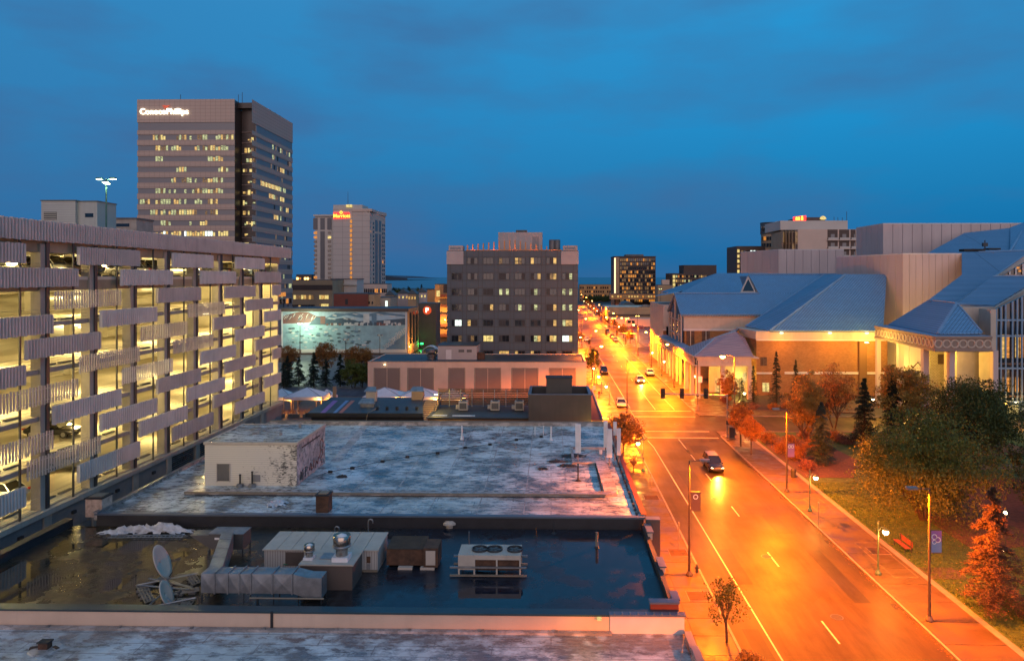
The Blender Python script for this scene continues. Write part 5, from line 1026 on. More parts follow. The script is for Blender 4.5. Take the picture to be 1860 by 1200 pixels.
# glazed recessed corner
MB().box((xn+.3, Y+5.6, 8), (xc-.8, Y+6.2, zt-2)).build('corner_glazing', 'tower_dark', t); ib('corner_head', 'tower_dark', (xn, Y+3, zt-2.6), (xc-.6, Y+6, zt-.6), t)
for z in levels: ib('corner_floor', 'tower_stone', (xn+.3, Y+5.2, z-1.35), (xc-.8, Y+5.6, z-1.15), t)
rr = random.Random(4)
ncol = 36; cw = (xn-xa-1)/ncol
runs = {1: (3, 34), 2: (5, 32), 3: (5, 9, 24, 30), 4: (12, 33), 5: (12, 31), 6: (5, 30), 7: (0, 28), 8: (3, 30), 9: (5, 11, 18, 27), 10: (5, 33), 11: (14, 25, 2, 8), 12: (6, 20), 13: (9, 28), 14: (4, 30), 15: (1, 20), 16: (3, 30)}
for i, z in enumerate(levels):
    h = 1.45 if i == 0 else hw
    ib('window_strip', 'glass_blue', (xa, Y+.25, z-h), (xn-.05, Y+.42, z+h), t); ib('window_strip', 'glass_blue', (xc-.42, Y+4.5, z-h), (xc-.18, Y2-.2, z+h), t)
    if i == 0: continue
    rn = runs.get(i, (4, 28))
    for q in range(0, ncol, 2):
        lit = any(rn[j] <= q <= rn[j+1] for j in range(0, len(rn), 2)) and rr.random() < (.8 if i != 10 else .95)
        if lit:
            for d in (0, 1):
                if rr.random() < .15: continue
                m_ = rr.choice(['win_yellow', 'win_warm', 'win_green', 'win_green', 'win_dim', 'win_dim', 'win_green']) if i != 10 else rr.choice(['win_yellow', 'win_yellow', 'win_white', 'win_warm'])
                x = xa+.6+(q+d)*cw; ib('window', m_, (x+.12, Y+.2, z-h+.1), (x+cw-.12, Y+.248, z+h-rr.choice((.1, .1, .5))), t)
    nside = 22; ly = (Y2-Y-6)/nside
    lit_side = {3: (14, 16), 5: (2, 13), 6: (7, 9, 14, 16), 7: (18, 19), 8: (10, 12)}.get(i, ())
    for q in range(nside):
        on = any(lit_side[j] <= q <= lit_side[j+1] for j in range(0, len(lit_side), 2)); 
        if on or (q > 7 and rr.random() < .3): ib('window', rr.choice(['win_yellow', 'win_warm']) if on else rr.choice(['curtain', 'win_dim', 'win_green']), (xc-.17, Y+5.2+q*ly, z-h+.1), (xc-.12, Y+5.2+(q+.75)*ly, z+h-.1), t)
    for q in range(7):
        if rr.random() < .62: x = xn+.7+q*(xc-xn-2)/7; ib('window', rr.choice(['win_yellow', 'win_warm', 'win_green', 'win_yellow', 'win_dim']), (x, Y+5.5, z-rr.choice((.9, .2, .5))), (x+rr.choice((.6, .9)), Y+5.58, z+rr.choice((.3, .9))), t)
sg = thing('company_sign', 'glowing white rooftop lettering reading ConocoPhillips with orange arrow emblem', 'sign', at(298, 204, Y-.3))
text('lettering', 'ConocoPhillips', 'sign_glow', at(298, 203, Y-.35), 3.0, (math.pi/2, 0, 0), sg, .12, bold=.02)
p = lambda x, y: at(x, y, Y-.45)
MB().prism([p(295, 191), p(302, 196), p(309, 191), p(302, 192.5)], (0, .12, 0)).prism([p(294, 191.5), p(301, 197), p(299, 197.5)], (0, .12, 0)).build('emblem', 'logo_red', sg)
for px, py in ((328, 172), (440, 168), (433, 172)): a = at(px, py, Y+12); MB().tube((a.x, a.y, zt-3), a, .10, n=5).build('mast', 'steel_dark', t)
for k in range(6): ib('roof_equipment', 'steel_dark', (xc-3, Y+18+k*2.5, zt-.4), (xc-1.5, Y+19+k*2.5, zt+.6+.4*(k % 2)), t)
gd = at(520, 525, 300); ib('lower_sign', 'win_amber', (xc+.02, Y2-20, 24-8), (xc+.1, Y2-8, 24-6.3), t)
for z_ in (8, 13): 
    for q in range(6): ib('window', 'win_amber' if q % 3 == 1 else 'glass_dark', (xc+.02, Y2-22+q*3.6, z_), (xc+.1, Y2-19.5+q*3.6, z_+2), t)

# ---------------------------------------------------------- hotel tower with red sign
Y = 420; t = thing('hotel_tower', 'pale stone hotel tower with red lit sign and one column of amber windows', 'hotel', (-115, 430, 0))
A = lambda x, y, Yy=Y: at(x, y, Yy)
MB().box((A(566, 390).x, Y+6, 0), (A(603, 390).x, Y+26, A(566, 391, Y+6).z)).build('west_wing', 'marriott_stone', t); ib('wing_cornice', 'marriott_stone', (A(564, 390).x, Y+5, A(566, 393, Y+6).z), (A(604, 390).x, Y+26, A(566, 390, Y+6).z), t)
MB().box((A(605, 376).x, Y, 0), (A(672, 376).x, Y+22, A(640, 379).z)).build('tower_wall', 'marriott_face', t)
MB().box((A(605, 376).x, Y+.3, A(640, 379).z), (A(658, 376).x, Y+14, A(605, 372).z)).build('tower_top', 'marriott_stone', t)
ib('cornice', 'marriott_pink', (A(640, 379).x, Y-.5, A(640, 384).z), (A(676, 379).x, Y+22, A(640, 379.5).z), t)
xr = A(671, 390).x; yb = Y; L0 = V((xr, Y, 0)); Lr = at(700, 400, Y+26); dv = V((Lr.x-xr, 26, 0))
zt_ = A(672, 386).z; MB().prism([(xr, Y-.1, 0), (Lr.x, Y+26, 0), (Lr.x-6, Y+28, 0), (xr, Y+3, 0)], (0, 0, zt_)).build('side_wall', 'marriott_pink', t)
m = MB().prism([(xr-.6, Y-.8, zt_), (Lr.x+.8, Y+26, zt_), (Lr.x-6, Y+28, zt_), (xr, Y+3, zt_)], (0, 0, 2.0)); m.build('side_cornice', 'marriott_pink', t)
nrm = V((dv.y, -dv.x, 0)).normalized()
def sidewin(f0, f1, z0_, z1_, m_, off=.12):
    p = L0+dv*f0+V((0, -.1, 0)); q = L0+dv*f1+V((0, -.1, 0)); MB().prism([(p.x, p.y, z0_), (q.x, q.y, z0_), (q.x, q.y, z1_), (p.x, p.y, z1_)], nrm*off).build('window', m_, t)
zz = lambda y: at(672, y, Y).z
for f0, f1 in ((.34, .50), (.58, .72)): sidewin(f0, f1, zz(515), zz(422), 'glass_blue'); sidewin(f0, f1, zz(418), zz(397), 'glass_blue')
for k in range(17):
    z_ = zz(402+k*7.8)
    for f0 in (.03, .22, .80, .90): sidewin(f0, f0+.055, z_-1.5, z_, 'win_amber' if (k, f0) in ((9, .80), (2, .03)) else 'glass_dark')
for k in range(13): 
    z_ = A(637, 402+k*8.5).z; ib('window', 'win_amber', (A(635.7, 400).x, Y-.12, z_-1.0), (A(639.5, 400).x, Y-.005, z_+.9), t)
Yw = Y+6
for c_, (xq0, xq1) in enumerate(((569, 577), (582, 590), (594.5, 602.5))):
    ib('window', 'glass_night', (at(xq0, 400, Yw).x, Yw-.15, at(0, 418, Yw).z), (at(xq1, 400, Yw).x, Yw-.005, at(0, 397, Yw).z), t)
    if c_ == 1: ib('window', 'glass_night', (at(xq0, 400, Yw).x, Yw-.15, at(0, 507, Yw).z), (at(xq1, 400, Yw).x, Yw-.005, at(0, 421, Yw).z), t)
    else:
        for k in range(11):
            z_ = at(0, 421.5+k*8, Yw).z; ib('window', 'win_amber' if (c_, k) in ((0, 0), (0, 1), (0, 10)) else ('win_yellow' if (c_, k) == (2, 1) else 'glass_dark'), (at(xq0+1, 400, Yw).x, Yw-.12, z_-1.5), (at(xq1-1, 400, Yw).x, Yw-.005, z_), t)
sg = thing('hotel_sign', 'red glowing script sign reading Marriott at the top of the hotel tower', 'sign', at(620, 392, Y-.5))
MB().prism([A(605.5, 386, Y-.35), A(634.5, 386, Y-.35), A(635, 396, Y-.35), A(605.5, 397.5, Y-.35)], (0, .2, 0)).build('sign_halo', 'sign_red', sg, uv=False)
text('lettering', 'Marriott', 'sign_yellow', A(620.5, 392.3, Y-.55), 3.0, (math.pi/2, 0, 0), sg, .1, bold=.05)
MB().tube(A(619.5, 386, Y-.4), A(619.5, 386, Y-.7), .9, n=12).build('emblem', 'sign_yellow', sg, uv=False); MB().tube(A(619.5, 386, Y-.71), A(619.5, 386, Y-.75), .45, n=10).build('emblem_hole', 'sign_red', sg, uv=False)
a = A(632, 348, Y+8); MB().tube((a.x, a.y, A(605, 374).z), a, .18, .08, n=5).build('mast', 'steel_dark', t); a = A(634, 374, Y-.4); o = MB().box((a.x-1.8, Y-.4, a.z-.8), (a.x+1.8, Y-.05, a.z+.8)).build('roof_flood', 'win_yellow', t, uv=False)
# podium
t, x0, x1, z1_ = block('hotel_podium', 'cream hotel podium with rows of narrow dark windows below the tower', 'building', 645, 703, 516, 408, 12, 'marriott_pink'); wins(t, 408, span(x0+1, x1, 17), [z1_-5, z1_-9.5, z1_-14.2, z1_-18.5], .8, 2.3, ['glass_dark', 'glass_dark', 'glass_dark', 'win_amber'], seed=2)
t, x0, x1, z1_ = block('cream_annex', 'plain cream block in front of the hotel tower', 'building', 601, 648, 507, 380, 14, 'marriott_stone', over=.4); ib('cornice', 'marriott_stone', (x0-.5, 379, z1_-3.2), (x1+.5, 380, z1_-2.6), t)
t, x0, x1, z1_ = block('office_block', 'tan two storey office block with dark band and lit windows beside the tower', 'building', 520, 604, 509, 360, 20, 'tan_facade')
ib('dark_band', 'brown_facade', (x0, 359.8, z1_-5), (x1, 359.99, z1_-2.4), t); ib('dark_band', 'brown_facade', (x0, 359.8, z1_-15.6), (at(572, 500, 360).x, 359.99, z1_-12.6), t)
wins(t, 359.9, span(at(533, 500, 360).x, at(570, 500, 360).x, 8), [z1_-9.7], 1.15, 2, ['win_yellow', 'win_yellow', 'win_warm', 'win_warm', 'win_dim'], seed=3); wins(t, 359.9, span(at(580, 500, 360).x, at(597, 500, 360).x, 5), [z1_-9.7, z1_-14.2], .9, 2, ['win_yellow', 'win_warm', 'win_dim'], seed=8); wins(t, 359.7, span(at(536, 500, 360).x, at(570, 500, 360).x, 6), [z1_-15.3], 1.2, 2.3, ['glass_dark', 'glass_dark', 'win_warm'], seed=9)
t, x0, x1, z1_ = block('red_block', 'windowless dark red block standing above the mural building roof', 'building', 606, 668, 534, 255, 12, 'red_paint'); ib('dark_door', 'soot', (at(627, 540, 255).x, 254.9, z1_-3.8), (at(632, 540, 255).x, 255, z1_-1.8), t)
t, x0, x1, z1_ = block('tan_stair_block', 'narrow tan block with small windows right of the red block', 'building', 668, 679, 535, 256, 10, 'tan_facade'); wins(t, 256, span(x0, x1, 2), [z1_-3.5], .5, 1, ['glass_dark', 'win_warm'])
t, x0, x1, z1_ = block('grey_block', 'low grey block with one bright white door, right of the tan stair block', 'building', 681, 709, 541, 285, 12, 'concrete'); ib('lit_door', 'win_white', (at(700, 540, 285).x, 284.9, z1_-4.8), (at(704, 540, 285).x, 285, z1_-1.2), t)
t, x0, x1, z1_ = block('far_left_block', 'small distant block with pinkish lights between the towers', 'building', 538, 566, 499, 520, 20, 'brown_facade'); wins(t, 520, span(x0, x1, 6), [z1_-4], 1.5, 2, ['far_glow', 'win_dim', None, 'win_amber'], seed=6)
# houses and lit buildings by the water
for k, (a, b, y, Yy, wl, lb) in enumerate(((700, 716, 536, 400, 'tan_facade', 'small tan house beside the hotel podium with lit eave'), (722, 742, 533, 430, 'pac_panel', 'pale gabled house before the waterside trees'), (741, 756, 534, 415, 'tan_facade', 'yellow lit house front before the waterside trees'), (757, 775, 531, 430, 'pac_panel', 'grey gabled house left of the orange block'))):
    t, x0, x1, z1_ = block('house', lb, 'house', a, b, y, Yy, 9, wl); MB().prism([(x0-.5, Yy-.4, z1_), (x1+.5, Yy-.4, z1_), ((x0+x1)/2, Yy-.4, z1_+2.8)], (0, 9.6, 0)).build('gable_roof', 'hotel_grey', t); wins(t, Yy, span(x0, x1, 3), [z1_-3], .9, 1.4, ['win_warm', 'glass_dark', 'win_yellow'], seed=k)
t, x0, x1, z1_ = block('orange_block', 'plain orange lit block above the dark panel with round sign', 'building', 776, 803, 526, 300, 10, 'orange_lit_facade', over=.3); ib('lit_edge', 'win_yellow', (at(802, 530, 300).x, 299.9, 4), (at(804.5, 530, 300).x, 300, z1_-1), t)
t, x0, x1, z1_ = block('balcony_block', 'orange lit apartment block with red balconies glimpsed beside the grey hotel', 'building', 790, 815, 517, 262, 12, 'orange_lit_facade')
for k in range(6): ib('balcony', 'red_paint', (at(801, 530, 262).x, 260.4, z1_-4.6-k*3.7), (x1, 262, z1_-3.6-k*3.7), t); ib('balcony_window', ['win_yellow', 'win_warm', 'win_amber'][k % 3], (at(793+k % 2*3, 530, 262).x, 261.9, z1_-4.4-k*3.7), (at(799, 530, 262).x, 262, z1_-2.2-k*3.7), t)
o = MB().box((x1-1.2, 259.5, 8), (x1-.8, 259.8, 8.2)).build('wall_light', 'tube_glow', t, uv=False); lamp('block_light', 'POINT', (x1-1.5, 256, 8), 7000, (1, .55, .12), o, .3)
# dark panel with round P sign
t, x0, x1, z1_ = block('dark_panel_building', 'tall dark blank wall carrying the round red sign', 'building', 760, 792, 552, 236, 9, 'dark_box')
sg = thing('round_sign', 'round red lit sign with white letter P on the dark wall', 'sign', at(776, 563, 235.8)); c = at(776, 563.5, 235.85); MB().tube(c, c-V((0, .25, 0)), 1.42, n=28).build('disc', 'logo_red', sg, uv=False); text('letter', 'P', 'sign_glow', c-V((0, .3, .0)), 2.2, (math.pi/2, 0, 0), sg, .05, bold=.04)
c = at(766, 624, 233); t2 = thing('green_light', 'small green glowing light at the foot of the dark wall', 'light', c); MB().box((c.x-.5, c.y, c.z-.3), (c.x+.5, c.y+.2, c.z+.3)).build('lens', 'green_glow', t2, uv=False); lamp('green_lamp', 'POINT', c-V((0, .6, 0)), 260, (.05, 1, .2), t2, .2); MB().tube((c.x, c.y+.1, 0), c, .08, n=6).build('pole', 'steel_dark', t2)
t = thing('glass_arch', 'small pale glazed arch canopy behind the beige building roof', 'canopy', at(783, 640, 200)); c = at(783, 632, 200); m = MB()
for k in range(9): a0, a1 = math.pi*k/9, math.pi*(k+1)/9; m.prism([(c.x+math.cos(a0)*2.6, 198, c.z-2+math.sin(a0)*2.8), (c.x+math.cos(a1)*2.6, 198, c.z-2+math.sin(a1)*2.8), (c.x+math.cos(a1)*2.4, 198, c.z-2+math.sin(a1)*2.6), (c.x+math.cos(a0)*2.4, 198, c.z-2+math.sin(a0)*2.6)], (0, 3, 0))
m.build('arch', 'pac_white', t); ib('base', 'tan_facade', (c.x-2.6, 198, 0), (c.x+7, 202, c.z-2), t)

# ---------------------------------------------------------- mural building
Y = 215; t = thing('mural_building', 'wide low building whose front wall is one large painted city mural', 'building', (-63, 225, 0))
x0, x1, xe = at(511, 564, Y).x, at(740, 564, Y).x, at(740, 564, Y).x; zt = at(600, 561, Y).z
MB().box((x0, Y, 0), (x1, Y+17, zt)).build('wall', 'pac_white', t); ib('roof', 'dark_roof', (x0, Y, zt), (x1+.2, Y+17, zt+.1), t); ib('fascia', 'brown_facade', (x0, Y-.3, zt-.8), (x1+.3, Y-.02, zt+.15), t)
ib('side_cladding', 'orange_lit_facade', (x1, Y-.2, 0), (x1+.25, Y+17, zt), t)
for k in range(3): ib('side_window', 'glass_dark', (x1+.26, Y+2+k*5, 3), (x1+.32, Y+5+k*5, zt-1.2), t)
o = MB().box((x1+.3, Y+1, 2.3), (x1+.5, Y+1.3, 2.5)).build('wall_light', 'tube_glow', t, uv=False); lamp('side_light', 'POINT', (x1+2.5, Y+4, 2.6), 1500, (1, .5, .1), o, .2); lamp('side_light', 'POINT', (x1+4, Y-2, 3.5), 1500, (1, .5, .1), o, .2)
ib('ledge', 'marriott_stone', (x0, Y-.35, at(600, 640, Y).z), (x1, Y-.01, at(600, 634, Y).z), t); ib('plinth', 'brown_facade', (x0, Y-.2, 0), (x1, Y-.02, at(600, 641, Y).z), t)
# the mural: flat print, thin coloured shapes on the wall
for nm, c_ in (('paint_sky', (.30, .38, .44)), ('paint_mountain', (.05, .08, .11)), ('paint_red', (.16, .07, .06)), ('paint_water', (.22, .33, .36)), ('paint_dark', (.06, .09, .10)), ('paint_pale', (.48, .46, .44)), ('paint_steel', (.10, .17, .23))): mat(nm, c_, .7, var=.2, vs=.5)
mu = MB().prism([at(514, 564, Y-.03), at(736, 564, Y-.03), at(736, 634, Y-.03), at(514, 634, Y-.03)], (0, .02, 0)).build('mural', 'paint_water', t)
Q = lambda x, y, d=0: at(x, y, Y-.05-d)
def shp(pts, m_, d=0): MB().face([Q(x, y, d) for x, y in pts][::-1]).build('mural_shape', m_, mu)
rm = random.Random(11)
shp([(514, 565), (736, 565), (736, 590), (514, 590)], 'paint_sky', .005)
shp([(514, 588), (514, 574), (530, 569), (545, 566), (560, 567), (575, 574), (600, 577), (560, 586)], 'paint_red', .01)
shp([(560, 590), (575, 575), (600, 580), (625, 577), (650, 583), (690, 582), (736, 578), (736, 590)], 'paint_mountain', .012)
shp([(590, 578), (610, 568), (625, 570), (645, 567), (660, 572), (690, 566), (736, 572), (736, 575), (690, 571), (655, 577), (630, 572), (612, 576)], 'paint_steel', .014)
for k in range(26): x = 518+rm.random()*60; y = 569+rm.random()*10; shp([(x, y), (x+1.2, y), (x-3, y+6), (x-4, y+6)], 'paint_pale' if k % 2 else 'paint_mountain', .016)
for k in range(14): x = 590+rm.random()*130; y = 568+rm.random()*10; shp([(x, y), (x+6+rm.random()*8, y+2), (x+5, y+3), (x-2, y+1)], 'paint_pale', .018)
shp([(660, 570), (671, 570), (671, 589), (660, 589)], 'paint_pale', .02); shp([(675, 572), (684, 572), (684, 589), (675, 589)], 'paint_steel', .02); shp([(697, 582), (709, 582), (709, 588), (697, 588)], 'paint_pale', .02); shp([(582, 574), (591, 574), (591, 588), (582, 588)], 'paint_red', .02)
for k in range(60): x = 590+rm.random()*140; h = rm.uniform(1.5, 5); shp([(x, 590-h), (x+rm.uniform(2, 6), 590-h), (x+4, 591), (x, 591)], rm.choice(['paint_pale', 'paint_red', 'paint_mountain', 'paint_pale']), .022+.0005*k)
for k in range(150):
    x = 520+rm.random()*150; y = 593+rm.random()*38; a_ = rm.uniform(1, 4.5); b_ = a_*rm.uniform(.25, .5)
    shp([(x+a_*math.cos(i*math.pi/4), y+b_*math.sin(i*math.pi/4)) for i in range(8)], rm.choice(['paint_dark', 'paint_dark', 'paint_pale', 'paint_steel', 'paint_sky']), .055+.0003*k)
shp([(700, 634), (736, 606), (736, 634)], 'paint_steel', .06)
for s_, px, py in (('2000', 706, 626), ('2005', 717, 615), ('2010', 729, 604)): text('mural_lettering', s_, 'paint_pale', at(px, py, Y-.2), 1.9, (math.pi/2, -.55, 0), mu, .004)
# flood light pole in front of the mural
def flood(px, pyt, Y, lb, power, col, gm='metal_halide', aim=None, r=.07):
    c = at(px, pyt, Y); t = thing('flood_light', lb, 'lamp post', (c.x, Y, 0)); MB().tube((c.x, Y, 0), c, .12, r, n=6).build('pole', 'lamp_pole', t)
    for s in (-1, 1): h = MB().box((c.x+s*.5-.3, Y-.15, c.z-.15), (c.x+s*.5+.3, Y+.25, c.z+.1)).build('head', 'lamp_head', t); MB().box((c.x+s*.5-.25, Y+.0, c.z-.25), (c.x+s*.5+.25, Y+.27, c.z-.152)).build('lens', gm, h, uv=False)
    lamp('flood_lamp', 'POINT', (c.x, Y+.6, c.z-.5), power, col, t, .3); return t
flood(545, 586, 209, 'bright greenish flood light pole in front of the mural left half', 5200, (.78, 1, .62)); flood(628, 616, 190, 'slim white pole in the car park before the mural centre', 150, (1, .9, .7), 'win_dim'); flood(690, 608, 195, 'pair headed pole in the car park before the mural right half', 150, (1, .8, .5), 'win_dim')

# ---------------------------------------------------------- far right hotels
Y = 330; t = thing('balcony_hotel', 'tan hotel with balconies and red glowing rooftop sign beyond the white theatre walls', 'hotel', (150, 340, 0)); A = lambda x, y, d=0: at(x, y, Y+d)
MB().box((A(1449, 418).x, Y, 10), (A(1556, 418).x, Y+30, A(1449, 416.5).z)).build('wall', 'marriott_pink', t)
MB().box((A(1420, 405).x, Y+2, A(1449, 417).z), (A(1543, 405).x, Y+26, A(1543, 400).z)).build('upper_wall', 'marriott_stone', t); MB().box((A(1463, 392).x, Y+8, A(1543, 400).z), (A(1511, 392).x, Y+24, A(1500, 392).z)).build('plant_room', 'brown_facade', t)
MB().prism([(A(1420, 420).x, Y+2, 10), (A(1448.5, 420).x, Y, 10), (A(1448.5, 420).x, Y+20, 10), (A(1425, 420).x, Y+20, 10)], (0, 0, A(1430, 420).z-10)).build('wall', 'tan_facade', t)
for k in range(5):
    for r in range(3): ib('balcony_bay', 'brown_facade' if (k+r) % 4 else 'win_dim', (A(1421+k*5.6, 420).x, Y-.6+1.8*(4-k)/5, A(0, 441+r*21).z), (A(1425.5+k*5.6, 420).x, Y+1.4, A(0, 424+r*21).z), t); 
    ib('balcony_fin', 'tan_facade', (A(1420.3+k*5.6, 420).x, Y-1.2, 10), (A(1421+k*5.6, 420).x, Y+2, A(0, 421).z), t)
for k in range(3):
    for r in range(3):
        x_ = 1503+k*21; ib('balcony_recess', 'brown_facade', (A(x_, 420).x, Y-.06, A(0, 437+r*15.5).z), (A(min(x_+18.5, 1554), 420).x, Y-.005, A(0, 419+r*15.5).z), t); ib('balcony_door', 'glass_blue', (A(x_+6, 420).x, Y-.12, A(0, 436.5+r*15.5).z), (A(min(x_+13, 1553), 420).x, Y-.061, A(0, 427+r*15.5).z), t)
        ib('balcony_rail', 'marriott_stone', (A(x_, 420).x, Y-1.1, A(0, 437+r*15.5).z), (A(min(x_+18.5, 1554), 420).x, Y-1.0, A(0, 433.5+r*15.5).z), t); ib('balcony_slab', 'marriott_pink', (A(x_-1, 420).x, Y-1.1, A(0, 438.5+r*15.5).z), (A(min(x_+19.5, 1555), 420).x, Y-.13, A(0, 437+r*15.5).z), t)
sg = thing('red_sign', 'red glowing rooftop sign with small yellow letters on the balcony hotel', 'sign', A(1457, 398)); MB().prism([A(1441, 402, 6), A(1441, 394, 6), A(1464, 391.5, 6), A(1464, 401, 6)], (0, .3, 0)).build('sign_face', 'sign_red', sg, uv=False)
for k, px in enumerate((1447, 1451, 1457)): MB().lathe(A(px, 400, 5.6), [(.5, 0), (.55, .8), (.35, 1.6+.5*(k == 2))], 8).build('letter', 'sign_yellow', sg, uv=False)
c = A(1495, 396, 7.8); sg = thing('crown_sign', 'yellow lit half round emblem on the brown rooftop plant room', 'sign', c); m = MB(); m.face([tuple(c+V((1.3*math.cos(math.pi*k/10)*1.2, 0, 1.6*math.sin(math.pi*k/10)-.6))) for k in range(11)][::-1]); m.prism([tuple(c+V((-.9, .02, -.8))), tuple(c+V((.9, .02, -.8))), tuple(c+V((.9, .02, -.5))), tuple(c+V((-.9, .02, -.5)))], (0, .1, 0)); m.build('emblem', 'win_yellow', sg, uv=False)
for px, py in ((1538, 384), (1515, 394), (1522, 395), (1530, 395)): a = A(px, py, 10); MB().tube((a.x, a.y, A(1543, 401).z), a, .12, n=5).build('mast', 'steel_dark', t)
t = thing('round_tower', 'brown round cornered tower with dark windows left of the balcony hotel', 'tower', (150, 390, 0)); Y = 380; c0, c1 = at(1388, 404, Y), at(1422, 404, Y); cx = (c0.x+c1.x)/2; r = (c1.x-c0.x)/2; zt = c0.z
MB().lathe((cx, Y+r, 0), [(r, 0), (r, zt)], 28).build('wall', 'tan_facade', t); MB().lathe((cx, Y+r, zt-6), [(r+.4, 0), (r+.4, 5.6)], 28).build('top_band', 'hotel_grey', t); MB().lathe((cx, Y+r, zt-.3), [(r+.5, 0), (r+.5, .5)], 28).build('roof', 'dark_roof', t)
for k in range(9):
    th = -math.pi/2+(k-4)*.3; px_, py_ = cx+(r+.15)*math.cos(th), Y+r+(r+.15)*math.sin(th)
    for z_ in range(5): ib('window', 'win_amber' if (k+z_*3) % 7 == 1 else 'glass_dark', (px_-.6, py_-.2, zt-9.5-z_*3.6), (px_+.6, py_+.4, zt-7.6-z_*3.6), t)
    ib('window', 'win_amber' if k in (6, 7) else 'glass_dark', (px_-.9, py_-.5, zt-4.5), (px_+.9, py_+.3, zt-2), t)
t, x0, x1, z1_ = block('dark_hotel', 'dark brown flat roofed block with a vertical row of lit windows', 'building', 1338, 1390, 448, 360, 20, 'brown_facade', z0=5); wins(t, 360, [x0+.9], [z1_-3-k*2.6 for k in range(14)], 1.1, 1.6, ['win_yellow', 'win_warm'], seed=2); wins(t, 360, span(x0+2, x1, 8), [z1_-3.4], 1.0, 1.5, ['glass_dark', 'win_dim', 'glass_dark', 'win_white'], seed=4)
t, x0, x1, z1_ = block('stepped_office', 'dark stepped office block with scattered lit windows', 'building', 1220, 1303, 497, 480, 25, 'brown_facade'); MB().box((at(1242, 482, 482).x, 482, z1_), (x1-.1, 500, at(1242, 482, 482).z)).build('upper_wall', 'brown_facade', t); ib('roof', 'brown_paint', (at(1241, 482, 482).x, 481.8, at(1242, 482, 482).z), (x1, 500, at(1242, 481.4, 482).z), t)
wins(t, 480, span(x0+2.6, x1, 20), [z1_-2.6-k*3.1 for k in range(5)], 1.0, 1.5, ['glass_dark', 'win_dim', 'win_amber', 'win_warm', 'win_green', 'glass_dark', 'win_dim'], seed=5); wins(t, 480, [x0+1.6], [z1_-3-k*2.7 for k in range(5)], 1.6, 2, ['win_yellow'], seed=5)
t, x0, x1, z1_ = block('cream_low_block', 'small cream block behind the bright white street flood light', 'building', 1195, 1222, 518, 400, 10, 'tan_facade'); MB().box((at(1203, 508, 402).x, 402, z1_), (at(1216, 508, 402).x, 407, at(1203, 508, 402).z)).build('upper_wall', 'marriott_pink', t)
# ---------------------------------------------------------- far tower at the end of the street
Y = 520; t, x0, x1, z1_ = block('glass_office', 'square dark office tower with many lit windows and a glowing vertical edge', 'tower', 1116, 1191, 466, Y, 30, 'brown_facade', over=.5); MB().box((at(1137, 463, 521).x, 521, z1_), (at(1169, 463, 521).x, 535, at(1137, 462, 521).z)).build('plant_room', 'concrete_dark', t)
ib('lit_edge', 'strip_glow', (x0-.1, Y-.3, at(0, 533, Y).z), (x0+.9, Y-.05, at(0, 469, Y).z), t); ib('blank_strip', 'tan_facade', (x0+.9, Y-.2, 0), (x0+3.6, Y-.02, z1_-.4), t)
wins(t, Y, span(x0+4, x1-.5, 17), [z1_-3.4-k*3.0 for k in range(11)], 1.15, 1.9, ['glass_dark', 'glass_dark', 'win_dim', 'glass_dark', 'win_amber', 'win_amber', 'win_dim', 'glass_dark'], seed=21, proud=.15)
for k in range(18): x_ = x0+4+(x1-.5-x0-4)*k/17; ib('fin', 'brown_facade', (x_-.1, Y-.5, 0), (x_+.1, Y-.02, z1_-1.5), t)
t, x0, x1, z1_ = block('lit_podium', 'long low brightly lit podium at the foot of the office tower', 'building', 1110, 1191, 534, 500, 16, 'orange_lit_facade', z0=8); wins(t, 500, span(x0, x1, 16), [z1_-2.4], 1.2, 1.4, ['win_warm', 'win_dim', 'win_amber'], seed=4)
t, x0, x1, z1_ = block('far_apartments', 'orange lit long apartment block closing the end of the avenue', 'building', 1053, 1110, 517, 700, 20, 'orange_lit_facade', cap='dark_roof'); wins(t, 700, span(x0, x1, 14), [z1_-4-k*4 for k in range(4)], 1.4, 2, ['glass_dark', 'win_amber', 'glass_dark', 'win_dim', 'glass_dark'], seed=6)
# parking structure with cars on its roof, and low lit wall
t, x0, x1, z1_ = block('parking_structure', 'low two tier parking structure with yellow lit walls beyond the car park', 'parking structure', 1105, 1200, 561, 350, 40, 'tan_facade', cap='garage_concrete'); ib('slot', 'brown_facade', (x0, 349.8, z1_-3.6), (x1, 349.99, z1_-2.6), t); ib('coping', 'tan_facade', (x0, 349.6, z1_+.3), (x1, 350, z1_+1.0), t); MB().box((x0, 340, 0), (x1, 349.4, z1_-4.2)).build('lower_wall', 'marriott_pink', t)
ib('window', 'glass_dark', (at(1140, 570, 340).x, 339.9, z1_-6.4), (at(1146, 570, 340).x, 340, z1_-5.2), t); ib('window', 'glass_dark', (at(1147.5, 570, 340).x, 339.9, z1_-6.4), (at(1153, 570, 340).x, 340, z1_-5.2), t)
for k in range(9): car(['car_grey', 'car_black', 'car_silver', 'car_white', 'car_blue'][k % 5], ['suv', 'sedan'][k % 2], (x0+18+k*3.1, 354+(k*5) % 3, z1_+.32), 1.57, ['grey', 'black', 'silver', 'white', 'blue'][k % 5]+' car on the parking structure roof, '+['first','second','third','fourth','fifth','sixth','seventh','eighth','ninth'][k]+' from the left', 'cars on the roof of the far parking structure')
t = thing('dark_arched_roof', 'dark barrel roofed pavilion behind the cars of the parking structure', 'building', (50, 410, 0)); a, b = at(1128, 556, 400), at(1156, 548, 400); m = MB(); n = 8; rx = (b.x-a.x)/2; pr = [((a.x+b.x)/2+rx*math.cos(math.pi*k/n), 400, 3+(b.z-3)*math.sin(math.pi*k/n)**.6) for k in range(n+1)]; m.prism(pr, (0, 22, 0)); m.build('roof', 'hotel_grey', t)
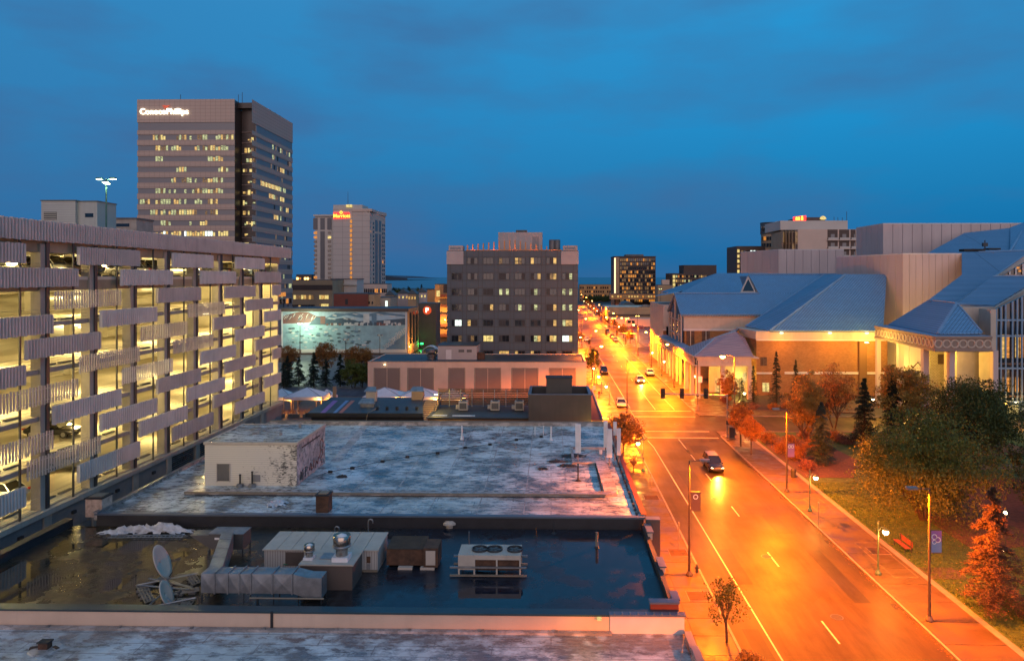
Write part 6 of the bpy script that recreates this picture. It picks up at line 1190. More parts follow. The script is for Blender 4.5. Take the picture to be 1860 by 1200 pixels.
# ============================================================ performing arts centre
t = thing('arts_centre', 'sprawling theatre complex with blue shingled hip roofs, brick walls and white fly towers', 'theatre', (60, 150, 0)); pac = t
def poly(pts, m_, name, th=.3, par=None): return MB().prism(pts, (0, 0, -th)).build(name, m_, par or pac)
# wing beside the street (gabled glass front, ridge along X)
r_ = (19.87-15.2)/9
xe_ = 66
poly([(30.6, 165.6, 15.1), (xe_, 165.6, 15.1), (xe_, 175, 19.9), (31, 175, 19.9)], 'shingle', 'roof'); poly([(31, 175, 19.9), (xe_, 175, 19.9), (xe_, 184.4, 15.1), (30.6, 184.4, 15.1)], 'shingle', 'roof')
xd = at(1372, 500, 178).x; poly([(xd, 175.02, 19.92), (80, 175.02, 19.92), (80, 184.2, 24.7), (xd, 184.2, 24.7)], 'shingle', 'roof'); MB().prism([(xd, 175, 19.7), (xd, 184.2, 19.7), (xd, 184.2, 24.5)], (-.2, 0, 0)).build('gable_wall', 'pac_fascia', pac)
for a, b in (((30.6, 165.6, 15.15), (xe_, 165.6, 15.15)), ((30.8, 175, 20.0), (xd, 175, 20.0)), ((xd, 184.2, 24.8), (80, 184.2, 24.8)), ((xd, 175, 20), (xd, 184.2, 24.8)), ((30.6, 165.6, 15.2), (30.8, 175, 20.0)), ((30.8, 175, 20), (30.6, 184.4, 15.2))): MB().tube(a, b, .16, n=5).build('ridge_cap', 'pac_metal', pac)
MB().box((31.4, 166.2, 11.6), (64, 166.6, 14.9)).build('upper_wall', 'pac_fascia', pac); MB().box((31.6, 166.35, 0), (64, 167, 11.58)).build('wall', 'pac_brick', pac)
ib('belt', 'pac_white', (31.3, 166.0, 11.3), (64, 166.34, 11.75), pac)
for px in (1254, 1282): a = at(px-7, 600, 166.3); b = at(px+7, 634, 166.3); ib('window', 'curtain_dim', (a.x, 166.1, b.z), (b.x, 166.36, a.z), pac); ib('window_bar', 'pac_fascia', ((a.x+b.x)/2-.08, 166.0, b.z), ((a.x+b.x)/2+.08, 166.1, a.z), pac)
# street gable: tall glass bay with white frame
gf = MB().prism([(31.0, 166.3, 0), (31.0, 183.8, 0), (31.0, 183.8, 14.8), (31.0, 175, 19.5), (31.0, 166.3, 14.8)], (.3, 0, 0)).build('street_glazing', 'glass_sky', pac)
for y in (166.6, 170, 175, 180, 183.5): ib('mullion', 'pac_fascia', (30.75, y-.25, 0), (31.0, y+.25, 15.0 if abs(y-175) > 4 else 19), pac)
for z in (3.4, 6.8, 10.2, 13.6): ib('transom', 'pac_fascia', (30.8, 166.4, z-.12), (30.99, 183.6, z+.12), pac)
for k in range(5): MB().box((31.35, 167.5+k*3.2, 5), (31.4, 169.5+k*3.2, 6)).build('lit_pane', 'win_warm', pac, uv=False)
# northern wing beyond, with its wall to the street
MB().box((30.4, 190, 0), (60, 215, 16.4)).build('wall', 'pac_fascia', pac); MB().box((30.35, 189.9, 0), (60, 190, 9.5)).build('brick_base', 'pac_brick', pac); ib('belt', 'pac_white', (30.3, 189.8, 9.5), (60, 190, 9.9), pac)
for k in range(2): ib('window', 'glass_dark', (31.2+k*1.7, 189.7, 8.0), (32.1+k*1.7, 189.95, 10.6), pac)
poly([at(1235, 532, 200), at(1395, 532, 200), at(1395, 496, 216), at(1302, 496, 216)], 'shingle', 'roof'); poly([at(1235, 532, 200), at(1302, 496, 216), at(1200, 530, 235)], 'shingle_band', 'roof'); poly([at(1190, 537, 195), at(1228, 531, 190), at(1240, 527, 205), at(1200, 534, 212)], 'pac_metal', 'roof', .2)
d0, d1, d2 = at(1345, 531, 178), at(1373, 531, 176), at(1359, 501.5, 180); dm = MB().prism([d0, d1, d2], (0, .6, 0)).build('dormer', 'pac_fascia', pac)
def lerp3(P_, c, s): return [c+(p-c)*s for p in P_]
cc = (d0+d1+d2)/3; MB().prism([p+V((0, -.12, 0)) for p in lerp3([d0, d1, d2], cc, .74)], (0, .1, 0)).build('dormer_glass', 'glass_dark', dm); poly([d2, d2+V((0, 8, 0)), d1+V((0, 10, 0)), d1], 'shingle', 'roof', .2)
# low street canopy and entrance pavilion
ze = 8.5
def frieze(p, q, z0_, z1_, nm, mt, spacing=.95, flip=1):
    p, q = V((*p, 0)), V((*q, 0)); d = (q-p); Lq = d.length; d.normalize(); n = V((d.y, -d.x, 0))*flip
    MB().prism([p+V((0, 0, z0_)), q+V((0, 0, z0_)), q+V((0, 0, z1_)), p+V((0, 0, z1_))], -n*.5).build(nm, mt, pac)
    for zz_, hh_ in ((z0_-.02, .3), (z1_-.32, .35)): MB().prism([p+V((0, 0, zz_)), q+V((0, 0, zz_)), q+V((0, 0, zz_+hh_)), p+V((0, 0, zz_+hh_))], n*.22).build('cornice', mt, pac)
    N_ = int(Lq/spacing); rr_ = min(spacing*.62, (z1_-z0_)*.30); mz = (z0_+z1_)/2
    for k in range(N_):
        c = p+d*((k+.5)*Lq/N_)+V((0, 0, mz)); mm = MB(); S_ = 14
        for s in range(S_):
            a0, a1 = 2*math.pi*s/S_, 2*math.pi*(s+1)/S_
            f = lambda a, r: c+d*(r*math.cos(a))+V((0, 0, r*math.sin(a)))
            mm.prism([f(a0, rr_), f(a1, rr_), f(a1, rr_*.72), f(a0, rr_*.72)], n*.12)
        mm.build('ring_ornament', 'pac_fascia', pac, uv=False)
frieze((28.2, 150.5), (28.2, 137.7), ze-1.9, ze, 'frieze', 'pac_fascia', 1.3); frieze((28.2, 137.7), (39.2, 137.7), ze-1.9, ze, 'frieze', 'pac_fascia', 1.3)
frieze((28.2, 189), (28.2, 150.6), ze-1.9, ze, 'frieze', 'pac_fascia', 2.4)
MB().box((28.3, 150.6, ze-.3), (31.2, 189, ze-.05)).build('canopy_roof', 'pac_metal', pac)
ap = at(1336, 601, 144.5); e0, e1, e2, e3 = V((28.0, 151, ze)), V((28.0, 137.4, ze)), V((39.6, 137.4, ze)), V((41, 142.4, ze))
md = V((33.5, 143.5, ap.z-1.3))
poly([e0, e1, md, ap, V((41, 153, ap.z))], 'shingle_pink', 'roof', .15); poly([e1, e2, V((39, 141.5, ap.z-1.2)), ap, md], 'shingle_pink', 'roof', .15)
MB().tube(e1, md, .12, n=5).tube(md, ap, .12, n=5).build('ridge_cap', 'pac_metal', pac)
MB().box((28.4, 137.9, ze-.5), (40.8, 151, ze-.3)).build('soffit', 'pac_fascia', pac)
for x, y in ((28.9, 138.3), (28.9, 144), (28.9, 150), (33.8, 138.3), (39, 138.3)): ib('column', 'pac_fascia', (x-.4, y-.4, 0), (x+.4, y+.4, ze-1.9), pac)
for k in range(8): ib('column', 'pac_fascia', (28.5, 156+k*4.4, 0), (29.0, 156.5+k*4.4, ze-1.9), pac)
MB().box((33, 146.5, 0), (41, 147, ze-.5)).build('entrance_wall', 'pac_fascia', pac)
for k in range(3): d_ = MB().box((34.2+k*2.1, 146.3, .1), (35.9+k*2.1, 146.49, 3.0)).build('door', 'win_warm', pac, uv=False); ib('door_frame', 'brown_paint', (35.0+k*2.1, 146.2, .1), (35.1+k*2.1, 146.29, 3.0), pac)
l_ = MB().box((33.5, 142, ze-.6), (34.1, 142.6, ze-.5)).build('soffit_light', 'tube_glow', pac, uv=False); lamp('canopy_light', 'POINT', (34, 142, ze-1.2), 1500, (1, .48, .08), l_, .3); lamp('canopy_light', 'POINT', (38.8, 144.5, 3.2), 700, (1, .75, .12), l_, .3); 
for y in (158, 168, 178): lamp('canopy_light', 'POINT', (29.9, y, ze-2.6), 120, (1, .48, .08), l_, .3)
# main brick block
yb, zb = 142.5, 13.1; xl, xr_ = 41.6, at(1612, 600, yb).x
q = at(1337, 594, 153)
MB().box((xl, yb, 0), (xr_, yb+9, zb-1.75)).build('wall', 'pac_brick', pac); MB().prism([(xl, yb, 0), (xl, yb+11, 0), (40.4, yb+11, 0)], (0, 0, zb-1.8)).build('wall', 'pac_brick', pac)
MB().box((xl-.2, yb-.25, zb-1.7), (xr_, yb+9, zb-.05)).build('fascia_band', 'pac_fascia', pac); MB().prism([(xl-.2, yb-.25, zb-1.7), (xl-.2, yb+11, zb-1.7), (40.2, yb+11, zb-1.7)], (0, 0, 1.65)).build('fascia_band', 'pac_fascia', pac)
ib('belt', 'pac_white', (xl-.1, yb-.35, zb-1.95), (xr_, yb+.01, zb-1.7), pac); ib('belt', 'pac_white', (at(1425, 672, yb).x, yb-.15, at(0, 675, yb).z), (xr_, yb+.01, at(0, 671, yb).z), pac); ib('belt', 'pac_white', (xl, yb-.15, at(0, 675, yb).z), (at(1402, 672, yb).x, yb+.01, at(0, 672, yb).z), pac)
for px, py, m_ in ((1387, 656, 'curtain_dim'), (1391, 703, 'win_yellow'), (1355, 684, 'win_yellow')): a = at(px-6, py-8, yb); b = at(px+6, py+8, yb); ib('window', m_, (a.x, yb-.06, b.z), (b.x, yb+.02, a.z), pac); ib('window_bar', 'brown_paint', ((a.x+b.x)/2-.05, yb-.1, b.z), ((a.x+b.x)/2+.05, yb-.061, a.z), pac)
ib('pilaster', 'pac_brick', (at(1559, 620, yb).x, yb-.5, 0), (at(1573, 620, yb).x, yb-.01, zb-2), pac)
H1, H2, H3, H4 = at(1354, 592, 153), at(1398, 600.5, 142.2), at(1536, 498, 156), at(1497, 498.5, 172); H5 = at(1604, 600.5, 142.2)
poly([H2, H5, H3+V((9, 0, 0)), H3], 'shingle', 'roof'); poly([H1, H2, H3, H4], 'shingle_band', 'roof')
MB().tube(H2, H3, .22, n=5).tube(H1, H4, .15, n=5).tube(H2, H5, .12, n=5).tube(H1, H2, .12, n=5).build('ridge_cap', 'pac_metal', pac)
M1, M2 = H1.lerp(H4, .0), H2.lerp(H3, .98); MB().tube(H1.lerp(H2, .33), H3.lerp(H4, .4), .1, n=4).build('ridge_cap', 'pac_metal', pac)
for px in (1420, 1508, 1575): a = at(px, 601, yb-.6); o_ = MB().box((a.x-.25, yb-.7, zb-.45), (a.x+.25, yb-.3, zb-.3)).build('wall_washer', 'tube_glow', pac, uv=False); lamp('wash_light', 'POINT', (a.x, yb-3.2, zb-2.2), 1100, (1, .34, .02), o_, .6)  # outer two washers are assumed, added to light the brick
# brown ground floor door on block side
# fly towers (white ribbed boxes)
def ribs(p, q, z0_, z1_, n, mt='pac_panel'):
    p, q = V((*p, 0)), V((*q, 0)); d = (q-p)/n; nn = V((d.y, -d.x, 0)).normalized()
    for k in range(n): a, b = p+d*k+d*.022, p+d*(k+1)-d*.022; MB().prism([a+V((0, 0, z0_)), b+V((0, 0, z0_)), b+V((0, 0, z1_)), a+V((0, 0, z1_))], -nn*.35).build('wall_panel', mt, pac)
    MB().prism([p+V((0, 0, z1_)), q+V((0, 0, z1_)), q+V((0, 0, z1_+.25)), p+V((0, 0, z1_+.25))], -nn*.6).build('coping', 'pac_white', pac)
zt = at(1640, 462, 150).z; cA, cB, cC = at(1519, 500, 174), at(1640, 500, 150), at(1747, 500, 150.0)
ribs((cA.x, cA.y), (cB.x, cB.y), 2, zt, 10); ribs((cB.x, cB.y), (cC.x, cC.y), 2, zt, 9)
MB().prism([(cA.x+.6, cA.y, 2), (cB.x, cB.y+.6, 2), (cC.x, cC.y+.6, 2), (cC.x, 175, 2)], (0, 0, zt-2)).build('fly_tower_roof', 'pac_panel', pac)
a0, a1, a2 = at(1345, 500, 266), at(1414, 500, 240), at(1533, 500, 240); z2 = at(1414, 454, 240).z; ribs((a0.x, a0.y), (a1.x, a1.y), 8, z2, 5); ribs((a1.x, a1.y), (a2.x, a2.y), 8, z2, 8)
a0, a1, a2 = at(1555, 500, 207), at(1604, 500, 190), at(1960, 500, 190); z2 = at(1604, 407, 190).z; ribs((a0.x, a0.y), (a1.x, a1.y), 8, z2, 5); ribs((a1.x, a1.y), (a2.x, a2.y), 8, z2, 20)
# big rear roofs (right)
n1 = (0, -.5, 1); P0 = (0, 131, 19.5); G = lambda x, y: onp(x, y, P0, n1)
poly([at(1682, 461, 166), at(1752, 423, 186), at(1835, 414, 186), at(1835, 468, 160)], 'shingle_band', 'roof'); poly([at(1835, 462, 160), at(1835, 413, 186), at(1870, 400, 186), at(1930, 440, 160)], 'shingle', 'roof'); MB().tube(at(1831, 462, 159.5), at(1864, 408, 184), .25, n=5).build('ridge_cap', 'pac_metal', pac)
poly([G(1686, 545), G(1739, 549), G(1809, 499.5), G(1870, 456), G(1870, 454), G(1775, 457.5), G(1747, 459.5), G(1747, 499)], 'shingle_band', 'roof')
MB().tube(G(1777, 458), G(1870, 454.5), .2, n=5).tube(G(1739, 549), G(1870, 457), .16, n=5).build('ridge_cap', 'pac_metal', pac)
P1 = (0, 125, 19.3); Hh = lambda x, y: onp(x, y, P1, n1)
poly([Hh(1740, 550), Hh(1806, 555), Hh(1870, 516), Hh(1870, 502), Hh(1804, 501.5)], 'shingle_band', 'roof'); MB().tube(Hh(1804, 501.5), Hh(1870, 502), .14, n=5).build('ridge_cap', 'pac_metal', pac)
for a, b in ((G(1809, 500)+V((0, -.6, 0)), G(1872, 461)+V((0, -.6, 0))), (Hh(1805, 557)+V((0, -.6, 0)), Hh(1872, 517)+V((0, -.6, 0)))): MB().prism([a, b, b-V((0, 0, 1.0)), a-V((0, 0, 1.0))], (0, .4, 0)).build('verge_board', 'pac_fascia', pac)
zz0 = 137.0; g0, g1, g2 = at(1822, 499, zz0), at(1872, 499, zz0), at(1872, 470, zz0); MB().prism([g0, g1, g2], (0, .3, 0)).build('gable_glazing', 'glass_dark', pac)
for px in (1834, 1845, 1858): a = at(px, 499, zz0-.15); b = at(px, 499-(px-1822)*.55, zz0-.15); ib('mullion', 'pac_white', (a.x-.12, a.y-.1, a.z), (a.x+.12, a.y+.1, b.z), pac)
for px, py in ((1849, 486), (1852, 492), (1862, 490)): a = at(px, py, zz0-.1); ib('painted_reflection', 'win_amber', (a.x-.25, a.y-.06, a.z-.2), (a.x+.25, a.y-.01, a.z+.2), pac)  # glowing amber chips put in as lamp reflections on the gable glass
a = at(1789, 446, 158); MB().tube((a.x, a.y, a.z-2), (a.x, a.y, a.z+1.2), .12, n=6).build('roof_mast', 'steel_dark', pac); ib('mast_head', 'steel_dark', (a.x-.5, a.y-.3, a.z-.2), (a.x+.5, a.y+.3, a.z+.6), pac); ib('roof_plant', 'soot', (at(1751, 458, 160).x, 160, at(0, 458, 160).z), (at(1790, 458, 160).x, 162, at(0, 453.5, 160).z), pac); ib('roof_plant', 'soot', (at(1796, 455, 160).x, 160, at(0, 455, 160).z), (at(1818, 455, 160).x, 162, at(0, 452, 160).z), pac)
# glass foyer at the right edge
Yg = 118.5; xg0 = at(1808, 600, Yg).x; xg1 = xg0+16
MB().prism([(xg0, Yg+.3, 0), (xg1, Yg+.3, 0), (xg1, Yg+.3, 26), (xg0, Yg+.3, 18.5)], (0, .4, 0)).build('foyer_glazing', 'glass_dark', pac)
for k in range(7):
    x_ = at(1810+k*8.5+(4 if k > 2 else 0), 600, Yg).x; top = 18.6+(x_-xg0)*.47; ib('mullion', 'pac_metal', (x_-.11, Yg, 1.5), (x_+.13, Yg+.3, top), pac)
for py in (579, 607, 656, 664, 713, 723, 735): z_ = at(0, py, Yg).z; ib('transom', 'pac_metal' if py not in (656, 713) else 'brown_paint', (xg0, Yg+.02, z_-.15), (xg1, Yg+.28, z_+.15), pac)
rr = random.Random(9)
for k in range(6):
    for py0, py1, ms in ((608, 650, ['win_amber', 'win_dim', 'win_warm', 'curtain_dim']), (668, 700, ['curtain_dim', 'win_dim', 'curtain_dim']), (685, 712, ['win_dim', 'curtain_dim', 'win_amber'])):
        a = at(1812+k*8.5, py0, Yg); b = at(1818+k*8.5, py1, Yg); ib('foyer_pane', rr.choice(ms), (a.x, Yg+.22, b.z), (b.x, Yg+.298, a.z), pac)
ib('foyer_floor', 'glass_sky', (xg0, Yg-.1, at(0, 733, Yg).z), (xg1, Yg+.0, at(0, 723, Yg).z), pac); ib('corner_pier', 'pac_fascia', (xg0-.9, Yg-.2, 0), (xg0-.02, Yg+3, 18.6), pac)
ib('entrance_wall', 'orange_lit_facade', (xg0, Yg+.8, 0), (xg1, Yg+1.2, 3), pac); 
for k in range(3): a = at(1832+k*6, 760, Yg); ib('door', 'win_yellow', (a.x-.3, Yg-.3, .1), (a.x+.3, Yg-.05, 2.6), pac)
l_ = MB().box((xg0+3, Yg-.5, 3.1), (xg0+3.5, Yg-.2, 3.2)).build('wall_light', 'tube_glow', pac, uv=False); lamp('door_light', 'POINT', (xg0+3.2, Yg-2.5, 2.6), 900, (1, .42, .06), l_, .2)
# wall pieces around
a, b = at(1738, 551, 123), at(1806, 640, 123); MB().box((a.x, 123, 0), (b.x+.5, 127, at(0, 556, 123).z)).build('upper_wall', 'pac_fascia', pac); c0, c1 = at(1781, 593, 123), at(1793, 577, 123); ib('window', 'win_dim', (c0.x, 122.93, c0.z), (c1.x, 123.02, c1.z), pac); ib('window_bar', 'brown_paint', ((c0.x+c1.x)/2-.06, 122.88, c0.z), ((c0.x+c1.x)/2+.06, 122.929, c1.z), pac)
# corner pavilion on tall columns
E1, E2, E3 = at(1590, 591, 135.6), at(1697, 609.6, 112), at(1801.5, 608, 112); zf = 14.6
frieze((E1.x, E1.y), (E2.x, E2.y), zf-2.3, zf, 'frieze', 'frieze_stone', 1.35); frieze((E2.x, E2.y), (E3.x, E3.y), zf-2.3, zf, 'frieze', 'frieze_stone', 1.15)
a1 = at(1703, 605.5, 114); a2 = at(1784, 603.5, 114); apx = at(1738, 550, 121); al = at(1614, 588.5, 137); au = at(1686, 544.5, 133.5)
MB().prism([(E1.x, E1.y, zf-.05), (E2.x, E2.y, zf-.05), (E3.x, E3.y, zf-.05), (E3.x, 128, zf-.05), (E1.x+3, 138, zf-.05)], (0, 0, .12)).build('pavilion_roof_edge', 'pac_metal', pac)
poly([a1, a2, apx], 'shingle', 'roof', .2); poly([al, a1, apx, au], 'shingle_band', 'roof', .2); poly([a2, a2+V((2, 10, 2)), apx], 'shingle_band', 'roof', .2); MB().tube(a1, apx, .26, n=5).tube(a2, apx, .18, n=5).build('ridge_cap', 'pac_metal', pac); MB().tube(au, apx, .1, n=5).build('ridge_cap', 'pac_fascia', pac)
MB().prism([(E1.x+.6, E1.y, zf-2.5), (E2.x+.5, E2.y+.6, zf-2.5), (E3.x, E3.y+.6, zf-2.5), (E3.x, 128, zf-2.5), (E1.x+8, 140, zf-2.5)], (0, 0, .15)).build('soffit', 'pac_fascia', pac)
for (px, Yc, hw_) in ((1593, 134.3, .36), (1633, 126, .45), (1678, 116.6, .45), (1727, 113.2, .42), (1806, 113.2, .4)):
    c = at(px+ (2 if px < 1700 else 0), 640, Yc); ib('column', 'pac_panel', (c.x-hw_, Yc-hw_, 0), (c.x+hw_, Yc+hw_, zf-2.3), pac); ib('column_base', 'pac_fascia', (c.x-hw_-.2, Yc-hw_-.2, 0), (c.x+hw_+.2, Yc+hw_+.2, 1.0), pac)
sw = at(1728, 640, 129); MB().box((at(1690, 640, 129).x, 129, 0), (E3.x+2, 130, zf-2.5)).build('stone_wall', 'stone_block', pac)
for px, py in ((1709, 652), (1725, 652), (1747, 647), (1765, 650), (1790, 654)): a = at(px-5.5, py-9, 129); b = at(px+5.5, py+9, 129); ib('window', 'curtain_dim', (a.x, 128.9, b.z), (b.x, 129.02, a.z), pac)
for (x, y, p_) in ((E2.x+5, 121, 4200), (E2.x-3, 129, 4200), (E1.x+1.5, 137.5, 2500), (at(1650, 640, 144).x, 144, 8000)): l_ = MB().box((x-.3, y-.3, zf-2.62), (x+.3, y+.3, zf-2.52)).build('soffit_light', 'tube_glow', pac, uv=False); lamp('assumed_soffit_lamp', 'POINT', (x, y, zf-3.4 if p_ != 8000 else 4.5), p_, (1, .60, .09), l_, .3)  # soffit lamps assumed; the last added low to brighten the wall behind
MB().tube(at(1654, 672, 149.3), at(1667, 658, 149.3), .1, n=4).tube(at(1667, 658, 149.3), at(1676, 668, 149.3), .1, n=4).build('gable_trim', 'brown_paint', pac)
# ============================================================ street lamps
def tall_lamp(label, lit_col=SOD, power=0, style='box', headlit=False, h=9.2, arm=1.0, pm='lamp_pole'):
    t = thing('street_lamp', label, 'street lamp'); MB().tube((0, 0, .35), (0, 0, h), .11, .06, n=8).build('pole', pm, t); MB().lathe((0, 0, 0), [(.28, 0), (.28, .1), (.16, .35)], 10).build('base', pm, t)
    if style == 'box':
        MB().tube((0, 0, h-.05), (-arm, 0, h), .035, n=6).build('arm', pm, t)
        hd = MB().prism([(-arm+.15, -.17, h-.06), (-arm-.55, -.2, h-.06), (-arm-.62, 0, h-.06), (-arm-.55, .2, h-.06), (-arm+.15, .17, h-.06)], (0, 0, .16)).build('head', 'lamp_head', t); MB().box((-arm-.5, -.14, h-.064), (-arm+.05, .14, h-.061)).build('lens', 'sodium_glow', hd, uv=False)
    else:
        MB().path([(0, 0, h-.1), (-.15, 0, h+.12), (-.5, 0, h+.25), (-arm-.1, 0, h+.3)], .045, 6).build('arm', pm, t)
        hd = MB().lathe((-arm-.4, 0, h+.2), [(.16, 0), (.3, .06), (.28, .16), (.1, .22)], 10).build('head', 'lamp_head', t, smooth=True); MB().lathe((-arm-.4, 0, h+.0), [(.1, -.12), (.30, .0), (.32, .16)], 10).build('lens', 'sodium_glow', hd, uv=False, smooth=True)
    hx = -arm-.25 if style == 'box' else -arm-.4
    if power:
        if style == 'box': lamp('lamp_light', 'SPOT', (hx, 0, h-.25), power, lit_col, t, .22, (0, 0, 0), 2.9, .15)
        else: lamp('lamp_light', 'SPOT', (hx, 0, h-.25), power, lit_col, t, .22, (0, 0, 0), 2.95, .3)
    return t
KP = 78000
LB = tall_lamp('shoebox street lamp with pale banner rising from the left sidewalk near the dark roof', power=KP*.6)
def banner(t, x0, z0, w_, h_, m1, m2, em):
    b = MB().box((x0, -.02, z0), (x0+w_, .02, z0+h_)).build('banner', m1, t); MB().box((x0+.01, -.035, z0+.02), (x0+w_-.01, -.021, z0+h_*.5)).build('banner_lower', m2, b)
    MB().tube((0, 0, z0+h_+.05), (x0+w_, 0, z0+h_+.05), .025, n=5).tube((0, 0, z0-.04), (x0+w_, 0, z0-.04), .02, n=5).build('banner_rod', 'lamp_pole', t)
    m = MB()
    for cx, cz, r in em:
        for s in range(14):
            a0, a1 = 2*math.pi*s/14, 2*math.pi*(s+1)/14
            m.face([(x0+cx+r*math.cos(a0), -.05, z0+cz+r*math.sin(a0)), (x0+cx+r*math.cos(a1), -.05, z0+cz+r*math.sin(a1)), (x0+cx+r*.7*math.cos(a1), -.05, z0+cz+r*.7*math.sin(a1)), (x0+cx+r*.7*math.cos(a0), -.05, z0+cz+r*.7*math.sin(a0))])
    m.build('banner_emblem', 'sign_white', b, uv=False)
plain = tall_lamp('shoebox street lamp without banner', power=KP*.75); arm_ = tall_lamp('curved arm street lamp', style='cobra', power=KP)
c = gz(1252, 1047); banner(LB, .12, 5.2, .78, 1.45, 'banner_brown', 'banner_brown', [(.38, 1.1, .2)]); place(LB, (c.x, c.y, .12), math.pi)
for ch in LB.children:
    if ch.name.startswith('banner'): ch.rotation_euler[2] = math.pi
c = gz(1688, 1130); R1 = tall_lamp('nearest right street lamp, shoebox head, blue banner with white rings', power=KP*.6); banner(R1, .12, 4.75, .72, 1.5, 'banner_violet', 'banner_blue', [(.2, 1.1, .2), (.45, .9, .2), (.2, .75, .16)]); place(R1, (c.x, c.y, .12), 0)
c = gz(1429, 895); R2 = tall_lamp('middle right street lamp, shoebox head, violet banner beside the spruce', power=KP*.75); banner(R2, .12, 3.9, .72, 1.45, 'banner_violet', 'banner_violet', [(.18, 1.15, .17), (.5, 1.15, .17)]); place(R2, (c.x, c.y, .12), 0)
gr = 'sodium street lamps along the avenue'
corner = tall_lamp('x', style='cobra', power=0); lamp('lamp_light', 'POINT', (-1.4, 0, 8.8), KP*.42, SOD, corner, .25)
lst = [((27.8, 106.6), 0, 'lit curved arm lamp above the small twin trunk trees at the signal corner'), ((9.2, 147.5), math.pi, 'lit curved arm lamp on the left sidewalk in front of the grey hotel corner')]
place(corner, (27.8, 106.6, .12), 0, 1.27, label=lst[0][2], group=gr); place(arm_, (9.2, 147.5, .12), math.pi, label=lst[1][2], group=gr)
place(plain, (13.2+.2, 123.5, .12), math.pi, label='thin unbannered street lamp standing on the left corner bump-out', group=gr)
lowp = tall_lamp('x', power=KP*.35); place(lowp, (26.3, 19.5, .12), 0, label='assumed shoebox lamp of the same row standing below the picture, right sidewalk'); dup(lowp, (11.1, 24.5, .12), math.pi, label='assumed shoebox lamp of the same row standing below the picture, left sidewalk')  # unseen lamps, added to even out the light on the near road
far = [(26.6, 152), (26.6, 186), (26.6, 214), (26.6, 250), (26.6, 283), (26.6, 320), (26.6, 367), (26.6, 429), (26.6, 500), (26.6, 580), (10.8, 190), (10.8, 245), (10.8, 310), (10.8, 390), (10.8, 480)]
for k, (x, y) in enumerate(far):
    sd = 'right' if x > 20 else 'left'; ky = k if x > 20 else k-10
    dup(arm_, (x, y, .12), 0 if x > 20 else math.pi, label='%s curved arm lamp counted away from the signal, %s kerb of the avenue' % (['first', 'second', 'third', 'fourth', 'fifth', 'sixth', 'seventh', 'eighth', 'ninth', 'tenth'][ky], sd), group=gr)
# pedestrian lamps with one globe
def ped(label):
    t = thing('pedestrian_lamp', label, 'pedestrian lamp'); h = 4.0
    MB().tube((0, 0, .3), (0, 0, h), .07, .045, n=8).build('pole', 'verdigris', t); MB().lathe((0, 0, 0), [(.24, 0), (.24, .12), (.1, .35)], 10).build('base', 'verdigris', t); MB().lathe((0, 0, h), [(.06, 0), (.1, .08), (.02, .3)], 8).build('finial', 'verdigris', t)
    MB().path([(0, 0, h-.55), (.25, 0, h-.2), (.5, 0, h-.22), (.6, 0, h-.38)], .03, 6).path([(0, 0, h-.55), (-.25, 0, h-.3), (-.38, 0, h-.4)], .025, 5).build('arm', 'verdigris', t)
    g_ = MB().lathe((.6, 0, h-.85), [(.02, 0), (.17, .08), (.24, .24), (.2, .38)], 12).build('globe', 'globe_glow', t, uv=False, smooth=True); MB().lathe((.6, 0, h-.47), [(.24, 0), (.18, .08), (.05, .14)], 12).build('cap', 'verdigris', t)
    lamp('globe_light', 'POINT', (.6, 0, h-1.05), 900, GLB, t, .18); return t
pp = ped('x'); gp = 'single globe pedestrian lamps on the sidewalks'
plist = [(gz(1595, 1045), 0, 'globe lamp beside the red bench on the right sidewalk'), (gz(1471, 930), 0, 'second globe lamp up the right sidewalk, between lawn and wet kerb'), (gz(1168, 857), math.pi, 'globe lamp with hanging basket on the left sidewalk by the antennas'),
         (V((10.9, 131, 0)), math.pi, 'globe lamp beside the parked silver car'), (V((10.4, 144, 0)), math.pi, 'globe lamp just beyond the parked car, near the newspaper boxes'), (V((10.2, 157, 0)), math.pi, 'globe lamp at the corner of the grey hotel'), (V((26.8, 170, 0)), 0, 'globe lamp under the street canopy of the theatre, near one'), (V((26.8, 190, 0)), 0, 'globe lamp by the far end of the theatre street canopy'),
         (V((30.0, 160, 0)), 0, 'globe lamp close to the tall glass gable'), (V((29.2, 145, 0)), 0, 'globe lamp under the entrance pavilion roof'), (V((33.5, 112+12, 0)), 0, 'globe lamp behind the twin trunk trees near the brick wall'), (V((53.2, 118, 0)), 0, 'globe lamp glowing in the foliage in front of the brick wall')]
for k, (c, rz, lb) in enumerate(plist):
    if k == 0: place(pp, (c.x, c.y, .12), rz, label=lb, group=gp)
    else: dup(pp, (c.x, c.y, .12), rz, label=lb)
# hanging basket
t = thing('hanging_basket', 'dark hanging flower basket below the globe lamp on the left sidewalk', 'flower basket', (10.3, 85.7, 1.6))
MB().lathe((10.1, 85.7, 1.0), [(.15, 0), (.42, .35), (.45, .55)], 12).build('basket', 'wood', t); MB().tube((10.1, 85.7, .1), (10.1, 85.7, 1.0), .06).build('stand', 'steel_dark', t)
m = MB(); rr = random.Random(3)
for q in range(260): a = V((10.1+rr.gauss(0, .3), 85.7+rr.gauss(0, .3), 1.75+rr.gauss(0, .28))); d = V((rr.uniform(-.12, .12),)*1+(rr.uniform(-.12, .12), .08)); e = V((rr.uniform(-.1, .1), .08, rr.uniform(-.08, .08))); m.face([a, a+d, a+d+e, a+e])
m.build('flowers', 'flower_mix', t, uv=False)
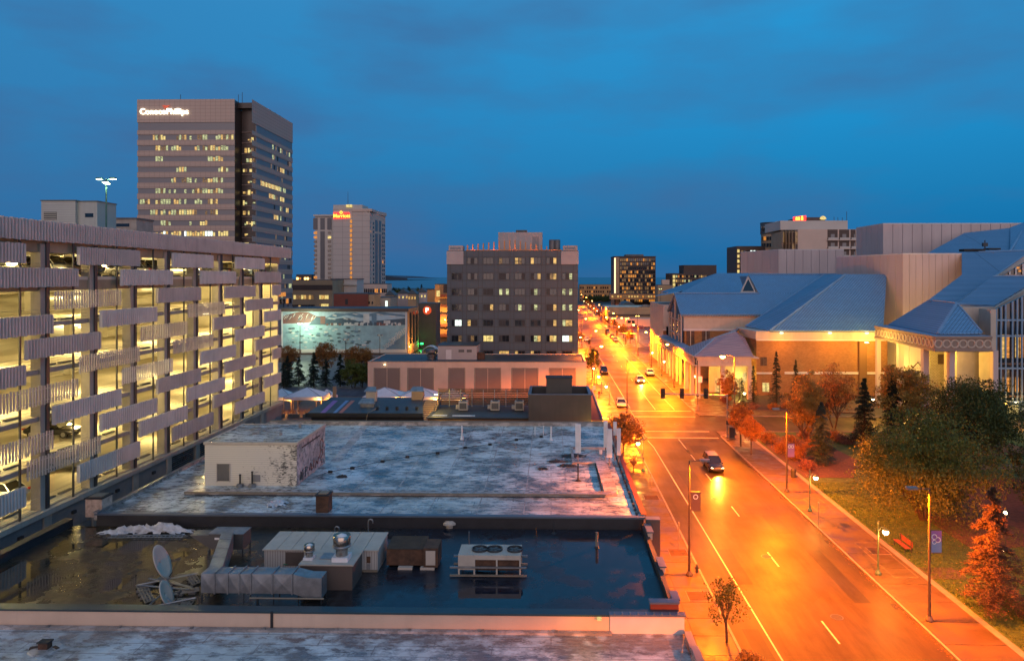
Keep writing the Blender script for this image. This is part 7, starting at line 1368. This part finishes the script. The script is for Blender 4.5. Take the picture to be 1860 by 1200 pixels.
# ============================================================ traffic signals
def signal_mast(label, x0, y, h, arm, n, loc_signs, scale=1):
    t = thing('traffic_signal', label, 'traffic signal', (x0, y, 0)); MB().tube((x0, y, .1), (x0, y, h+.2), .13, .10, n=10).build('post', 'galvanised', t); MB().tube((x0, y, h), (x0-arm, y, h+.25), .12, .09, n=8).build('mast_arm', 'galvanised', t); MB().lathe((x0, y, .1), [(.3, 0), (.3, .12), (.16, .3)], 10).build('base', 'galvanised', t)
    for xx in loc_signs:
        b = MB().box((xx-.22, y-.30, h-.35), (xx+.22, y-.12, h+.95)).build('signal_head', 'signal_black', t); MB().box((xx-.32, y-.12, h-.45), (xx+.32, y-.09, h+1.05)).build('backplate', 'signal_black', t)
        for q in range(3): MB().tube((xx, y-.31, h+.72-q*.42), (xx, y-.45, h+.74-q*.42), .14, .15, n=10, cap=False).build('visor', 'steel_dark', b, uv=False); MB().tube((xx, y-.305, h+.72-q*.42), (xx, y-.32, h+.72-q*.42), .11, n=10).build('lens', 'curtain_dim', b, uv=False)
    return t
t = signal_mast('long mast arm with three traffic signal heads over the avenue, near corner', 26.3, 105, 6.3, 9.8, 3, (16.7, 19.55, 23.1)); ib('street_sign', 'sign_green', (26.45, 104.9, 3.6), (27.35, 104.95, 3.85), t); ib('controller', 'steel_dark', (26.1, 104.7, 2.0), (26.5, 104.85, 2.7), t)
t = signal_mast('far mast arm with three signal heads at the second crossing', 26.6, 219, 6.3, 10.5, 3, (17.2, 20.6, 24.4)); t = signal_mast('short signal post with two heads at the left of the second crossing', 12.0, 220, 3.4, .6, 1, (12.0,))
t = thing('signal_cabinet', 'dark upright signal control cabinet beside the corner signal post', 'cabinet', gz(1329, 797)); c = gz(1329, 797); MB().box((c.x-.38, c.y-.3, .1), (c.x+.38, c.y+.3, 1.75)).build('cabinet', 'steel_dark', t); ib('roof', 'lamp_pole', (c.x-.43, c.y-.35, 1.75), (c.x+.43, c.y+.35, 1.82), t); ib('plinth', 'kerb_stone', (c.x-.45, c.y-.36, .1), (c.x+.45, c.y+.36, .25), t)
# flag / banner pole at the crossing corner
t = thing('slim_signal_pole', 'slim pale pole with square plates at the far corner of the driveway', 'pole', (26.3, 126, 0)); MB().tube((26.3, 126, .1), (26.3, 126, 9.0), .08, n=8).build('pole', 'lamp_pole', t); ib('plate', 'sign_white', (26.36, 125.9, 5.1), (27.1, 125.95, 6.2), t); ib('pedestrian_head', 'signal_black', (26.0, 125.8, 2.6), (26.5, 125.95, 3.1), t); MB().lathe((26.3, 126, .1), [(.22, 0), (.22, .9), (.1, 1.0)], 8).build('base', 'kerb_stone', t)
# signs, meters, grates, boxes on the sidewalks
def signpost(x, y, h, lb, m_='steel_dark', pl=(.45, .6), face='sign_white'):
    t = thing('sign_post', lb, 'sign', (x, y, .1)); MB().tube((x, y, .1), (x, y, h), .035, n=6).build('post', 'galvanised', t); MB().box((x-.03, y-pl[0]/2, h-pl[1]), (x+.03, y+pl[0]/2, h)).build('sign_plate', m_, t)
for px, py, h, lb in ((1487, 960, 2.6, 'thin sign post behind the second globe lamp on the right sidewalk'), (1233, 1000, 2.6, 'narrow grey sign post on the left sidewalk before the tall lamp'), (1182, 884, 1.6, 'short parking meter post on the left sidewalk')):
    c = gz(px, py, .1); signpost(c.x, c.y, h, lb, 'galvanised' if h > 2 else 'steel_dark', (.35, .5) if h > 2 else (.2, .3))
for px, py, lb in ((1232, 1003, 'square tree grate beside the narrow sign post'), (1268, 1082, 'square tree grate behind the nearest small street tree'), (1183, 903, 'square tree grate by the parking meter'), (1595, 1000, 'square tree grate in the right sidewalk by the bench')):
    c = gz(px, py, .13); t = thing('tree_grate', lb, 'grate', c); m = MB()
    for k in range(9): m.box((c.x-.75, c.y-.75+k*.18, .128), (c.x+.75, c.y-.67+k*.18, .146))
    m.build('bars', 'rust', t); m = MB(); 
    for q in ((-.8, -.8, .8, -.76), (-.8, .76, .8, .8), (-.8, -.76, -.76, .76), (.76, -.76, .8, .76)): m.box((c.x+q[0], c.y+q[1], .128), (c.x+q[2], c.y+q[3], .15))
    m.build('frame', 'kerb_stone', t)
for k in range(8): x0 = 27.0+.0*k; line(x0, 47+k*0+k*.0, x0, 47.01) if 0 else None
for pts in (([(27.3, 56.2), (29.2, 56.2), (29.2, 63.5), (27.3, 63.5)]), ([(27.2, 71.5), (28.9, 71.5), (28.9, 76), (27.2, 76)])):
    for a, b in zip(pts, pts[1:]+pts[:1]): line(*a, *b, wd=.07, z=.136, name='paving_border', m='paving_edge')
c = thing('newspaper_box', 'red newspaper box on the left sidewalk near the beige building', 'newspaper box', (9.6, 140, .1)); MB().box((9.35, 139.8, .45), (9.85, 140.2, 1.25)).build('box', 'logo_orange', c); MB().box((9.55, 139.95, .1), (9.65, 140.05, .45)).build('stand', 'steel_dark', c); ib('window', 'glass_dark', (9.4, 139.77, .8), (9.8, 139.8, 1.15), c)
c = thing('newspaper_box', 'blue newspaper box behind the red one on the left sidewalk', 'newspaper box', (9.1, 146, .1)); MB().box((8.7, 145.8, .45), (9.3, 146.3, 1.35)).build('box', 'banner_blue', c); MB().box((8.95, 145.95, .1), (9.05, 146.05, .45)).build('stand', 'steel_dark', c)
t = thing('fire_hydrant', 'dark fire hydrant at the foot of the tall bannered lamp', 'hydrant', gz(1262, 1042, .1)); c = gz(1266, 1040, .1); MB().lathe(c, [(.16, 0), (.12, .08), (.12, .5), (.15, .55), (.1, .68), (.03, .74)], 10).build('barrel', 'steel_dark', t); MB().tube(c+V((-.2, 0, .42)), c+V((.2, 0, .42)), .06, n=8).build('outlet', 'steel_dark', t)
# bench
t = thing('park_bench', 'red slatted bench on the lawn edge right of the nearest globe lamp', 'bench', (30.9, 62.3, .1)); bx, by = 30.9, 62.2
for k in range(3): ib('seat_slat', 'bench_red', (bx-.05+k*.17-.2, by-1.1, .50), (bx+.09+k*.17-.2, by+1.1, .54), t)
for k in range(3): ib('back_slat', 'bench_red', (bx+.34, by-1.1, .62+k*.17), (bx+.38, by+1.1, .75+k*.17), t)
for s in (-.9, .9): MB().box((bx-.25, by+s-.04, .1), (bx-.19, by+s+.04, .5)).box((bx+.3, by+s-.04, .1), (bx+.36, by+s+.04, 1.15)).box((bx-.25, by+s-.04, .44), (bx+.36, by+s+.04, .5)).build('leg', 'steel_dark', t)
# garden lamps
for (px, py, Y, pw, col, lb) in ((1826, 933, 62, 700, (1, .13, .01), 'small garden light glowing red orange behind the lit spruce'), (1822, 1000, 55, 60, (.9, 1, .25), 'greenish garden light low between the two lit spruces')):
    c = at(px, py, Y); t = thing('garden_light', lb, 'garden light', (c.x, Y, 0)); MB().tube((c.x, Y, 0), (c.x, Y, max(.4, c.z)), .05, n=6).build('post', 'steel_dark', t); MB().lathe((c.x, Y, max(.4, c.z)), [(.12, 0), (.16, .12), (.05, .25)], 8).build('lens', 'globe_glow', t, uv=False); lamp('garden_lamp', 'POINT', (c.x-.25, Y-.5, max(.9, c.z+.4)), pw, col, t, .15)
flood(1200, 524, 400, 'bright white flood light on a pole beyond the car park', 3000, (1, .95, .6), r=.1)
for px, py, Y, lb in ((1158, 573, 300, 'left tall lit pole in the car park'), (1139, 577, 270, 'middle tall lit pole at the car park edge'), (1115, 577, 262, 'small lit pole by the kerb of the car park')): flood(px, py, Y, lb, 5000, (1, .45, .06), 'sodium_glow')
# ============================================================ cars with their headlamps on, driving towards the camera
car('car_grey', 'sedan', (24.1, 275, .01), math.pi, 'grey car parked behind the far silver one')
def headlights(r):
    for s in (-1, 1):
        f = MB().box((s*.62-.15, 2.19, .60), (s*.62+.15, 2.30, .72)).build('lit_headlight', 'headlamp_glow', r, uv=False)
        f.matrix_parent_inverse = Matrix.Identity(4); f.location = (0, 0, 0)
    l = lamp('headlamp_beam', 'SPOT', (0, 2.4, .66), 9000, (1, .42, .03), r, .1, (math.radians(84), 0, math.pi), 1.25, .8); l.matrix_parent_inverse = Matrix.Identity(4); l.location = (0, 2.4, .66); l.rotation_euler = (math.radians(84), 0, 0)
for (x, y, cc, kd, lb) in ((20.3, 88, 'car_black', 'suv', 'dark suv with lit headlamps before the near crosswalk'), (20.3, 160, 'car_silver', 'sedan', 'silver sedan with lit headlamps beyond the first junction')):
    r = car(cc, kd, (x, y, .005), math.pi, lb); headlights(r)
for k, (x, y, cc, kd, lb) in enumerate(((24.2, 172, 'car_white', 'sedan', 'white car parked at the right kerb near the glass gable'), (11.0+2.2, 175, 'car_black', 'suv', 'dark car parked at the left kerb beside the grey hotel'), (38, 326, 'car_red', 'suv', 'red car at the far side of the car park'), (41.5, 326, 'car_red', 'sedan', 'low red car beside the first red car in the car park'), (34.5, 240, 'car_white', 'suv', 'white suv near the entrance of the car park'), (24.1, 262, 'car_silver', 'sedan', 'silver car parked at the far right kerb'), (24.1, 300, 'car_blue', 'suv', 'blue car parked far along the right kerb'), (13.4, 262, 'car_white', 'sedan', 'white car parked far along the left kerb'))):
    car(cc, kd, (x, y, .01), math.pi if x < 36 else 1.5, lb)

for px, py, r_, lb in ((1300, 905, .38, 'iron manhole cover in the left lane beside the tall bannered lamp'), (1392, 1010, .38, 'iron manhole cover near the middle lane dashes'), (1230, 770, .4, 'iron manhole cover between the two crosswalks'), (1520, 1120, .38, 'iron manhole cover lowest in the picture, by the right lane'), (1236, 1125, .3, 'small round utility lid in the left sidewalk')):
    c = gz(px, py, .0 if px != 1236 else .13); t = thing('manhole_cover', lb, 'manhole cover', c); MB().lathe(c, [(r_, 0), (r_, .008)], 20).build('lid', 'soot', t, uv=False); MB().lathe(c+V((0, 0, .002)), [(r_+.07, 0), (r_+.07, .004)], 20).build('ring', 'steel_dark', t, uv=False)
for x0, y0, w_, l_ in ((14.2, 55, 1.6, 7), (21.2, 66, 1.5, 5), (15.6, 78, 2.0, 9), (19.6, 96, 2.6, 4), (13.0, 43, 1.1, 5), (22.4, 52, 1.2, 10)):
    ib('asphalt_patch', 'patch_asphalt', (x0, y0, .0), (x0+w_, y0+l_, .003), kind='structure')
for k, y in enumerate((51.5, 64.0, 76.5, 89.0)):
    t = thing('storm_drain', '%s iron kerb drain up the right kerb from the picture edge' % ['first', 'second', 'third', 'fourth'][k], 'drain', (RR-.3, y, 0)); m = MB()
    for q in range(7): m.box((RR-.5, y-.4+q*.12, .0), (RR-.06, y-.34+q*.12, .014))
    m.build('bars', 'soot', t)
t = thing('litter_bin', 'dark round litter bin by the kerb of the right sidewalk', 'litter bin', (28.9, 84, .13)); MB().lathe((28.9, 84, .12), [(.27, 0), (.3, .85), (.27, .9)], 14).build('bin', 'steel_dark', t); MB().lathe((28.9, 84, 1.02), [(.31, 0), (.22, .14), (.1, .16)], 14).build('lid', 'soot', t)

for k in range(22):
    y = 238+k*17; x = 27.4 if k % 2 else 10.6
    dup(pp, (x, y, .12), 0 if x > 20 else math.pi, label='globe lamp %s from the second crossing, %s side' % (['first', 'second', 'third', 'fourth', 'fifth', 'sixth', 'seventh', 'eighth', 'ninth', 'tenth', 'eleventh'][k//2], 'park' if k % 2 else 'hotel'))
# ============================================================ trees
rng = np.random.RandomState(5)
def quads(cent, size, mat_, name, parent, flat=None, aspect=.6):
    n = len(cent); a = rng.normal(size=(n, 3)); a /= np.linalg.norm(a, axis=1)[:, None]; b = rng.normal(size=(n, 3)); b -= (a*b).sum(1)[:, None]*a; b /= np.linalg.norm(b, axis=1)[:, None]
    if flat is not None: a = a*(1, 1, flat); b = b*(1, 1, flat)
    s = size*(.6+.8*rng.rand(n))[:, None]; a = a*s*.5; b = b*s*.5*aspect
    v = np.stack([cent-a, cent-b, cent+a, cent+b], 1).reshape(-1, 3); me = bpy.data.meshes.new(name)
    me.vertices.add(4*n); me.vertices.foreach_set('co', v.ravel()); me.loops.add(4*n); me.loops.foreach_set('vertex_index', np.arange(4*n)); me.polygons.add(n); me.polygons.foreach_set('loop_start', np.arange(n)*4); me.polygons.foreach_set('loop_total', np.full(n, 4))
    me.materials.append(getm(mat_)); me.update(); me.validate(); return link(name, me, parent)
def limb(m, p, d, L_, r, depth, tips, rr, spread=.6):
    q = p+d*L_; m.tube(p, q, r, r*.62, n=6, cap=False); tips.append(q)
    if depth == 0: return
    for k in range(3 if depth > 1 else 2):
        nd = (d+V((rr.uniform(-1, 1), rr.uniform(-1, 1), rr.uniform(-.15, .5)))*spread).normalized(); limb(m, p.lerp(q, rr.uniform(.6, 1)), nd, L_*rr.uniform(.6, .85), r*.55, depth-1, tips, rr, spread)
def broadleaf(h, wd, lm, leaves, size, seed, trunkh=.28, stems=1, low=.2, clump=.14, lb='x', shape=1.0):
    rr = random.Random(seed); t = thing('tree', lb, 'tree'); m = MB(); tips = []
    for s in range(stems):
        a = 2*math.pi*s/max(1, stems); base = V((.25*math.cos(a), .25*math.sin(a), 0))*(stems > 1); d = V((math.cos(a)*.35, math.sin(a)*.35, 1)).normalized() if stems > 1 else V((rr.uniform(-.05, .05), rr.uniform(-.05, .05), 1)).normalized()
        r0 = .035*h*.6/math.sqrt(stems); p1 = base+d*h*trunkh; m.tube(base, p1, r0, r0*.8, n=7, cap=False)
        for k in range(5): nd = (d+V((rr.uniform(-1, 1), rr.uniform(-1, 1), rr.uniform(0, .5)))*.6).normalized(); limb(m, p1-d*rr.uniform(0, h*.08), nd, h*.22, r0*.55, 2, tips, rr)
    m.build('trunk', 'bark', t, uv=False)
    nc = max(40, int(70*(wd/5)**1.2)); cs = []
    cz = h*(low+1)/2; hz = h*(1-low)/2
    while len(cs) < nc:
        u = rng.normal(size=3); u /= np.linalg.norm(u); k = rng.rand()**.45; p = u*k*(1+.22*math.sin(3*math.atan2(u[1], u[0])+seed)*.6)
        z = cz+p[2]*hz*.92; wz = 1-.35*max(0, p[2])*shape
        cs.append((p[0]*wd/2*.92*wz, p[1]*wd/2*.92*wz, z))
    cs = np.array(cs); idx = rng.randint(0, len(cs), leaves); rad = clump*wd*(.55+.8*rng.rand(len(cs)))
    off = rng.normal(size=(leaves, 3)); off /= np.linalg.norm(off, axis=1)[:, None]; off *= (rng.rand(leaves)**.4)[:, None]*rad[idx][:, None]; off[:, 2] *= .72
    P_ = cs[idx]+off; P_ = P_[P_[:, 2] > h*low*.45]; quads(P_, size, lm, 'crown', t); return t
def conifer(h, wd, lm, n, seed, lb='x', tiers=16, droop=.25, size=.22, ragged=.25, bare=.06):
    t = thing('conifer', lb, 'tree'); MB().tube((0, 0, 0), (0, 0, h*.96), .022*h, .01*h*.3, n=7).build('trunk', 'bark', t, uv=False); P_ = []
    rr = np.random.RandomState(seed); nb = tiers*9; per = n//nb; bm_ = MB()
    for i in range(nb):
        f = bare+(1-bare)*((i//9)+rr.rand()*.8)/tiers; f = min(.99, f); z = h*f; r = wd/2*(1-f)**.82*(1-ragged*rr.rand())+.06; a = rr.rand()*6.283
        u = rr.rand(per)**.75; jit = rr.normal(size=(per, 3))*np.array([.05, .05, .035])*wd*(.25+.5*(1-f)); 
        x = np.cos(a)*r*u; y = np.sin(a)*r*u; side = rr.normal(size=per)*.16*r*(1.1-u*.7); x = x-np.sin(a)*side; y = y+np.cos(a)*side
        zz_ = z+.12*r*np.sin(u*2.2)-droop*r*u*u+rr.normal(size=per)*.015*h*.3; P_.append(np.stack([x, y, zz_], 1)+jit*.5)
        if r > .5: bm_.tube((0, 0, z), (math.cos(a)*r*.8, math.sin(a)*r*.8, z-droop*r*.5), .02*h*.12, .01, n=4, cap=False)
    bm_.build('branches', 'bark', t, uv=False); P_ = np.concatenate(P_); P_ = P_[P_[:, 2] > .15]; quads(P_, size, lm, 'crown', t, flat=.45, aspect=.35); return t
LN = {}
ORD = 'first second third fourth fifth sixth seventh eighth ninth tenth eleventh twelfth thirteenth fourteenth fifteenth sixteenth seventeenth eighteenth nineteenth twentieth twenty-first twenty-second twenty-third twenty-fourth twenty-fifth twenty-sixth twenty-seventh twenty-eighth twenty-ninth thirtieth'.split()
def used(proto, loc, rz=0, scale=1., **kw):
    if proto not in LN: LN[proto] = 1; return place(proto, loc, rz, scale, **kw)
    return dup(proto, loc, rz, scale, **kw)
# the park side, each with its own crown
used(broadleaf(10.6, 14.5, 'leaf_green', 46000, .21, 11, .12, 5, .03, .11, shape=.7), (36.6, 69.5, .1), .4, label='huge dense multi stemmed green tree filling the lawn right of the spruce')
used(broadleaf(12.0, 13.0, 'leaf_dark', 34000, .23, 12, .2, 2, .08, .11), (51.5, 86, .1), 1.0, label='large dark green tree behind the huge lawn tree, under the corner pavilion')
used(broadleaf(12.6, 8.5, 'leaf_yellow_lit', 20000, .22, 13, .2, 2, .15, .13), (51.0, 101, .1), 2.2, label='pale yellowish tree lit by the pavilion lights, left of the tall columns')
used(broadleaf(9, 8, 'leaf_green', 16000, .22, 14, .15, 2, .1, .12), (59.5, 98, .1), .2, label='green tree between the pavilion columns and the glass foyer')
used(broadleaf(7.5, 9, 'leaf_dark', 20000, .2, 15, .12, 3, .05, .12), (50, 69, .1), .9, label='dark tree at the right edge above the red garden light')
used(broadleaf(6.5, 8, 'leaf_dark', 16000, .2, 16, .12, 3, .05, .12), (56.5, 80, .1), 2.9, label='dark round tree at the right edge below the glass foyer')
used(broadleaf(10.8, 6.8, 'leaf_yellow_lit', 20000, .19, 17, .18, 2, .05, .13, shape=1.3), (37.2, 102.5, .1), .3, label='bright orange lit tree between the driveway and the blue spruce')
used(broadleaf(10.2, 8.2, 'leaf_rust_lit', 11000, .18, 18, .2, 3, .2, .14), (45.0, 112, .1), .7, label='thin reddish brown tree in front of the brick wall, right of the orange lit tree')
maple = broadleaf(5.4, 3.8, 'leaf_rust_lit', 9000, .17, 19, .38, 1, .38, .16)
used(maple, (26.9, 94.6, .1), 0, .92, label='nearer of two small round sidewalk trees at the signal corner'); used(maple, (26.8, 99.3, .1), 1.4, 1.1, label='further of two small round sidewalk trees at the signal corner, lit orange')
used(broadleaf(5.6, 5.4, 'leaf_rust_lit', 12000, .19, 20, .3, 1, .25, .15), (9.6, 93.5, .1), 0, label='rusty leaved sidewalk tree just behind the white roof antennas')
used(broadleaf(4.3, 3.0, 'leaf_green', 1500, .15, 21, .36, 1, .32, .17), (11.5, 46, .1), 0, label='sparse young street tree in a grate on the near left sidewalk')
used(broadleaf(3.6, 3.2, 'leaf_yellow_lit', 7000, .14, 22, .2, 2, .1, .15), (11.2, 38.6, .1), 0, label='low bushy tree cut by the bottom edge of the picture')
used(broadleaf(6.5, 4.2, 'leaf_rust_lit', 9000, .18, 23, .25, 1, .15, .14), (33.0, 131, .1), 0, label='orange lit tree in front of the theatre entrance pavilion')
used(broadleaf(7.5, 4.5, 'leaf_dark', 6000, .2, 24, .3, 1, .25, .14), (9.8, 166, .1), 0, label='small dark tree by the sidewalk at the grey hotel corner')
sp = conifer(7.8, 4.6, 'needle_blue', 26000, 31, tiers=17, size=.24); used(sp, (34.8, 90.8, .1), 0, label='blue spruce standing alone on the lawn beside the violet banner lamp')
used(conifer(9.8, 5.8, 'needle_dark', 20000, 32, ragged=.6, tiers=15, size=.26), (44.2, 99.5, .1), 0, label='left of two ragged dark spruces between lawn and pavilion')
used(conifer(10.0, 6.0, 'needle_dark', 20000, 33, ragged=.6, tiers=14, size=.26), (48.6, 100.5, .1), 1, label='right of two ragged dark spruces between lawn and pavilion')
used(conifer(8.8, 6.4, 'needle_red_lit', 34000, 34, tiers=15, size=.20, ragged=.35), (31.8, 51.0, .1), 0, label='full spruce glowing red beside the nearest right street lamp')
used(conifer(7.6, 5.6, 'needle_red_lit', 26000, 35, tiers=14, size=.20, ragged=.35), (34.8, 48.8, .1), 2, label='second red lit spruce at the lower right edge of the picture')
used(conifer(8.8, 6, 'needle_blue', 20000, 36, tiers=14, size=.22, ragged=.4), (41.5, 56, .1), 2, label='bluish spruce at the right edge behind the red lit pair')
thin = conifer(10.2, 4.0, 'needle_dark', 9000, 37, tiers=20, size=.22, ragged=.4); used(thin, (41.6, 130, .1), 0, label='tallest narrow spruce close to the brick wall'); used(thin, (45.5, 131, .1), 1, .84, label='narrow spruce right of the tallest one by the brick wall'); used(thin, (37.8, 131.5, .1), 2, .72, label='narrow spruce left of the tallest one, beside the lit window'); used(thin, (34.4, 120.8+6, .1), 2, .58, label='small spruce behind the twin trunk sidewalk trees')
# shrubs
shrub = broadleaf(1.3, 2.6, 'leaf_rust_lit', 2600, .12, 41, .1, 4, .0, .2); red = broadleaf(1.1, 2.4, 'flower_mix', 2200, .12, 42, .1, 4, .0, .2)
rs = random.Random(8); nn_ = ['below the small sidewalk trees', 'in the bed by the lawn corner', 'along the brick wall foot', 'beside the driveway', 'near the footpath', 'under the dark spruces']
spots = sorted([(32, 92), (33.5, 94.5), (35.5, 97), (33, 98), (31.8, 87.5), (34, 101), (37, 99), (31.6, 95.5), (36, 93.5), (38, 108-4), (41, 103), (44, 93.5), (46.5, 95), (50, 93), (34.5, 128), (37, 127.5), (40, 127), (43, 127.5), (46, 128), (49.5, 128), (52, 130), (33.5, 134), (42, 101), (47, 106), (31.5, 101.5), (39, 75), (42, 79), (45, 82)], key=lambda p: p[1])
for k, (x, y) in enumerate(spots):
    o = used(shrub if k % 3 else red, (x+rs.uniform(-.4, .4), y, .12), rs.random()*6, rs.uniform(.8, 1.35), label='low %s shrub, %s from the camera in the theatre beds' % ('rust coloured' if k % 3 else 'purplish flowering', ORD[k]), group='low shrubs in the theatre beds')
# west side: conifers and bare crowned trees before the mural
con = conifer(6.8, 4.4, 'needle_dark', 9000, 51, tiers=13, size=.3, ragged=.4); dec = broadleaf(8.8, 6.0, 'leaf_rust_lit', 7500, .24, 52, .3, 1, .3, .14); decg = broadleaf(6.4, 5.4, 'leaf_green', 8000, .24, 53, .2, 2, .05, .14)
for k, (px, py, s_) in enumerate(((522, 702, 1.0), (543, 701, .95), (570, 703, 1.12), (592, 702, .9), (618, 702, 1.05), (515, 706, .85))):
    c = gz(px, py); used(con, (c.x, c.y, 0), k*1.1, s_, label='%s dark spruce counted from the garage in the row behind the canopies' % ['second', 'third', 'fourth', 'fifth', 'sixth', 'first'][k], group='dark spruces behind the canopies')
for k, (px, py, s_) in enumerate(((524, 690, .95), (592, 690, 1.05), (640, 692, .95), (660, 690, .9))):
    c = gz(px, py); used(dec, (c.x, c.y, 0), k*1.7, s_, label=['brownish tree before the mural next to the flood light', 'tallest brownish tree before the centre of the mural', 'brownish tree before the mural right half, left of a pair', 'orange tinted tree touching the beige building corner'][k], group='brownish trees before the mural')
for k, (px, py, s_) in enumerate(((642, 704, 1.0), (658, 703, .85))): c = gz(px, py); used(decg, (c.x, c.y, 0), k*2., s_, label=['rounded green bush tree left of the beige building', 'smaller green bush tree against the beige building wall'][k], group='green bush trees beside the beige building')
c = gz(517, 706); used(broadleaf(3, 2.6, 'leaf_yellow_lit', 1800, .16, 54, .2, 1, .1, .16), (-47.5, 131, 0), 0, label='small yellow bush at the foot of the garage corner')
# far waterside trees
fcon = conifer(15, 8, 'needle_dark', 2600, 61, tiers=10, size=.9); fdec = broadleaf(11, 11, 'leaf_dark', 2600, .9, 62, .2, 1, .05, .15)
rs = random.Random(3)
for k in range(26):
    px = 700+k*2.9+rs.uniform(-1, 1); Yt = 640+rs.uniform(-30, 60); c = at(px, 500, Yt); pr = fcon if k in (5, 6, 9, 14, 15, 21, 23) else fdec
    used(pr, (c.x, Yt, 0), rs.random()*6, rs.uniform(.8, 1.15), label='%s distant waterside tree from the hotel tower, %s' % (ORD[k], 'a conifer' if pr is fcon else 'leafy'), group='distant waterside conifers' if pr is fcon else 'distant waterside leafy trees')
# far street trees both sides
st = broadleaf(4.6, 3.6, 'leaf_rust_lit', 1500, .32, 63, .3, 1, .25, .16)
for k in range(30):
    y = 242+k*11.5; x = 28.6 if k % 2 else 9.0
    used(st, (x, y, .1), k, rs.uniform(.8, 1.3), label='%s small lit tree along the %s side of the far avenue' % (ORD[k//2], 'park' if k % 2 else 'hotel'), group='small trees lining the far avenue')
for k in range(12): used(fdec, (at(1060+k*5, 520, 720).x, 672+k % 3*8, 0), k, .55, label='%s dark tree from the left before the far orange apartments' % ORD[k], group='trees before the far orange apartments')
# grass and ivy: nobody could count these
n = 60000; xs_ = 30.3+rng.rand(n)**1.3*14; ys_ = 40+rng.rand(n)*42; P_ = np.stack([xs_, ys_, .12+rng.rand(n)*.05], 1); g_ = quads(P_, .13, 'grass_blade', 'grass', None, aspect=.25); g_['kind'] = 'stuff'
n = 900; P_ = np.stack([30.2+rng.rand(n)*9, 44+rng.rand(n)*50, .14+rng.rand(n)*.03], 1); g_ = quads(P_, .14, 'leaf_yellow_lit', 'fallen_leaves', None, flat=.2); g_['kind'] = 'stuff'
n = 700; P_ = np.stack([RR-.05-np.abs(rng.normal(size=n))*.18, 44+rng.rand(n)*50, .02+rng.rand(n)*.02], 1); g_ = quads(P_, .12, 'leaf_rust_lit', 'fallen_leaves', None, flat=.2); g_['kind'] = 'stuff'
n = 2600; P_ = np.stack([-35+rng.rand(n)**1.5*22, 50.8-np.abs(rng.normal(size=n))*.5, 5.02+rng.rand(n)*.04], 1); g_ = quads(P_, .09, 'grass_blade', 'moss', None); g_['kind'] = 'stuff'
n = 1500; P_ = np.stack([-20+rng.normal(size=n)*8, 44.6+rng.normal(size=n)*1.6, np.full(n, 5.015)], 1); P_ = P_[P_[:, 0] > -34]; g_ = quads(P_, .07, 'soil', 'grit', None, flat=.2); g_['kind'] = 'stuff'
# neighbouring city blocks that close the view sideways (roofs and walls of the district)
rs = random.Random(12)
